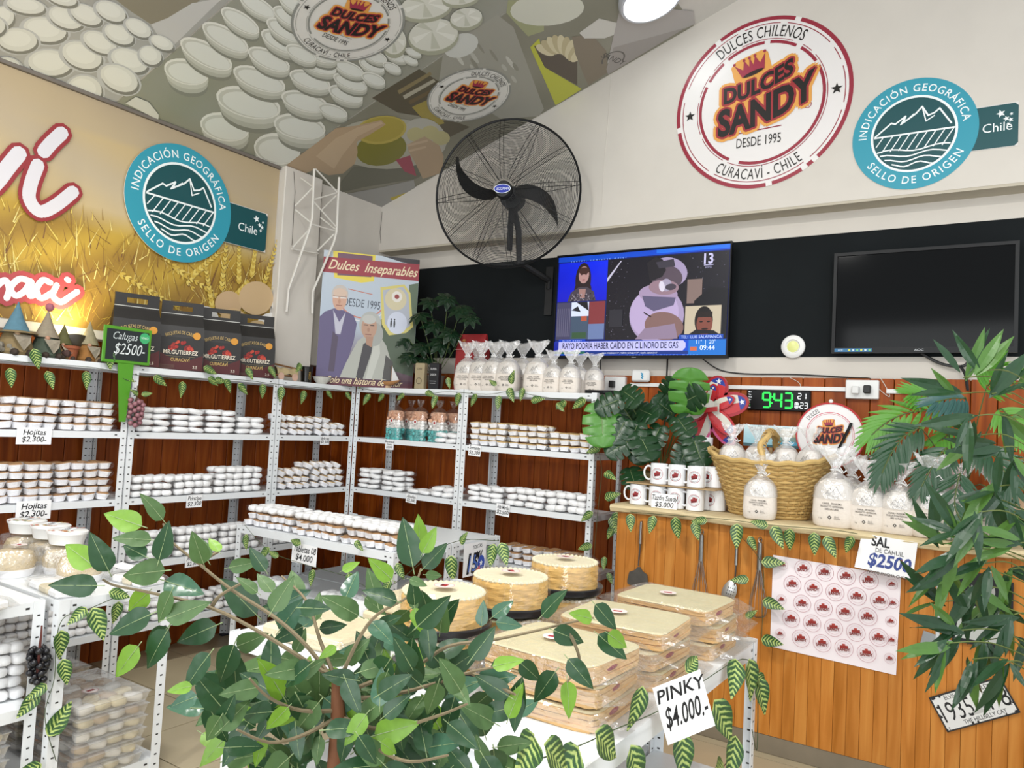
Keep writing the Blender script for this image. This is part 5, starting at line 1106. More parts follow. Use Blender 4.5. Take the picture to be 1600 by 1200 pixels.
# ---- mugs with the logo
m_cer = mat('white_ceramic', 'e9eaec', .22)
def mug_proto(label, loc):
    t = thing('mug', label, 'mug', loc); R, H = .047, .113
    MB().lathe([(R-.004, 0), (R, .004), (R, H-.002), (R-.002, H), (R-.005, H-.002), (R-.005, .006), (.001, .005)], 28).build('mug_body', m_cer, t, True)
    MB().tube(smooth_line([(-R+.002, 0, H*.82), (-R-.02, 0, H*.84), (-R-.036, 0, H*.62), (-R-.032, 0, H*.34), (-R-.014, 0, H*.2), (-R+.002, 0, H*.22)], 4), .0055, 7).build('handle', m_cer, t, True)
    def bend(p): a = p.x/R; d = R-p.y; return V((math.sin(a)*d, -math.cos(a)*d, p.z))
    p = Pr((0, 0, H*.5), lift=.0003, bend=lambda q: bend(q)); red = 'a8323a'
    p.ring(0, 0, .030, .032, red, n=36); p.ring(0, 0, .0225, .0235, '8a8a8c', n=30); [p.rect(-.0155+k*.0031, .003+(k-5)*.0006, .0034, .012, '8a1f22') for k in range(11)]; [p.rect(-.0135+k*.003, -.007+(k-4.5)*.0006, .0034, .010, '8a1f22') for k in range(10)]; [p.rect(-.006+k*.003, .013, .0034, .008, '8d2a2a') for k in range(5)]; p.arc('DULCES CHILENOS', 0, 0, .0265, .0045, '4a4444', sx=.7); p.arc('CURACAVI CHILE', 0, 0, .0265, .0045, '4a4444', mid=-PI/2, inside=True, sx=.7)
    p.text('SANDY', 0, -.009, .006, '1a1010', rot=.2, bold=.03); p.build('logo_print', [c for c in t.children if c.name.startswith('mug_body')][0]); return t
MG = None; YM = 4.0
def mug(label, X, z, y=YM, rz=.12):
    global MG
    x = at(X, 760, y=y).x; loc = (x, y, z)
    if MG is None: MG = mug_proto(label, loc); o = MG
    else: o = dup(MG, None, loc, None, label)
    o.rotation_euler = (0, 0, rz); o['group'] = 'logo mugs on the counter'
for i, X in enumerate((998, 1028, 1057, 1087)): mug('white logo mug in the lower front row, %s from the monstera side' % ORD[i], X, ZC, rz=.2 if i else .05)
bx0, bx1 = at(984, 757, y=YM).x, at(1122, 757, y=YM).x; ZB = ZC+.116
tag(MB().rbox((bx0, YM-.05, ZB), (bx1, YM+.18, ZB+.006), .001).build('mug_board', mat('thin_board', 'a98d66', .7, noise=.2)), 'thin wooden board lying between the two layers of mugs', 'board')
for i, X in enumerate((1029, 1057, 1087)): mug('white logo mug in the upper front row, %s from the monstera side' % ORD[i], X, ZB+.007, rz=.15)
for i, X in enumerate((1098, 1115)):
    mug('white logo mug in the lower layer behind the front row, %s from left' % ORD[i], X+6, ZC, YM+.12, -.6); mug('white logo mug in the upper layer behind the front row, %s from left' % ORD[i], X, ZB+.007, YM+.12, -.6)
mug('single white logo mug standing between monstera pot and basket', 1098, ZC+.28, 4.3, .2)
tag(MB().rbox((at(1098, 700, y=4.3).x-.1, 4.22, ZC), (at(1098, 700, y=4.3).x+.07, 4.4, ZC+.278), .004).build('kraft_box', mat('kraft', '8a6d4a', .8, noise=.15)), 'brown kraft box behind the mugs', 'box')
card('white card reading Tazon Sandy 5.000 in front of the mugs', ('Tazón Sandy', '$5.000'), (1038, 784), .145, .085, nB, dict(y=YM-.056))
# ---- wicker basket
b0 = at(1140, 800, y=4.1); bk = thing('wicker_basket', 'large oval wicker basket with arched handle full of salt bags', 'basket', (-1.065, 4.14, ZC)); m_wk = mat('wicker', 'c3a468', .6, noise=.25, nscale=50); m_wk2 = mat('wicker_dark', 'a98850', .6, noise=.25, nscale=50)
def bk_r(v): return (.20+.115*v**1.1, .125+.06*v)
b = MB(); NR = 22
for j in range(NR):
    v = j/(NR-1); rx, ry = bk_r(v); z = .012+.265*v; n = 84
    b.mat(j % 2).tube([(rx*(1+.018*math.sin(i*PI/2+j*PI))*math.cos(2*PI*i/n), ry*(1+.018*math.sin(i*PI/2+j*PI))*math.sin(2*PI*i/n), z+.05*v*(math.cos(2*PI*i/n)**2)**2+rnd.uniform(-.001, .001)) for i in range(n)], .0066, 5, closed=True)
o = b.build('woven_side', [m_wk, m_wk2], bk, True); o['kind'] = 'stuff'
for i in range(42):
    a = 2*PI*(i+.5)/42; MB().tube([(bk_r(v)[0]*math.cos(a), bk_r(v)[1]*math.sin(a), .012+.27*v+.05*v*math.cos(a)**4) for v in (0, .5, 1)], .0045, 5).build('stake', m_wk2, bk, True)
n = 84
MB().tube([(bk_r(1)[0]*1.02*math.cos(2*PI*i/n), bk_r(1)[1]*1.02*math.sin(2*PI*i/n), .285+.05*math.cos(2*PI*i/n)**4+.004*math.sin(i*1.3)) for i in range(n)], .013, 6, closed=True).build('braided_rim', m_wk, bk, True)
MB().lathe([(.2, .0), (.205, .008), (.001, .008)], 40, sy=.625).build('basket_base', m_wk2, bk)
MB().tube([(.012*math.sin(i*.9), .185*math.cos(PI*i/24), .27+.17*math.sin(PI*i/24)) for i in range(25)], .016, 7).build('handle', m_wk, bk, True)
for i in range(18):
    a = PI*(i+.5)/18; MB().tube([(.019*math.cos(q), (.185)*math.cos(a)+.004*math.cos(q), .27+.17*math.sin(a)+.019*math.sin(q)*math.sin(a)) for q in [2*PI*k/8 for k in range(8)]], .004, 4, closed=True).build('handle_binding', m_wk2, bk)
for i, (dx, dy, rz, ln) in enumerate(((-.2, 0, .3, 0), (-.075, .03, -.2, 0), (.075, .02, .2, 0), (.2, 0, -.3, 0))): salt('salt bag inside the wicker basket, %s from the mugs' % ORD[i], (-1.065+dx, 4.14+dy, ZC+.19), rz, .82, ln)
salt('salt bag standing in front of the wicker basket', (at(1187, 800, y=3.955).x, 3.955, ZC), .1, .95)
for i, X in enumerate((1303, 1355, 1404, 1458)): salt('salt bag at the counter front right of the basket, %s from it' % ORD[i], (at(X, 810, y=3.985).x, 3.985, ZC), .1*math.sin(i*3), [1.12, .98, .96, 1.08][i])
for i, X in enumerate((1328, 1382, 1434, 1496, 1552)): salt('salt bag in the back row right of the basket, %s from it' % ORD[i], (at(X, 790, y=4.16).x, 4.17, ZC), .1*math.sin(i*2), 1.0)
# ---- flag pinwheel
fc = at(1106, 638, y=4.42); fw = thing('flag_pinwheel', 'foil flower ornament with Chilean flag petals and bow', 'ornament', fc); m_foil = attr_mat('foil_petal', .28, coat=.4)
def petal(ax_, ln, wd, c_edge, star=True, dz=0.):
    d = V((math.cos(ax_), 0, math.sin(ax_))); s_ = V((-d.z, 0, d.x)); b = MB(); n = 26; f = lambda k, q, yy: d*(ln*.52+ln*.48*k*math.cos(q)) + s_*(wd*k*math.sin(q)) + V((0, yy, 0))
    ring = [2*PI*i/n for i in range(n)]; b.colr(c_edge); k0 = V((0, dz, 0))
    b.prism(ring, lambda q: f(1, q, dz+.012), lambda q: f(1, q, dz)); o = b.build('petal', m_foil, fw)
    p = Pr(k0-V((0, .0006, 0)), d, s_ if d.cross(s_).y < 0 else -s_, lift=.0004); sg = 1
    p.disc(ln*.52, 0, ln*.41, 'd5d0c4', b=wd*.76, n=26); p.poly([(ln*.52+ln*.41*math.cos(t_), wd*.76*math.sin(t_)) for t_ in [PI+(PI)*i/14 for i in range(15)]], 'c03238')
    p.poly([(ln*.52+ln*.41*math.cos(t_), wd*.76*math.sin(t_)) for t_ in [-.95+1.9*i/12 for i in range(13)]], '2c3f96'); p.star(ln*.52+ln*.31, 0, wd*.26, 'e6e6ea'); p.build('flag_print', o, m_foil)
for a, ln, wd, c_, dz in ((1.25, .205, .075, 'a51f2c', .02), (1.35, .15, .035, 'b8222c', 0), (.22, .24, .072, 'a51f2c', .02), (.4, .17, .038, 'b8222c', 0), (-.72, .22, .05, 'b8222c', 0), (-.95, .26, .06, 'c85a86', .03), (-1.9, .24, .06, 'c85a86', .03), (-2.85, .19, .055, 'a51f2c', .01)): petal(a, ln, wd, c_, dz=dz)
b = MB(); b.grid(lambda u, v: (-.075+.15*u, -.02-.012*math.sin(u*2*PI), -.03+.06*v+.02*math.sin(u*PI*1.6-.4)+.02*u), 12, 2); o = b.build('bow', mat('bow_white', 'd8d4cc', .5), fw)
p = Pr((0, -.036, .004), (.98, 0, .13), (0, 0, 1), lift=.001); p.rect(0, -.016, .14, .028, 'b02c30', .0); p.rect(-.052, .014, .036, .03, '1d2238'); p.star(-.052, .014, .009, 'e6e6ea'); p.build('bow_print', fw)
MB().tube([(0, .02, 0), (.01, .05, -.3), (.0, .06, fc.z*0-(fc.z-ZC))], .005, 5).build('stick', mat('pin_stick', 'd0d0d0', .5), fw)
# ---- leaflet and round plate
c = at(1207, 682, y=4.36); t = thing('leaflet_sign', 'blue SAL DE CAHUIL leaflet board propped above the basket', 'sign', (c.x, 4.36, c.z)); MB().box((-.16, 0, -.06), (.16, .004, .06)).build('board', m_board, t)
p = Pr((0, -.0005, 0), lift=.0003); p.field(lambda u, v: mixc('8fc4d4', 'c9dfe4', v), -.16, -.06, .16, .06, 4, 4); p.poly([(-.16, -.06), (.16, -.06), (.16, -.04), (.02, -.048), (-.16, -.042)], '41646c'); p.poly([(.02, -.03), (.16, -.05), (.16, .055), (.02, .05)], '7d9a94'); p.poly([(.03, .0), (.15, .0), (.13, .04), (.05, .045)], 'a9a58c'); p.rect(.128, .02, .035, .035, 'cfc9a8'); p.disc(.09, -.035, .05, '4fa5c8', b=.012); p.text('SAL DE', -.06, .05, .009, '2a3f55', sx=1.1); p.text('CAHUIL', -.075, .027, .021, '24384f', bold=.02, sx=.98); p.text('SALINAS', .07, .01, .011, 'e6eef0', shear=.3)
for i in range(3): p.disc(-.13+i*.045, -.005, .01, 'a9d4e0', n=12)
p.build('print', t); MB().box((-.02, .004, -(c.z-ZC)), (.0, .02, .0)).build('prop', mat('thin_board'), t)
c = at(1297, 680, y=4.34); R = .17; t = thing('round_logo_plate', 'round white DULCES SANDY plate with red rim and black pen across', 'plate', (c.x, 4.34, c.z))
round_board((0, 0, 0), R, (0, -1, 0), (1, 0, 0), .008).build('plate_disc', m_board, t); MB().tube([(R*math.cos(2*PI*i/48), -.008, R*math.sin(2*PI*i/48)) for i in range(48)], .005, 5, closed=True).build('rim', mat('red_rim', 'c03a40', .4), t)
p = Pr((0, -.0085, 0), lift=.0003); p.disc(0, 0, R*.95, 'e6e4e4', n=48); p.ring(0, 0, R*.7, R*.72, 'c8405a', n=60); p.ring(0, 0, R*.66, R*.67, 'c8405a', n=60); p.arc('DULCES', 0, 0, R*.83, R*.13, '2a2522', mid=PI*.72, sx=.65); p.arc('CHILE', 0, 0, R*.83, R*.13, '2a2522', mid=-PI*.3, inside=True, sx=.65); wordmark(p, 0, R*.02, R*.44, .1); p.build('print', t)
MB().ball((0, -.005, R+.01), .012).build('hanger_knob', m_wht, t, True); MB().tube([(.03, -.02, -.11), (.1, -.022, .05), (.106, -.022, .07)], [.006, .008, .008], 7).build('pen', m_blk, t, True)
MB().box((-.03, 0, -(c.z-ZC)), (.03, .03, -R*.7)).build('easel_foot', mat('thin_board'), t)
m_stone = mat('tan_stone', 'c2a384', .85, noise=.2, nscale=25, bump=.5)
t = thing('stone_blocks', 'row of tan stone blocks at the wall behind the salt bags', 'stone blocks'); x = at(1340, 700, y=4.5).x
for i in range(5): MB().rbox((x+i*.155, 4.5, ZC), (x+i*.155+.15, 4.6, ZC+.185+.004*(i % 2)), .006).build('stone_block', m_stone, t)
# ---- kitchen tools hanging on the counter front
m_ss = mat('brushed_steel', '9a9a98', .3, metal=1); m_ss2 = mat('worn_steel', '6d6a66', .4, metal=1, noise=.2, nscale=30)
YC = CY-.004
def hangpt(X, Y): return at(X, Y, y=YC-.012)
def tool(name, label, X, Y0): c = hangpt(X, Y0); t = thing(name, label, 'utensil', c); MB().tube([(0, 0, -.012), (0, .016, -.010)], .003, 5).build('nail', m_ss2, t); return t, c
t, c = tool('turner', 'steel wok turner hanging from the counter front', 1002, 812); zb = hangpt(997, 918).z-c.z; q = .0035
MB().tube([(0, 0, -.01), (0, 0, -.13)], [.007, .009], 8).build('handle', m_ss, t, True); MB().tube([(0, 0, -.13), (-.004, -.002, -.25)], [.006, .004], 6).build('shaft', m_ss2, t, True)
out = [(-.006, -.255), (.008, -.255), (.022, -.275), (.05, -.29), (.056, -.34), (.054, zb+.01), (.0, zb), (-.062, zb+.01), (-.066, -.34), (-.056, -.29), (-.024, -.275)]
MB().prism(out, lambda p: V((p[0], 0, p[1])), lambda p: V((p[0], -.003, p[1]))).build('blade', m_ss2, t)
def whisk(label, X, Y0, Y1):
    t, c = tool('balloon_whisk', label, X, Y0); H = c.z-hangpt(X, Y1).z; MB().tube([(.008*math.cos(2*PI*i/12), 0, -.012+.014*math.sin(2*PI*i/12)) for i in range(12)], .0025, 5, closed=True).build('hang_loop', m_ss, t, True)
    MB().tube([(0, 0, -.026), (0, 0, -.16)], [.012, .013], 10).build('handle', m_ss, t, True); L = H-.16
    for k in range(7):
        a = PI*k/7; w_ = .042
        pts = [(math.cos(a)*w_*math.sin(PI*min(1, u*1.0))**.8*s_*(1 if True else 1), math.sin(a)*w_*.6*math.sin(PI*u)**.8*s_, -.16-L*z) for s_, u, z in [(1, .05, 0), (1, .15, .3), (1, .35, .6), (1, .5, .8), (1, .3, .95), (0, 0, 1), (-1, .3, .95), (-1, .5, .8), (-1, .35, .6), (-1, .15, .3), (-1, .05, 0)]]
        MB().tube(smooth_line(pts, 3), .0012, 4).build('wire', m_ss, t, True)
whisk('steel balloon whisk hanging right of the wok turner', 1097, 828, 950); whisk('steel balloon whisk hanging beside the logo wrapping sheet', 1188, 840, 966)
t, c = tool('slotted_spoon', 'steel slotted spoon hanging between the two whisks', 1152, 830); H = c.z-hangpt(1142, 943).z
MB().tube([(0, 0, -.02), (0, 0, -.17)], [.008, .009], 8).build('handle', m_ss, t, True); MB().tube([(0, 0, -.17), (-.004, 0, -.30), (-.02, 0, -H+.1)], .0045, 6).build('shaft', m_ss2, t, True)
an = .32; sp = MB().grid(lambda u, v: (-.03+(u-.5)*.075*math.sin(PI*(.08+.84*v))**.6*math.cos(an)-(.5-v)*.115*math.sin(an)*-1*.9, -.018*(1-(2*u-1)**2)*math.sin(PI*v), -H+.055+(.5-v)*.115*math.cos(an)*-1*-1-(u-.5)*.05*math.sin(an)), 10, 12); sp.build('bowl', mat('spoon_steel', 'c4c4c2', .35, metal=.8), t, True)
b = MB()
for i in range(4):
    for j in range(5): b.ball((-.045+i*.011+j*.004, -.0185, -H+.02+j*.016-i*.002), .0027, 6, 4)
b.build('drain_hole', m_hole, t)
# ---- wrapping sheet with the logo pattern
A, B, C, D = [at(*q, y=YC) for q in ((1208, 867), (1408, 901), (1400, 1055), (1203, 1010))]
ws = thing('wrapping_sheet', 'pink-white sheet printed with rows of small round logos on counter front', 'paper sheet', A); b = MB(); b.add([q-A for q in (D, C, B, A)]+[q-A+V((0, .0012, 0)) for q in (D, C, B, A)], [(0, 1, 2, 3), (7, 6, 5, 4), (0, 4, 5, 1), (1, 5, 6, 2), (2, 6, 7, 3), (3, 7, 4, 0)]); b.build('sheet', mat('pink_paper', 'ebe2e6', .6), ws)
p = Pr((0, -.0008, 0), lift=.0002); g = .097
W = (B-A).length; Hh = (A-D).length; rr = math.atan2((B-A).z, (B-A).x)
ux, uz = (B-A)/W, (D-A)/Hh
for j in range(8):
    for i in range(8):
        u, v = (i+.5-(.5 if j % 2 else 0))*g, (j+.5)*.083
        if u < .01 or u > W+.02 or v > Hh-.025: continue
        if u > W-.045 or v > Hh-.04 or u < .05: k = .55
        else: k = .95
        q = ux*min(max(u, .03), W-.03)+uz*v; cx, cy = q.x, q.z
        p.ring(cx, cy, .0415*k, .0435*k, 'b98792', n=26); p.ring(cx, cy, .031*k, .032*k, 'c095a0', n=22); p.rect(cx, cy+.006*k, .038*k, .014*k, '8e2a24', .1); p.text('SANDY', cx, cy-.013*k, .014*k, '7a1f1c', rot=.1, bold=.04, sx=.85); p.rect(cx-.002, cy+.017*k, .014*k, .008*k, 'a83c30', .1)
p.build('print', ws)
# ---- salt price sign, plate, portrait
A, B, C, D = [at(*q, y=CY-.062) for q in ((1347, 833), (1434, 848), (1426, 906), (1335, 886))]
t = thing('salt_price_sign', 'white hand-lettered SAL 2500 sign hanging from the counter slab', 'sign', A); b = MB(); b.add([q-A for q in (D, C, B, A)]+[q-A+V((0, .0015, 0)) for q in (D, C, B, A)], [(0, 1, 2, 3), (7, 6, 5, 4), (0, 4, 5, 1), (1, 5, 6, 2), (2, 6, 7, 3), (3, 7, 4, 0)]); b.build('card', mat('card_white'), t)
p = Pr((0, -.0008, 0), lift=.0002); ux = (B-A).normalized(); ro = math.atan2(ux.z, ux.x); T = lambda a, bb: ((A-A+ux*a-V((-ux.z, 0, ux.x))*bb).x, (ux*a-V((-ux.z, 0, ux.x))*bb).z)
p.text('SAL', *T(.08, .046), .04, '1c1c20', rot=ro, bold=.03, sx=.8); p.text('DE CAHUIL', *T(.12, .074), .02, '1c1c20', rot=ro, sx=.8); p.text('$2500', *T(.12, .137), .056, '3a4a8c', rot=ro, shear=.15, bold=.03, sx=.85); p.text('NOVIO ENIGMA CHILENO', *T(.13, .173), .0135, '1c1c20', rot=ro, sx=.8)
for i in range(7): p.line([T(.17+i*.012, .09+i*.012), T(.23+i*.006, .15+i*.006)], .005, 'cc4048')
p.build('lettering', t)
A, B, C, D = [at(*q, y=YC-.006) for q in ((1449, 1089), (1573, 1052), (1597, 1114), (1480, 1145))]; c = (A+C)/2; ro = math.atan2((B-A).z, (B-A).x)
t = thing('number_plate', 'tilted black and white metal number plate reading 1935 on counter front', 'number plate', c); t.rotation_euler = (0, -ro, 0)
MB().rbox((-.152, -.003, -.076), (.152, .0, .076), .0012).build('plate', mat('plate_black', '18181a', .4), t)
p = Pr((0, -.0034, 0), lift=.0003); p.rect(0, 0, .29, .138, 'd6d6d4'); rr = random.Random(9)
p.text('1935', -.075, -.038, .078, '141416', sx=.66, bold=.0); p.text('1 8', .095, -.038, .078, '141416', sx=.72); p.text('ELVIS ARON PRESLEY', .0, .048, .017, '141416', sx=.82, bold=.008); p.text('THE HILLBILLY CAT', .02, -.062, .017, '141416', sx=.82, bold=.008)
for i in range(30): a = rr.choice([-.14, .14, rr.uniform(-.14, .14)]); p.disc(a+rr.uniform(-.006, .006), rr.choice([-.066, .066, rr.uniform(-.06, .06)]) if abs(a) > .139 else rr.choice([-.066, .067]), rr.uniform(.002, .006), rr.choice(['1a1a1c', '2a2a2c', '141416']), n=6)
p.poly([(.0, -.02), (.012, .02), (.03, .025), (.04, -.02)], 'a9a9a6'); p.disc(.022, .03, .009, '9a9a98', n=12); p.rect(.02, -.03, .07, .014, 'b5b5b2'); p.build('print', t)
A, C = at(1490, 905, y=YC-.004), at(1582, 1010, y=YC-.004)
t = thing('portrait_picture', 'dark portrait picture of a figure in white on the counter front behind bamboo', 'picture', ((A.x+C.x)/2, YC-.004, (A.z+C.z)/2)); w_, h_ = (C.x-A.x)/2, (A.z-C.z)/2+.02; MB().box((-w_, -.004, -h_), (w_, 0, h_)).build('board', m_blk2, t)
p = Pr((0, -.0046, 0), lift=.0003); p.rect(0, 0, 2*w_, 2*h_, '14161e'); p.poly([(-.10, -h_+.02), (-.09, -.03), (-.03, .02), (.04, .02), (.1, -.02), (.11, -h_+.02)], 'b5b8b4'); p.disc(0, .09, .045, '9c9c98', b=.06); p.disc(0, .13, .05, '1a1a1c', b=.035); p.disc(.0, .075, .03, 'b5b3ac', b=.035); p.poly([(-.02, .03), (.03, .03), (.005, -.02)], '8d8c88'); p.build('print', t)
c = at(1462, 1010, y=YC-.004); tag(MB().rbox((-.06, -.006, -.05), (.06, 0, .05), .002).build('grey_tile', mat('grey_glass', '8d9296', .2, noise=.2), None, False, c, (0, .2, 0)), 'small tilted grey tile fixed below the portrait', 'tile')
c = at(1466, 955, y=YC-.004); tag(MB().rbox((-.008, -.008, -.16), (.008, 0, .16), .002).build('light_strip', mat('strip_white', 'c9ccd0', .4), None, False, c), 'narrow pale vertical strip left of the portrait', 'strip')
# ================================================================ cakes, slabs, tubs and trays on the tables
m_cake = mat('layered_pastry', 'd6ad66', .7, noise=.4, nscale=28, bump=.6, stretch=(1, 1, 5)); m_cream = mat('cream_topping', 'e3d9bb', .6, noise=.12, nscale=25); m_dome = film('clear_dome', t=.88, rough=.06, bump=.25, nscale=30)
def cake_proto(label, loc):
    t = thing('round_cake', label, 'cake', loc); R = .128; rr = random.Random(2)
    MB().lathe([(.13, 0), (.146, .002), (.15, .010), (.15, .022), (.144, .026), (.134, .02)], 40).build('black_tray', mat('tray_black', '1d1d20', .3), t, True)
    prof = []
    for i in range(10): prof.append((R*(1-.02*(i % 2)), .02+i*.0085))
    MB().lathe(prof+[(R*.96, .107)], 48, wob=lambda q, z: 1+.012*math.sin(q*9+z*200)+.01*math.sin(q*23+z*70)).build('cake_layers', m_cake, t, True)
    MB().lathe([(R*.97, .105), (R*.95, .110), (.001, .110)], 40).build('cake_top', m_cream, t, True)
    for i in range(44):
        a = 2*PI*i/44; MB().ball((R*.93*math.cos(a), R*.93*math.sin(a), .108), .0085, 6, 4, sz=.8).build('piped_dot', m_cream, t, True)
    n = 60; MB().lathe([(.142, .024), (.138, .06), (.133, .112), (.122, .122), (.001, .1235)], n, wob=lambda q, z: 1+(.012*math.sin(q*30) if .03 < z < .115 else 0), caps=False).build('clear_lid', m_dome, t, True)
    p = Pr((0, 0, .1242), (1, .3, 0), (-.3, 1, 0), lift=.0003); p.disc(0, 0, .034, 'd8ccc4', n=28); p.ring(0, 0, .03, .0315, 'b0565a', n=28); p.rect(0, .004, .03, .014, '9c2428', .1); p.rect(0, -.006, .024, .009, '5a1416', .1); p.build('round_label', [c for c in t.children if c.name.startswith('clear_lid')][0]); return t
CK = None
def cake(label, x, y, z, rz=0):
    global CK
    if CK is None: CK = cake_proto(label, (x, y, z)); o = CK
    else: o = dup(CK, None, (x, y, z), None, label)
    o.rotation_euler = (0, 0, rz); o['group'] = 'round layered cakes'
for nm, X, Y, D in (('nearest the ficus', 694, 919, 2.3), ('in the middle', 798, 901, 2.58), ('farthest back', 883, 872, 2.92)):
    c = at(X, Y, d=D); cake('lower round layered cake of the pair %s' % nm, c.x, c.y, TZ+.001, D); cake('upper round layered cake of the pair %s' % nm, c.x, c.y, TZ+.127, D*2)
# flat boxed cakes left of the round ones
m_flat = mat('pale_sponge', 'dccfae', .75, noise=.2, nscale=30, bump=.3)
for i, (x, y, z, lab) in enumerate(((-1.78, 2.2, 0, 'flat wrapped sponge slab under another one behind the ficus'), (-1.77, 2.21, .052, 'flat wrapped sponge slab with orange label behind the ficus'), (-1.9, 1.86, 0, 'flat wrapped sponge slab at the front corner of the centre table'), (-1.75, 2.62, 0, 'flat wrapped sponge slab at the back of the centre table'))):
    t = thing('sponge_cake', lab, 'cake', (x, y, TZ+.001+z), .04*(i-1)); MB().rbox((-.17, -.14, 0), (.17, .14, .045), .01).build('sponge', m_flat, t); o = obj('plastic_wrap', wrap_mesh(.35, .29, .047, .02, i), t)
    p = Pr((.02, 0, .0492), (1, 0, 0), (0, 1, 0), lift=.0003); p.rect(0, 0, .07, .05, 'd9ccc0'); p.rect(0, 0, .045, .022, 'b5563c'); p.build('label', t)
# puff pastry slabs
m_puff = mat('puff_pastry', 'deb57c', .7, noise=.3, nscale=26, bump=.9, stretch=(1, 1, 5)); m_glaze = mat('pale_glaze', 'ded4ad', .5, noise=.12, nscale=14); m_jam = mat('red_jam', '8e2a3c', .3); m_fp = film('slab_film', t=.74, rough=.14, bump=1.0, nscale=26, haze=.12)
def puff(label, x, y, z, rz, s=1.):
    rr = random.Random(int(x*1e3+z*1e5)); t = thing('puff_pastry', label, 'pastry slab', (x, y, z), rz, 'puff pastry slabs'); L, W, H = .175*s, .15*s, .05
    def outline(k): 
        n = 40; o = []
        for i in range(n):
            q = 2*PI*i/n; c_, s_ = math.cos(q), math.sin(q); o.append((L*k*(1+rr.uniform(-.018, .012))*math.copysign(abs(c_)**.22, c_), W*k*(1+rr.uniform(-.02, .012))*math.copysign(abs(s_)**.22, s_)))
        return o
    for l in range(3):
        z0 = l*.0155; MB().prism(outline(1-.012*(l == 1)), lambda q: V((q[0]*.99, q[1]*.99, z0+rr.uniform(-.001, .001))), lambda q: V((q[0], q[1], z0+.0145+rr.uniform(-.002, .001)))).build('pastry_layer', m_puff, t)
    MB().prism(outline(.985), lambda q: V((q[0], q[1], .046)), lambda q: V((q[0]*.97, q[1]*.97, H))).build('glazed_top', m_glaze, t)
    for jx, jy, sx, sy in ((L*.55, -W*.985, 1.9, .25), (-L*.98, W*.2, .25, 1.9)): MB().ball((jx+rr.uniform(-.04, .04)*(sx > 1), jy, .028), .016, sx=sx, sy=sy, sz=.5).build('jam_streak', m_jam, t, True)
    w_ = wrap_mesh(2*L+.014, 2*W+.014, H+.006, .06, rr.randrange(99)); o = obj('plastic_wrap', w_, t); o.data.materials[0] = m_fp
    p = Pr((.03, 0, H+.0085), (1, .2, 0), (-.2, 1, 0), lift=.0003); p.disc(0, 0, .03, 'dccfca', n=24); p.rect(0, .002, .028, .016, 'a3323c', .1); p.build('label', t)
for nm, y, n, x in (('farthest pile by the counter', 2.66, 3, -.985), ('middle pile', 2.26, 3, -1.0), ('near pile behind the price card', 1.87, 3, -1.01)):
    for l in range(n): puff('%s wrapped puff pastry slab of the %s' % (['bottom', 'second', 'third', 'top'][l if l < n-1 else 3], nm), x+rnd.uniform(-.012, .012), y+rnd.uniform(-.012, .012), TZ+.001+l*.056, PI+.06*math.sin(l*2+y*7))
tag(MB().rbox((-.1, -.07, 0), (.1, .07, .05), .008).build('white_box', mat('glossy_white', 'e3e5e8', .25), None, False, (-1.0, 1.45, TZ+.001)), 'white box at the near end of the puff pastry table', 'box')
t = thing('flower_cake', 'wrapped cake with a pink sugar rose on the low shelf under the puff pastry', 'cake', (-.93, 1.95, .301)); MB().lathe([(.1, 0), (.105, .05), (.09, .06), (.001, .06)], 24).build('cake_body', m_cream, t, True)
for i in range(12):
    a = i*2.4; r_ = .012+.0035*i; MB().grid(lambda u, v: (r_*math.cos(a+(u-.5)*1.6)*(1+.25*v), r_*math.sin(a+(u-.5)*1.6)*(1+.25*v), .06+.05*v*(1-.3*abs(u-.5))-.0015*i), 5, 3).build('sugar_petal', mat('sugar_pink', 'd99a88', .6), t, True)
# clear trays of mixed sweets on the low boards
m_tray = film('clear_tray', t=.62, rough=.08, bump=.3, nscale=24, haze=.35); sw = [lump_mesh(.075, .06, .032).mesh('sweet', m, 2) for m in (mat('sweet_white', 'dcd8d0', .6, noise=.06), mat('sweet_tan', 'b59c7e', .7, noise=.2), mat('sweet_cream', 'd3c6a4', .6, noise=.15))]  # tray film's diffuse haze whitens it in place of plastic glare
def tray(label, x, y, z, rz, group):
    rr = random.Random(int(x*997+z*4999+y*31)); t = thing('clear_tray', label, 'sweets tray', (x, y, z), rz, group); L, W, H = .2, .14, .045
    for i in range(5):
        for j in range(4): obj('sweet', rr.choice([sw[0], sw[0], sw[1], sw[2]]), t, ((i-2)*.077, (j-1.5)*.064, .003), (rr.uniform(-.15, .15), rr.uniform(-.15, .15), rr.uniform(0, 3)))
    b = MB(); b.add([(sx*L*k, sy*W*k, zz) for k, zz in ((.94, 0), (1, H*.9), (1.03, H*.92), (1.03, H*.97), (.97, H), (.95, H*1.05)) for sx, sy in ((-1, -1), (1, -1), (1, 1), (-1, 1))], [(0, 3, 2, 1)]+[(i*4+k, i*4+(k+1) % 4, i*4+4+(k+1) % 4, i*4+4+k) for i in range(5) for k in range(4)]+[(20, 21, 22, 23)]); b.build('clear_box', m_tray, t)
    p = Pr((.05, -.02, H*1.05+.0006), (0, 1, 0), (-1, 0, 0), lift=.0003); p.disc(0, 0, .03, 'd6cfcc', n=24); p.ring(0, 0, .027, .029, 'a8666a', n=24); p.rect(0, 0, .03, .016, '8e2026', .1); p.build('label', t)
LW = ['bottom', 'second', 'third', 'fourth', 'fifth', 'sixth']
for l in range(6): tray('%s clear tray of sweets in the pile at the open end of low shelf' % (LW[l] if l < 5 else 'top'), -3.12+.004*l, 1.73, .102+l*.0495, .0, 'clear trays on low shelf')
for l in range(6): tray('%s clear tray of sweets in the pile farther under the table' % (LW[l] if l < 5 else 'top'), -3.55, 1.73, .102+l*.0495, .0, 'clear trays on low shelf')
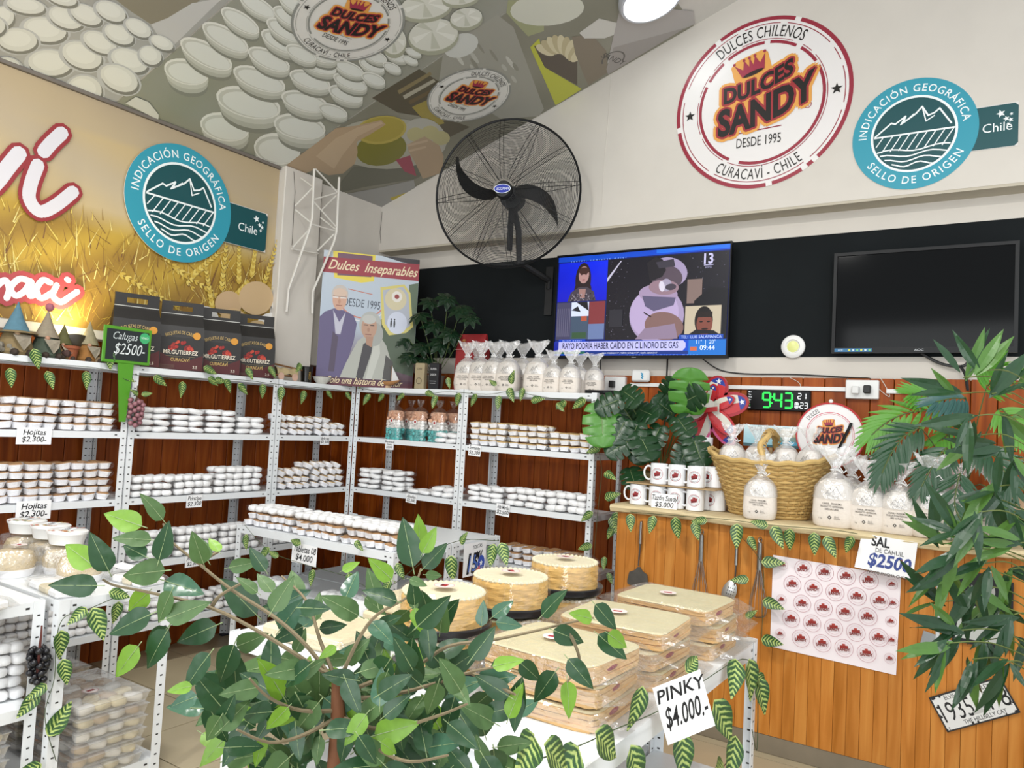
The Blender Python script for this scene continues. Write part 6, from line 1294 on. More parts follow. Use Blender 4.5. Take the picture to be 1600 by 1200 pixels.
for l in range(5): tray('%s clear tray of sweets under the left edge table' % (LW[l] if l < 4 else 'top'), -3.2, 1.26, .102+l*.0495, .0, 'clear trays at the left edge')
# tubs and bagged cakes on the left tables
m_tub = mat('white_tub', 'e9e9e6', .35)
for i, (x, y, z, lab) in enumerate(((-3.80, 1.77, TZ+.1255, 'white oval tub with printed lid at the far left, above the others'), (-3.605, 1.78, TZ+.1255, 'white oval tub with printed lid half behind its neighbour'), (-3.42, 1.76, TZ+.1255, 'white oval tub with red and yellow lid print nearest the ficus'))):
    t = thing('oval_tub', lab, 'tub', (x, y, z), .3); t['group'] = 'white oval tubs'
    MB().lathe([(.072, 0), (.085, .045), (.088, .047), (.088, .052), (.001, .052)], 32, sy=.8).build('tub_body', m_tub, t, True); MB().lathe([(.089, .046), (.09, .056), (.085, .059), (.001, .0585)], 32, sy=.8).build('lid', m_tub, t, True)
    p = Pr((0, 0, .0596), (-.2, 1, 0), (-1, -.2, 0), lift=.0003); p.rect(.02, .01, .07, .06, 'eceff2', .2); p.text('2.500', .02, .0, .022, '23282c', rot=.2, bold=.03); rr = random.Random(i)
    for k in range(22): p.disc(-.045+rr.uniform(-.018, .018), rr.uniform(-.05, .05), rr.uniform(.004, .008), rr.choice(['c8604a', 'd8b84a', '8a9a6a', 'e0a898']), n=8)
    for k in range(8): p.disc(.06+rr.uniform(-.01, .01), rr.uniform(-.04, .04), .005, rr.choice(['c8604a', 'd8b84a']), n=8)
    p.build('lid_print', [c for c in t.children if c.name.startswith('lid')][0])
m_crumb = mat('coconut_cake', 'd3bd92', .85, noise=.35, nscale=70, bump=.9)
for i, (x, y, z, lab) in enumerate(((-3.80, 1.77, 0, 'bagged crumb cake under the highest left tub'), (-3.605, 1.78, 0, 'bagged crumb cake under the middle tub'), (-3.42, 1.76, 0, 'bagged crumb cake under the red and yellow tub'), (-3.5, 1.585, 0, 'bagged crumb cake with red round label at the left frame edge'), (-3.22, 1.72, 0, 'bagged crumb cake with yellow glaze beside the ficus'), (-3.72, 1.3, 0, 'bagged crumb cake at far left on the edge table'), (-3.4, 1.28, 0, 'bagged crumb cake on the edge table nearest the grapes'))):
    t = thing('crumb_cake', lab, 'cake', (x, y, TZ+.001), .4*i); MB().lathe([(.075, 0), (.085, .03), (.085, .032)], 28, wob=lambda q, z: 1+.03*math.sin(q*26)).build('paper_cup', m_paper, t, True)
    MB().lathe([(.08, .03), (.086, .06), (.075, .095), (.04, .108), (.001, .11)], 24, wob=lambda q, z: 1+.03*math.sin(q*7+z*60)).build('cake_body', m_crumb, t, True)
    n = 18; rr = random.Random(i); vs = []
    for z_, k in ((0, 1.0), (.04, 1.12), (.09, 1.1), (.115, .95), (.122, .4), (.124, .01)):
        for q in range(n): a = 2*PI*q/n; j = 1+rr.uniform(-.06, .06); vs.append((.09*k*j*math.copysign(abs(math.cos(a))**.7, math.cos(a))*1.15, .09*k*j*math.copysign(abs(math.sin(a))**.7, math.sin(a))*1.05, z_))
    MB().add(vs, [(j*n+q, j*n+(q+1) % n, (j+1)*n+(q+1) % n, (j+1)*n+q) for j in range(5) for q in range(n)]).build('clear_bag', m_fp, t, True)
    p = Pr((.02, 0, .1255), (0, 1, 0), (-1, 0, 0), lift=.0004); p.disc(0, 0, .03, 'e0d4ce', n=24); p.rect(0, 0, .028, .014, 'a3222c', .1); p.build('label', t)
for i, (x, y, L, lab) in enumerate(((-3.1, 1.58, .28, 'limp clear bag of flat cakes lying at the front of left table'), (-3.04, 1.87, .2, 'limp clear bag of flat cakes lying next to the ficus tip'), (-3.1, 1.25, .34, 'limp clear bag of flat cakes on the frame-edge table'))):
    t = thing('flat_cake_bag', lab, 'cake bag', (x, y, TZ+.001), .15*i-.1)
    for k in range(3): MB().rbox((-L/2+k*L/3+.006, -.06, 0), (-L/2+(k+1)*L/3-.004, .06, .03), .008).build('flat_cake', m_flat if k % 2 else m_icing, t)
    o = obj('plastic_wrap', wrap_mesh(L, .14, .04, .05, i+40), t); o.data.materials[0] = m_fp
tag(MB().box((-.06, -.045, 0), (.06, .045, .0015)).build('loose_card', mat('card_white'), None, False, (-3.2, 1.92, TZ+.032), (.0, .2, .5)), 'loose white price card leaning on bags of the left table', 'card')
# ================================================================ grape bunches
def grapes(label, c, n, R, r0, mt, leafy, stemc):
    t = thing('grape_bunch', label, 'grapes', c); rr = random.Random(n); gm = MB().ball((0, 0, 0), r0, 12, 8).mesh('grape', mt, 2); placed = []
    H = R*3.1
    for i in range(n*40):
        if len(placed) >= n: break
        z = -rr.random()*H; k = R*(1-.35*(-z/H))*(.85 if z > -.02 else 1); a = rr.uniform(0, 2*PI); rad = k*math.sqrt(rr.uniform(.3, 1)); p_ = V((rad*math.cos(a), rad*math.sin(a), z))
        if all((p_-q).length > r0*1.75 for q in placed): placed.append(p_); obj('grape', gm, t, p_)
    MB().tube([(0, 0, -H*.95), (0, 0, -.0), (.004, 0, .045), (.002, 0, .08)], [.006, .005, .004, .003], 6).build('stem', mat('stem_'+stemc, stemc, .7), t)
    return t
GT = at(62, 1012, x=-2.945); gb = grapes('dark black grape bunch hanging at the left table corner', GT, 38, .04, .0125, mat('black_grape', '17171b', .28), 0, '5a2a22')
GP = at(213, 625, x=XF+.04); gp = grapes('dusty pink grape bunch hanging from the rack post', GP, 36, .045, .0135, mat('pink_grape', '8d5f66', .45, noise=.25, nscale=40), 0, '5a4a32')
# ================================================================ plants
def leafmesh(name, mt, shape='ovate', wave=.0, fold=.12, stripes=None, n=8, wid=.5):
    "unit leaf from the origin to (0,1,0), up = +z"
    b = MB()
    W = {'ovate': lambda t: wid*.5*(math.sin(PI*t**.62)**.85)*(1-.12*t), 'lance': lambda t: wid*.5*math.sin(PI*t**.8)**1.0, 'round': lambda t: wid*.5*math.sin(PI*t**.75)**.6}[shape]
    NI = 8 if stripes else 4
    for j in range(n):
        for i in range(NI):
            vs = []
            for (u, v) in ((i, j), (i+1, j), (i+1, j+1), (i, j+1)):
                t = v/n; s_ = (u/NI-.5)*2; w = W(max(.002, min(.998, t))); vs.append((s_*w, t, fold*abs(s_)*w-.10*t*t+wave*math.sin(t*9+s_*2)))
            if stripes:
                q = (j+1.1*abs(i-NI/2+.5)) % 3; e = abs(i-NI/2+.5)/(NI/2); b.colr(stripes[0] if e > .75 or j in (0, n-1) or q < 1.3 else stripes[1] if e > .45 or q < 2 else stripes[2])
            b.add(vs, [(0, 1, 2, 3)])
    return b.mesh(name, mt, 2)
def orient(base, tip, nrm, roll=0.):
    y = (tip-base); L = y.length; y = y.normalized(); z = nrm-y*nrm.dot(y); z = z.normalized() if z.length > 1e-4 else y.orthogonal().normalized()
    z = M.Rotation(roll, 3, y) @ z; x = y.cross(z); m = M((x*L, y*L, z*L)).transposed().to_4x4(); m.translation = base; return m
def put(name, me, parent, m):
    o = obj(name, me, parent); o.matrix_basis = (parent.matrix_basis.inverted() @ m) if parent else m; return o
def leafmat(name, c, back, rough=.38, vein=None):
    m = mat(name, c, rough, noise=.14, nscale=9); nt = m.node_tree; b = nt.nodes['Principled BSDF']; b.inputs['Subsurface Weight'].default_value = 0
    tl = nt.nodes.new('ShaderNodeBsdfTranslucent'); tl.inputs[0].default_value = (*lin(back), 1); mx = nt.nodes.new('ShaderNodeMixShader'); mx.inputs[0].default_value = .16
    nt.links.new(b.outputs[0], mx.inputs[1]); nt.links.new(tl.outputs[0], mx.inputs[2]); nt.links.new(mx.outputs[0], nt.nodes['Material Output'].inputs[0]); return m
m_fd = leafmat('ficus_dark', '26482b', '3f6a2c'); m_fm = leafmat('ficus_mid', '4a6839', '5f7d42', .5); m_fl = leafmat('ficus_light', '6d952c', '9acb3a', .45); m_ft = leafmat('ficus_teal', '456a54', '5a7a5a', .22)
m_vein = mat('leaf_vein', '86986a', .6)
def ficus_leaf(mt, nm):
    b = MB(); n = 9; W = lambda t: .27*(math.sin(PI*t**.62)**.8)*(1-.1*t)
    vs = []; 
    for j in range(n+1):
        t = max(.003, min(.995, j/n))
        for i in range(7): s_ = (i/6-.5)*2; w = W(t); vs.append((s_*w, j/n, .14*abs(s_)**1.5*w-.12*(j/n)**2+.012*math.sin(j*1.9+s_*3)))
    b.add(vs, [(j*7+i, j*7+i+1, (j+1)*7+i+1, (j+1)*7+i) for j in range(n) for i in range(6)])
    b.mat(1); b.tube([(0, -.16, .02), (0, -.08, .015), (0, .05, .006), (0, .4, -.014), (0, .8, -.072), (0, .97, -.11)], [.012, .012, .011, .008, .005, .002], 5)
    return b.mesh('leaf', [mt, m_vein], 2)
FL = {'d': ficus_leaf(m_fd, 'd'), 'm': ficus_leaf(m_fm, 'm'), 'l': ficus_leaf(m_fl, 'l'), 't': ficus_leaf(m_ft, 't')}
base = at(530, 1150, d=1.22); fic = thing('ficus_plant', 'large artificial ficus with green and lime leaves in the foreground', 'plant', (base.x, base.y, 0)); fic.matrix_basis = M.Translation((base.x, base.y, 0)); FB = fic.location.copy()
rel = lambda p: p-FB
m_bark = mat('ficus_bark', '6d4328', .8, noise=.35, nscale=25, bump=.5); m_twig = mat('ficus_twig', '75684f', .8, noise=.2, nscale=40)
MB().lathe([(.11, 0), (.15, .22), (.16, .24), (.145, .24), (.13, .2), (.001, .2)], 28).build('pot', mat('dark_pot', '2c2a28', .5), fic, True)
MB().lathe([(.138, .2), (.1, .215), (.001, .22)], 20).build('soil', mat('soil', '2c211a', .9), fic, True)
tk = rel(at(526, 1058, d=1.22)); MB().tube([(0, 0, .2), (.008, .004, .5), (-.004, 0, .8), tuple(rel(at(529, 1130, d=1.22))), tuple(tk)], [.022, .02, .018, .013, .008], 9).build('trunk', m_bark, fic, True)
br = [([(526, 1060), (490, 1040), (410, 990), (330, 950), (230, 925), (180, 915), (160, 905)], 1.2), ([(526, 1070), (480, 1010), (430, 965), (360, 920), (310, 880), (268, 846), (255, 818)], 1.25), ([(528, 1090), (600, 1088), (690, 1065), (735, 1050), (770, 1043)], 1.16),
      ([(535, 1085), (590, 1062), (645, 1045), (700, 1010), (770, 1000), (840, 985), (880, 975), (928, 965)], 1.22), ([(880, 975), (895, 1000), (905, 1035), (886, 1066)], 1.22), ([(528, 1070), (560, 1000), (590, 960), (640, 930), (658, 888)], 1.3), ([(526, 1065), (500, 1000), (480, 940), (440, 900)], 1.32), ([(528, 1110), (470, 1110), (420, 1090), (390, 1060)], 1.12), ([(530, 1120), (600, 1140), (680, 1120), (730, 1100)], 1.1), ([(528, 1120), (470, 1150), (420, 1160), (370, 1140)], 1.08), ([(530, 1130), (590, 1170), (640, 1190), (700, 1180)], 1.06), ([(310, 880), (330, 868), (342, 862)], 1.25), ([(330, 950), (345, 930), (390, 905)], 1.22), ([(735, 1050), (790, 1078), (805, 1085)], 1.16)]
for pts, d in br:
    N = len(pts); q = smooth_line([rel(at(*p, d=(1.22+(d-1.22)*i/max(1, N-1)))) for i, p in enumerate(pts)], 4); MB().tube(q, [.0038-.0022*i/len(q) for i in range(len(q))], 5).build('branch', m_twig, fic, True)
LV = '''152 915 74 915 d;146 884 98 848 l;170 892 140 833 d;221 822 159 800 l;254 812 222 770 m;236 844 175 838 m;248 875 266 814 d;228 870 190 850 d;257 892 186 898 m;232 925 196 958 l;236 960 165 990 d;268 925 242 975 m;318 880 300 833 m;342 862 327 838 l;325 876 302 834 m;358 887 405 878 m;415 892 389 855 d;402 926 371 900 m;425 925 402 893 m;425 955 458 900 m;400 960 343 903 d;258 908 316 925 t;260 967 327 940 m;338 977 272 1005 d;262 980 224 1022 d;216 1010 176 1060 l;262 985 224 1047 d;328 1022 281 1080 d;366 1008 340 1071 d;370 1010 416 992 m;308 1088 262 1105 t;300 1072 260 1080 l;345 1132 365 1088 d;425 1065 382 1097 d;345 1120 318 1160 m;357 1148 309 1198 l;385 1135 345 1200 d;410 1152 400 1200 l;450 1105 415 1143 l;612 905 577 873 l;535 892 562 877 l;590 945 577 886 m;620 940 568 920 d;653 978 702 934 d;648 945 645 905 d;560 962 503 930 m;470 950 513 950 d;710 1090 693 1152 d;805 1082 806 1145 d;795 1088 742 1055 d;770 1042 819 1028 l;736 1030 774 980 d;752 978 755 938 t;770 964 803 937 t;775 972 817 978 t;668 978 672 1034 d;648 950 660 992 l;645 1047 618 998 d;540 1036 575 998 m;563 1050 618 1033 m;615 1068 598 1016 l;535 1093 562 1055 m;605 1050 590 1088 m;592 1086 640 1055 d;525 1010 498 1029 l;465 1056 509 1031 m;490 1058 430 1086 m;460 1100 414 1143 l;498 1098 455 1150 m;462 1135 467 1190 d;618 1115 630 1178 d;595 1160 623 1178 l;445 1040 410 1056 d;485 1038 440 1072 d;680 1100 665 1142 d;645 885 630 808 d;655 866 657 805 l;660 864 682 824 l;662 888 698 848 d;665 898 692 900 m;640 905 668 915 m;847 962 882 920 d;925 967 892 957 l;930 945 966 985 d;865 985 915 1006 d;935 992 981 1031 d;950 990 983 1013 l;888 1030 927 1078 d;868 1050 832 1099 d;886 1064 892 1124 l;812 1035 847 1066 d;502 1110 470 1150 d;560 1110 585 1165 d;640 1150 690 1190 d;700 1130 748 1170 d;545 1130 520 1190 m;430 1110 398 1160 d;580 1040 555 985 d;690 1040 655 1000 d;720 1080 690 1030 m;600 1120 640 1085 d;660 1060 700 1085 d;480 1085 440 1120 d;528 1058 500 1112 d;540 1062 562 1118 d;520 1085 545 1138 m;535 1100 505 1150 d;515 1120 540 1172 t;545 1140 530 1195 d;560 1150 590 1196 d;500 1150 492 1198 m'''
def leaf_at(bx, by, tx, ty, k, d, tw, parent):
    B_, T_ = at(bx, by, d=d), at(tx, ty, d=d+tw); n = (EYE-B_).normalized()+V((rnd.uniform(-.45, .45), rnd.uniform(-.45, .45), rnd.uniform(-.1, .5))); put('leaf', FL[k], parent, orient(B_, T_, n))
LN = [q.split() for q in LV.split(';')]
for q in LN: x0, y0, x1, y1 = map(float, q[:4]); leaf_at(x0, y0, x1, y1, q[4], 1.22+rnd.uniform(-.1, .12)*(.5 if x0 < 300 or x0 > 780 else 1), rnd.uniform(-.025, .025), fic)
rf = random.Random(21)
for i in range(175):
    a = rf.uniform(0, 2*PI); rr = math.sqrt(rf.random()); X, Y = 565+rr*255*math.cos(a), 1128+rr*112*math.sin(a); an = rf.uniform(0, 2*PI); L = rf.uniform(45, 72)
    leaf_at(X, Y, X+L*math.cos(an), Y+L*math.sin(an), rf.choice('dddddmmmtl'), 1.25+rf.uniform(-.1, .25), rf.uniform(-.04, .04), fic)
for i in range(26):
    X, Y = rf.uniform(400, 700), rf.uniform(925, 1030); an = rf.uniform(0, 2*PI); L = rf.uniform(40, 58); leaf_at(X, Y, X+L*math.cos(an), Y+L*math.sin(an), rf.choice('ddmmt'), 1.34+rf.uniform(-.05, .12), rf.uniform(-.04, .04), fic)
# ---- variegated garlands
m_iv = mat('variegated_leaf', '2c4a24', .42); nt = m_iv.node_tree; N_ = lambda t, **k: nt.nodes.new('ShaderNode'+t)
tc = N_('TexCoord'); sx_ = N_('SeparateXYZ'); nt.links.new(tc.outputs['Object'], sx_.inputs[0])
def mth(op, a, b=None, c=None):
    n = N_('Math'); n.operation = op
    for i, q in enumerate((a, b, c)):
        if q is None: continue
        if isinstance(q, (int, float)): n.inputs[i].default_value = q
        else: nt.links.new(q, n.inputs[i])
    return n.outputs[0]
nz_ = N_('TexNoise'); nz_.inputs['Scale'].default_value = 9; nt.links.new(tc.outputs['Object'], nz_.inputs['Vector'])
ax_ = mth('ABSOLUTE', sx_.outputs[0]); ph = mth('SUBTRACT', sx_.outputs[1], mth('MULTIPLY', ax_, .9)); ph = mth('ADD', mth('MULTIPLY', ph, 46), mth('MULTIPLY', nz_.outputs[0], 5))
st = mth('SUBTRACT', mth('ADD', mth('MULTIPLY', mth('SINE', ph), .5), .55), mth('MULTIPLY', ax_, 3.0)); st = mth('ADD', st, mth('MULTIPLY', mth('SUBTRACT', nz_.outputs[0], .5), .8))
cr_ = N_('ValToRGB'); e_ = cr_.color_ramp.elements; e_[0].position = .1; e_[0].color = (*lin('294a26'), 1); e_[1].position = .75; e_[1].color = (*lin('a9b86a'), 1); q_ = e_.new(.4); q_.color = (*lin('557a38'), 1)
nt.links.new(st, cr_.inputs[0]); nt.links.new(cr_.outputs[0], nt.nodes['Principled BSDF'].inputs['Base Color'])
IV = leafmesh('leaf', m_iv, 'ovate', .012, .2, None, 9, .54)
def garland(label, pts, leaves, plane, L=.07, off=.02, face=None):
    "vine wire through photo points on a known plane, with single leaves (x, y, direction degrees, size)"
    g = thing('leaf_garland', label, 'garland', (0, 0, 0)); k = list(plane)[0]; v = plane[k]; sg = 1 if k == 'x' else -1
    P_ = lambda X, Y, o=0.: at(X, Y, **{k: v+sg*o})
    if len(pts) > 1: MB().tube(smooth_line([P_(*q, off*.5) for q in pts], 5), .0016, 4).build('vine_wire', mat('vine_green', '3c4a2a', .7), g, True)
    for q in leaves:
        X, Y, an = q[:3]; s_ = q[3] if len(q) > 3 else 1; a = math.radians(an); B_ = P_(X, Y, off); r = V((0, 1, 0)) if k == 'x' else V((1, 0, 0)); u = V((0, 0, 1)); n = V((1, 0, 0)) if k == 'x' else V((0, -1, 0))
        d = r*math.cos(a)+u*math.sin(a)+n*rnd.uniform(-.1, .35); nn = n+V((0, 0, .35))+V((rnd.uniform(-.3, .3), rnd.uniform(-.3, .3), 0))+(EYE-B_).normalized()*.6
        put('leaf', IV, g, orient(B_, B_+d.normalized()*L*s_*1.3, nn))
    return rebase(g, P_(*pts[0]))
pl_L = dict(x=XF+.004); pl_B = dict(y=YF-.004)
garland('variegated leaf garland along the top board of the left racks', [(0, 562), (40, 566), (90, 570), (150, 575), (240, 590), (320, 592), (380, 594), (430, 600), (500, 606), (550, 612)],
    [(15, 575, -80), (52, 545, -70, 1.1), (73, 580, -70), (134, 580, -85), (170, 548, -80, 1.1), (190, 583, -30, .9), (240, 588, -30), (285, 596, -90), (318, 574, -20), (325, 590, -30, .9), (335, 594, 0, .9), (352, 592, -60), (372, 600, -40), (385, 575, -60, .9), (410, 600, -80), (420, 573, -55, .9), (440, 604, -95, 1.1), (470, 568, -130, .9), (475, 610, -95), (510, 611, -40, .8), (540, 613, -50, .8)], pl_L, .075)
garland('variegated leaf garland along the top board of the back racks', [(558, 606), (600, 612), (660, 616), (700, 612), (760, 616), (800, 612), (860, 622), (930, 628)],
    [(560, 590, -60), (578, 616, -120), (600, 616, -140, .9), (632, 616, -150, .9), (665, 612, -20, .9), (682, 618, -100), (700, 590, -80, .8), (718, 614, -110), (745, 616, -120), (780, 618, -90), (798, 600, 70, 1), (795, 606, -60, 1.1), (818, 606, -100, .9), (830, 626, 10), (870, 630, -40, .8), (885, 628, -150), (915, 624, -150, 1.2), (776, 602, 150, .7)], pl_B, .075)
garland('variegated leaf garland twining down the end post of the back rack', [(935, 640), (936, 700), (940, 740), (934, 800), (928, 870)], [(938, 700, 200), (945, 738, -20, 1), (945, 778, 20, 1.1), (926, 800, 220, 1), (955, 808, -60, 1.1), (965, 800, -100, 1.2), (960, 822, -120, 1), (925, 852, 200, 1), (945, 870, -90, .8), (950, 895, -60, .7)], dict(y=YF-.03), .075)
garland('variegated leaf garland hanging from the counter slab edge', [(985, 800), (1060, 806), (1140, 812), (1200, 820), (1300, 828), (1340, 834)], [(985, 803, -80), (1022, 806, -100), (1055, 808, -80, 1.2), (1085, 815, -70), (1105, 813, -170, .9), (1152, 818, -85, 1.3), (1170, 838, -60, .8), (1208, 822, -60, 1.2), (1234, 826, -90, 1.1), (1272, 832, -85, 1.1), (1290, 838, -60, 1.1), (1332, 838, -110, .9), (1200, 822, 170, .9)], dict(y=CY-.075), .075)
garland('variegated leaves climbing between whisks and wrapping sheet', [(1150, 830), (1190, 880), (1192, 940), (1190, 1000)], [(1190, 878, 5, 1.1), (1170, 905, 190, .9), (1192, 938, -10, 1.1), (1190, 998, 0, 1.1), (1165, 965, 40, .7)], dict(y=CY-.03), .078)
garland('large-leafed variegated garland along the puff pastry table rail', [(830, 1190), (905, 1165), (960, 1140), (1030, 1110), (1090, 1070), (1160, 1030), (1182, 1060), (1183, 1170), (1175, 1140)], [(1004, 1072, -110, 1), (1072, 1050, 20, .8), (930, 1145, -40, 1.2), (985, 1165, -75, 1.2), (1064, 1145, -95, 1.2), (1115, 1095, -60, 1.5), (1150, 1030, -130, 1.2), (1170, 1030, -80, 1.4), (1182, 1055, -40, .9), (1184, 1060, -75, 1.3), (1150, 1150, -130, 1.4), (905, 1170, 200, 1.3), (850, 1165, -40, 1.2), (1130, 1195, 170, 1.1), (835, 1150, 190, 1.1)], dict(x=-.76), .085, .015)
garland('variegated leaf garland down the near legs of left tables', [(200, 925), (130, 955), (100, 965), (88, 1000), (85, 1060), (70, 1120), (88, 1190)], [(170, 925, -20, .8), (135, 950, -150, .8), (145, 950, -75, 1.2), (185, 940, -95, .8), (95, 985, -85, 1), (98, 1030, -80, .9), (60, 1082, -130, .9), (75, 1150, 50, 1.2), (65, 1195, 190, .9)], dict(x=-2.925), .085, .01)
garland('variegated leaf garland on the rear corner table', [(382, 820), (420, 860), (470, 880), (540, 900), (600, 920), (700, 850), (780, 845)], [(385, 835, -80), (420, 855, -120), (435, 870, 160, .8), (470, 850, 170, .9), (490, 890, -90), (545, 895, -60), (620, 880, -60), (610, 905, -110), (705, 868, -85, 1.4), (720, 850, 60, .8), (772, 850, -95, 1.2), (783, 848, -60, 1.2), (555, 845, -40, .8)], dict(y=2.96), .07)
# leaves of the grape bunches
for g_, c_, lv in ((gb, GT, [((-.0, .02, -.13), (0, -.05, -.165), 1.1)]), (gp, GP, [((0, -.01, .03), (0, -.06, .055), .9), ((0, .01, .03), (0, .07, .045), .9)])):
    for b_, t_, s_ in lv: B_ = c_+V(b_)+V((.03, 0, 0)); put('leaf', IV, g_, orient(B_, c_+V(t_)+V((.04, 0, 0)), V((1, -.3, .3))))
# ---- monstera on the counter
m_mo = leafmat('monstera_dark', '1f4024', '2f6a2a', .3); m_ml = leafmat('monstera_light', '4f8a34', '7aba4a', .35)
def monstera_leaf(mt, nm):
    b = MB(); n = 40; out = []
    for i in range(n+1):
        t = i/n; a = -PI/2+PI*t   # one side outline from base to tip
        r = .5*(math.cos(a)**.75 if math.cos(a) > 0 else 0); y = .42+.56*math.sin(a)-.12*math.sin(PI*min(1, t*2.2))*(t < .45)
        cut = 1-(.55 if i in (14, 20, 26) else 0); out.append((r*cut, y))
    for s_ in (-1, 1):
        vs = []
        for (x, y) in out: vs += [(0, max(0, y*.98+.02), -.02), (s_*x*.5, y, .03-.05*y*y), (s_*x, y-.05*x, -.02-.08*y*y-.12*x*x)]
        b.add(vs, [((i*3+k), (i*3+k+1), (i*3+k+4), (i*3+k+3)) for i in range(n) for k in range(2)])
    b.mat(1).tube([(0, 0, -.015), (0, .5, -.012), (0, .95, -.05)], [.012, .008, .003], 5); return b.mesh(nm, [mt, m_vein], 2)
MD, ML = monstera_leaf(m_mo, 'leaf'), monstera_leaf(m_ml, 'leaf')
mc = at(1030, 760, y=4.33); mo = thing('monstera_plant', 'potted artificial monstera behind the mugs', 'plant', (mc.x, 4.33, ZC)); mo.matrix_basis = M.Translation((mc.x, 4.33, ZC)); PT = V((mc.x, 4.33, ZC+.14))
MB().lathe([(.085, 0), (.11, .15), (.117, .15), (.117, .165), (.1, .165), (.095, .13), (.001, .13)], 24).build('pot', mat('basket_pot', '9a835c', .8, noise=.3, nscale=60, bump=.6), mo, True)
for X0, Y0, X1, Y1, D, k in ((1075, 636, 1078, 590, 4.25, 1), (1065, 630, 1100, 612, 4.25, 0), (940, 640, 942, 684, 4.04, 1), (965, 625, 930, 640, 4.05, 0), (975, 612, 1000, 630, 4.1, 0), (1010, 650, 985, 632, 4.3, 0), (1000, 640, 1028, 652, 4.2, 0), (1060, 655, 1078, 680, 4.2, 0), (1050, 645, 1030, 630, 4.35, 0), (980, 690, 955, 705, 4.06, 0), (1010, 690, 990, 725, 4.15, 0), (1000, 680, 1020, 720, 4.1, 0), (1085, 690, 1100, 730, 4.15, 0), (1075, 695, 1060, 730, 4.2, 0), (975, 660, 960, 690, 4.07, 0), (1030, 670, 1015, 700, 4.2, 0), (985, 735, 990, 750, 4.12, 0), (1040, 620, 1050, 600, 4.4, 0), (1000, 655, 975, 648, 4.3, 0), (995, 665, 985, 690, 4.12, 0)):
    d = 4.25*(D/4.25); B_, T_ = at(X0, Y0, y=D+.02), at(X1, Y1, y=D-.03); dr = (T_-B_); L = max(.15, dr.length); T_ = B_+dr.normalized()*(L+.06 if k else L*1.0)
    n = (EYE-B_).normalized()+(V((rnd.uniform(-.4, .4), 0, rnd.uniform(.0, .5))) if not k else V((0, 0, .15))); put('leaf', ML if k else MD, mo, orient(B_, T_, n)); q = B_-mo.location; p_ = PT-mo.location
    MB().tube(smooth_line([p_, p_*.4+q*.6+V((0, .02, .02)), q], 5), .003, 5).build('stalk', mat('stalk_green', '4a5a2c', .6), mo, True)
# ---- schefflera on the back rack
m_sc = leafmat('schefflera_leaf', '16301c', '2a4f22', .3); SL = leafmesh('leaflet', m_sc, 'ovate', .01, .1, None, 6, .55)
s0 = at(680, 600, y=4.36); se = thing('schefflera_plant', 'dark umbrella-leaf plant on the rack in front of the poster', 'plant', (s0.x, 4.36, ZT)); se.matrix_basis = M.Translation((s0.x, 4.36, ZT))
MB().lathe([(.05, 0), (.065, .1), (.068, .1), (.068, .11), (.058, .11), (.055, .09), (.001, .09)], 20).build('pot', mat('small_pot', '7d7468', .7), se, True)
for X, Y, s_ in ((679, 505, 1), (635, 525, 1), (720, 480, 1), (655, 490, .9), (700, 465, .9), (690, 535, 1), (660, 540, .9), (665, 560, .8), (735, 495, .8), (640, 555, .8), (705, 520, .9), (672, 470, .8)):
    C_ = at(X, Y, y=4.3+rnd.uniform(-.06, .06)); MB().tube(smooth_line([V((0, 0, .09)), (C_-se.location)*.5+V((0, .02, .04)), C_-se.location], 5), .0025, 5).build('stalk', mat('stalk_green'), se, True)
    ax_ = ((EYE-C_).normalized()*.6+V((rnd.uniform(-.3, .3), 0, .7))).normalized(); e1 = ax_.orthogonal().normalized(); e2 = ax_.cross(e1); o = rnd.uniform(0, 1)
    for k in range(8):
        a = o+2*PI*k/8; d = e1*math.cos(a)+e2*math.sin(a)-ax_*.35; put('leaflet', SL, se, orient(C_+d*.008, C_+d.normalized()*.125*s_, ax_))
# ---- areca palm on the counter end
m_pd = leafmat('palm_dark', '1f4a2c', '3a6a35', .35); m_pb = leafmat('palm_bright', '5c9a35', '8aca4a', .45); m_pt = leafmat('palm_teal', '38605c', '4a7a6a', .35)
PLf = {k: leafmesh('leaflet', m, 'lance', 0, .2, None, 6, .17) for k, m in (('d', m_pd), ('b', m_pb), ('t', m_pt))}
pc = at(1500, 830, y=4.3); pa_ = thing('areca_palm', 'artificial palm with bright and dark green fronds at the counter end', 'plant', (pc.x, 4.3, ZC)); pa_.matrix_basis = M.Translation((pc.x, 4.3, ZC))
MB().lathe([(.08, 0), (.11, .17), (.115, .17), (.115, .185), (.1, .185), (.095, .15), (.001, .15)], 24).build('pot', mat('brown_pot', '6a3f26', .6), pa_, True); MB().lathe([(.098, .15), (.07, .16), (.001, .163)], 20).build('soil', mat('soil'), pa_)
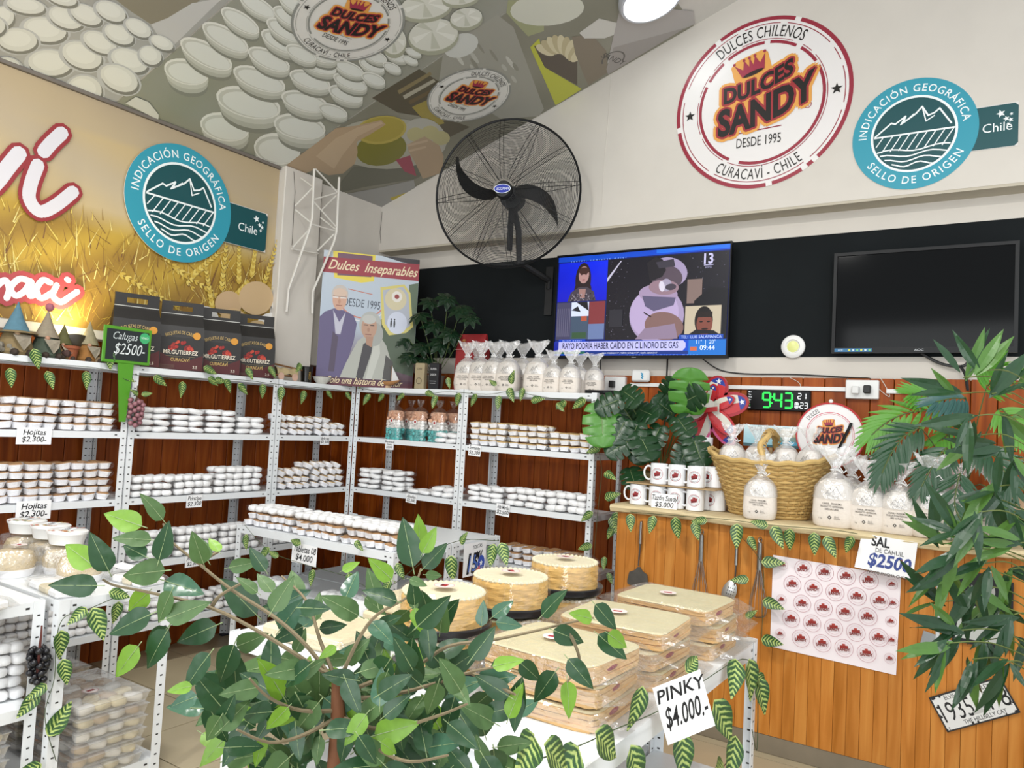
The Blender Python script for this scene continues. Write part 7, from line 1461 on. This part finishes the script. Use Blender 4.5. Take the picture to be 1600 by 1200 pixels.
def frond(pts, k, D, n=13, L=.13):
    Q_ = smooth_line([at(X, Y, y=D-.12*i/max(1, len(pts)-1)) for i, (X, Y) in enumerate(pts)], 8); N = len(Q_); st = pa_.location+V((0, 0, .16)); l0 = [st-pa_.location, (st*.4+Q_[0]*.6)-pa_.location+V((0, 0, .03))]
    fr = MB().tube(smooth_line(l0+[q-pa_.location for q in Q_[::4]], 3), .003, 5).build('frond_stem', mat('stalk_green'), pa_, True)
    for i in range(n):
        t = i/(n-1); j = min(N-2, int(t*(N-1))); C_ = Q_[j]; d = (Q_[j+1]-Q_[j]).normalized(); nr = ((EYE-C_).normalized()+V((0, 0, .6))).normalized(); s_ = d.cross(nr).normalized(); l = L*(.65+.5*math.sin(PI*(t*.8+.15)))
        for sg in (-1, 1):
            dd = (d*(.55+.7*t)+s_*sg*(1-.55*t)+V((0, 0, -.25))).normalized(); put('leaflet', PLf[k], pa_, orient(C_, C_+dd*l, nr))
    put('leaflet', PLf[k], pa_, orient(Q_[-1], Q_[-1]+(Q_[-1]-Q_[-3]).normalized()*L*.8, V((0, -1, .5))))
for a in (([(1470, 640), (1420, 645), (1385, 660), (1362, 680)], 'b', 4.2, 14, .15), ([(1470, 625), (1445, 618), (1425, 615)], 'b', 4.3, 10, .12), ([(1440, 670), (1415, 680), (1392, 710), (1378, 740)], 'd', 4.05, 14, .14), ([(1480, 700), (1462, 720), (1440, 760)], 'd', 4.05, 13, .13), ([(1510, 625), (1490, 622), (1462, 628)], 't', 4.15, 10, .13), ([(1540, 610), (1552, 590), (1562, 570)], 'b', 4.25, 11, .12), ([(1560, 640), (1585, 655), (1600, 680)], 'b', 4.2, 11, .13), ([(1530, 700), (1560, 720), (1580, 760)], 'd', 4.1, 12, .13), ([(1500, 740), (1492, 790), (1512, 830)], 'd', 3.95, 12, .12), ([(1500, 660), (1480, 680), (1465, 690)], 'b', 4.3, 9, .1), ([(1540, 760), (1560, 790), (1570, 820)], 'd', 4.0, 11, .12)): frond(*a)
# ---- bamboo in front, right edge
m_bd = leafmat('bamboo_dark', '24442a', '3f6a30', .32); m_bl = leafmat('bamboo_light', '4a7230', '7aa03f', .4); BL = [leafmesh('leaf', m, 'lance', .006, .16, None, 7, .2) for m in (m_bd, m_bl)]
DB = 2.55; bb = at(1660, 900, d=DB); ba = thing('bamboo_plant', 'artificial bamboo with long pointed leaves at the right frame edge', 'plant', (bb.x, bb.y, 0)); ba.matrix_basis = M.Translation((bb.x, bb.y, 0)); BB = ba.location
MB().lathe([(.12, 0), (.15, .26), (.157, .26), (.157, .28), (.14, .28), (.13, .24), (.001, .24)], 24).build('pot', mat('dark_pot'), ba, True); MB().lathe([(.135, .24), (.1, .255), (.001, .26)], 20).build('soil', mat('soil'), ba)
for i, (dx, dy) in enumerate(((0, 0), (.04, .03), (-.03, .04))): MB().tube([(dx, dy, .25), (dx*1.5, dy*1.2, 1.0), (dx*2, dy, 1.9)], [.014, .012, .006], 8).build('cane', mat('bamboo_cane', '7d7a3c', .5), ba, True)
rb = random.Random(6)
CL = [(1505, 590, 90, 3), (1530, 580, 80, 3), (1550, 615, 60, 3), (1500, 615, 175, 3), (1580, 600, 20, 4), (1520, 650, -130, 4), (1570, 650, -40, 4), (1560, 700, -150, 4), (1530, 680, 200, 4), (1590, 720, -90, 4), (1560, 760, -120, 5), (1530, 800, -140, 5), (1585, 800, -80, 5), (1500, 830, 150, 4), (1560, 850, -170, 5), (1495, 860, -150, 7), (1470, 850, 150, 4), (1540, 880, -110, 6), (1480, 890, -120, 6), (1520, 920, -70, 6), (1580, 890, -60, 5), (1560, 940, -90, 6), (1470, 940, 170, 5), (1500, 985, 190, 7), (1480, 1005, -150, 6), (1540, 1000, -100, 6), (1585, 960, -120, 5), (1520, 1030, -80, 6), (1570, 1035, -100, 6), (1595, 1000, -60, 5), (1590, 850, 160, 4), (1510, 780, -60, 4)]
for X, Y, an, n in CL:
    d = DB+rb.uniform(-.2, .25); C_ = at(X, Y, d=d); E_ = at(1625, Y+30, d=DB+.05); MB().tube(smooth_line([E_-BB, (E_*.45+C_*.55)+V((0, 0, .03))-BB, C_-BB], 4), .0022, 4).build('twig', mat('bamboo_twig', '5d6a34', .6), ba, True)
    for k in range(n):
        a = math.radians(an+rb.uniform(-55, 55)); L = rb.uniform(58, 96); B_ = at(X+rb.uniform(-10, 10), Y+rb.uniform(-8, 8), d=d); T_ = at(X+L*math.cos(a), Y-L*math.sin(a), d=d+rb.uniform(-.06, .06)); put('leaf', BL[1 if rb.random() < .3 else 0], ba, orient(B_, T_, (EYE-B_).normalized()+V((rb.uniform(-.7, .7), rb.uniform(-.4, .4), rb.uniform(-.2, .8)))))
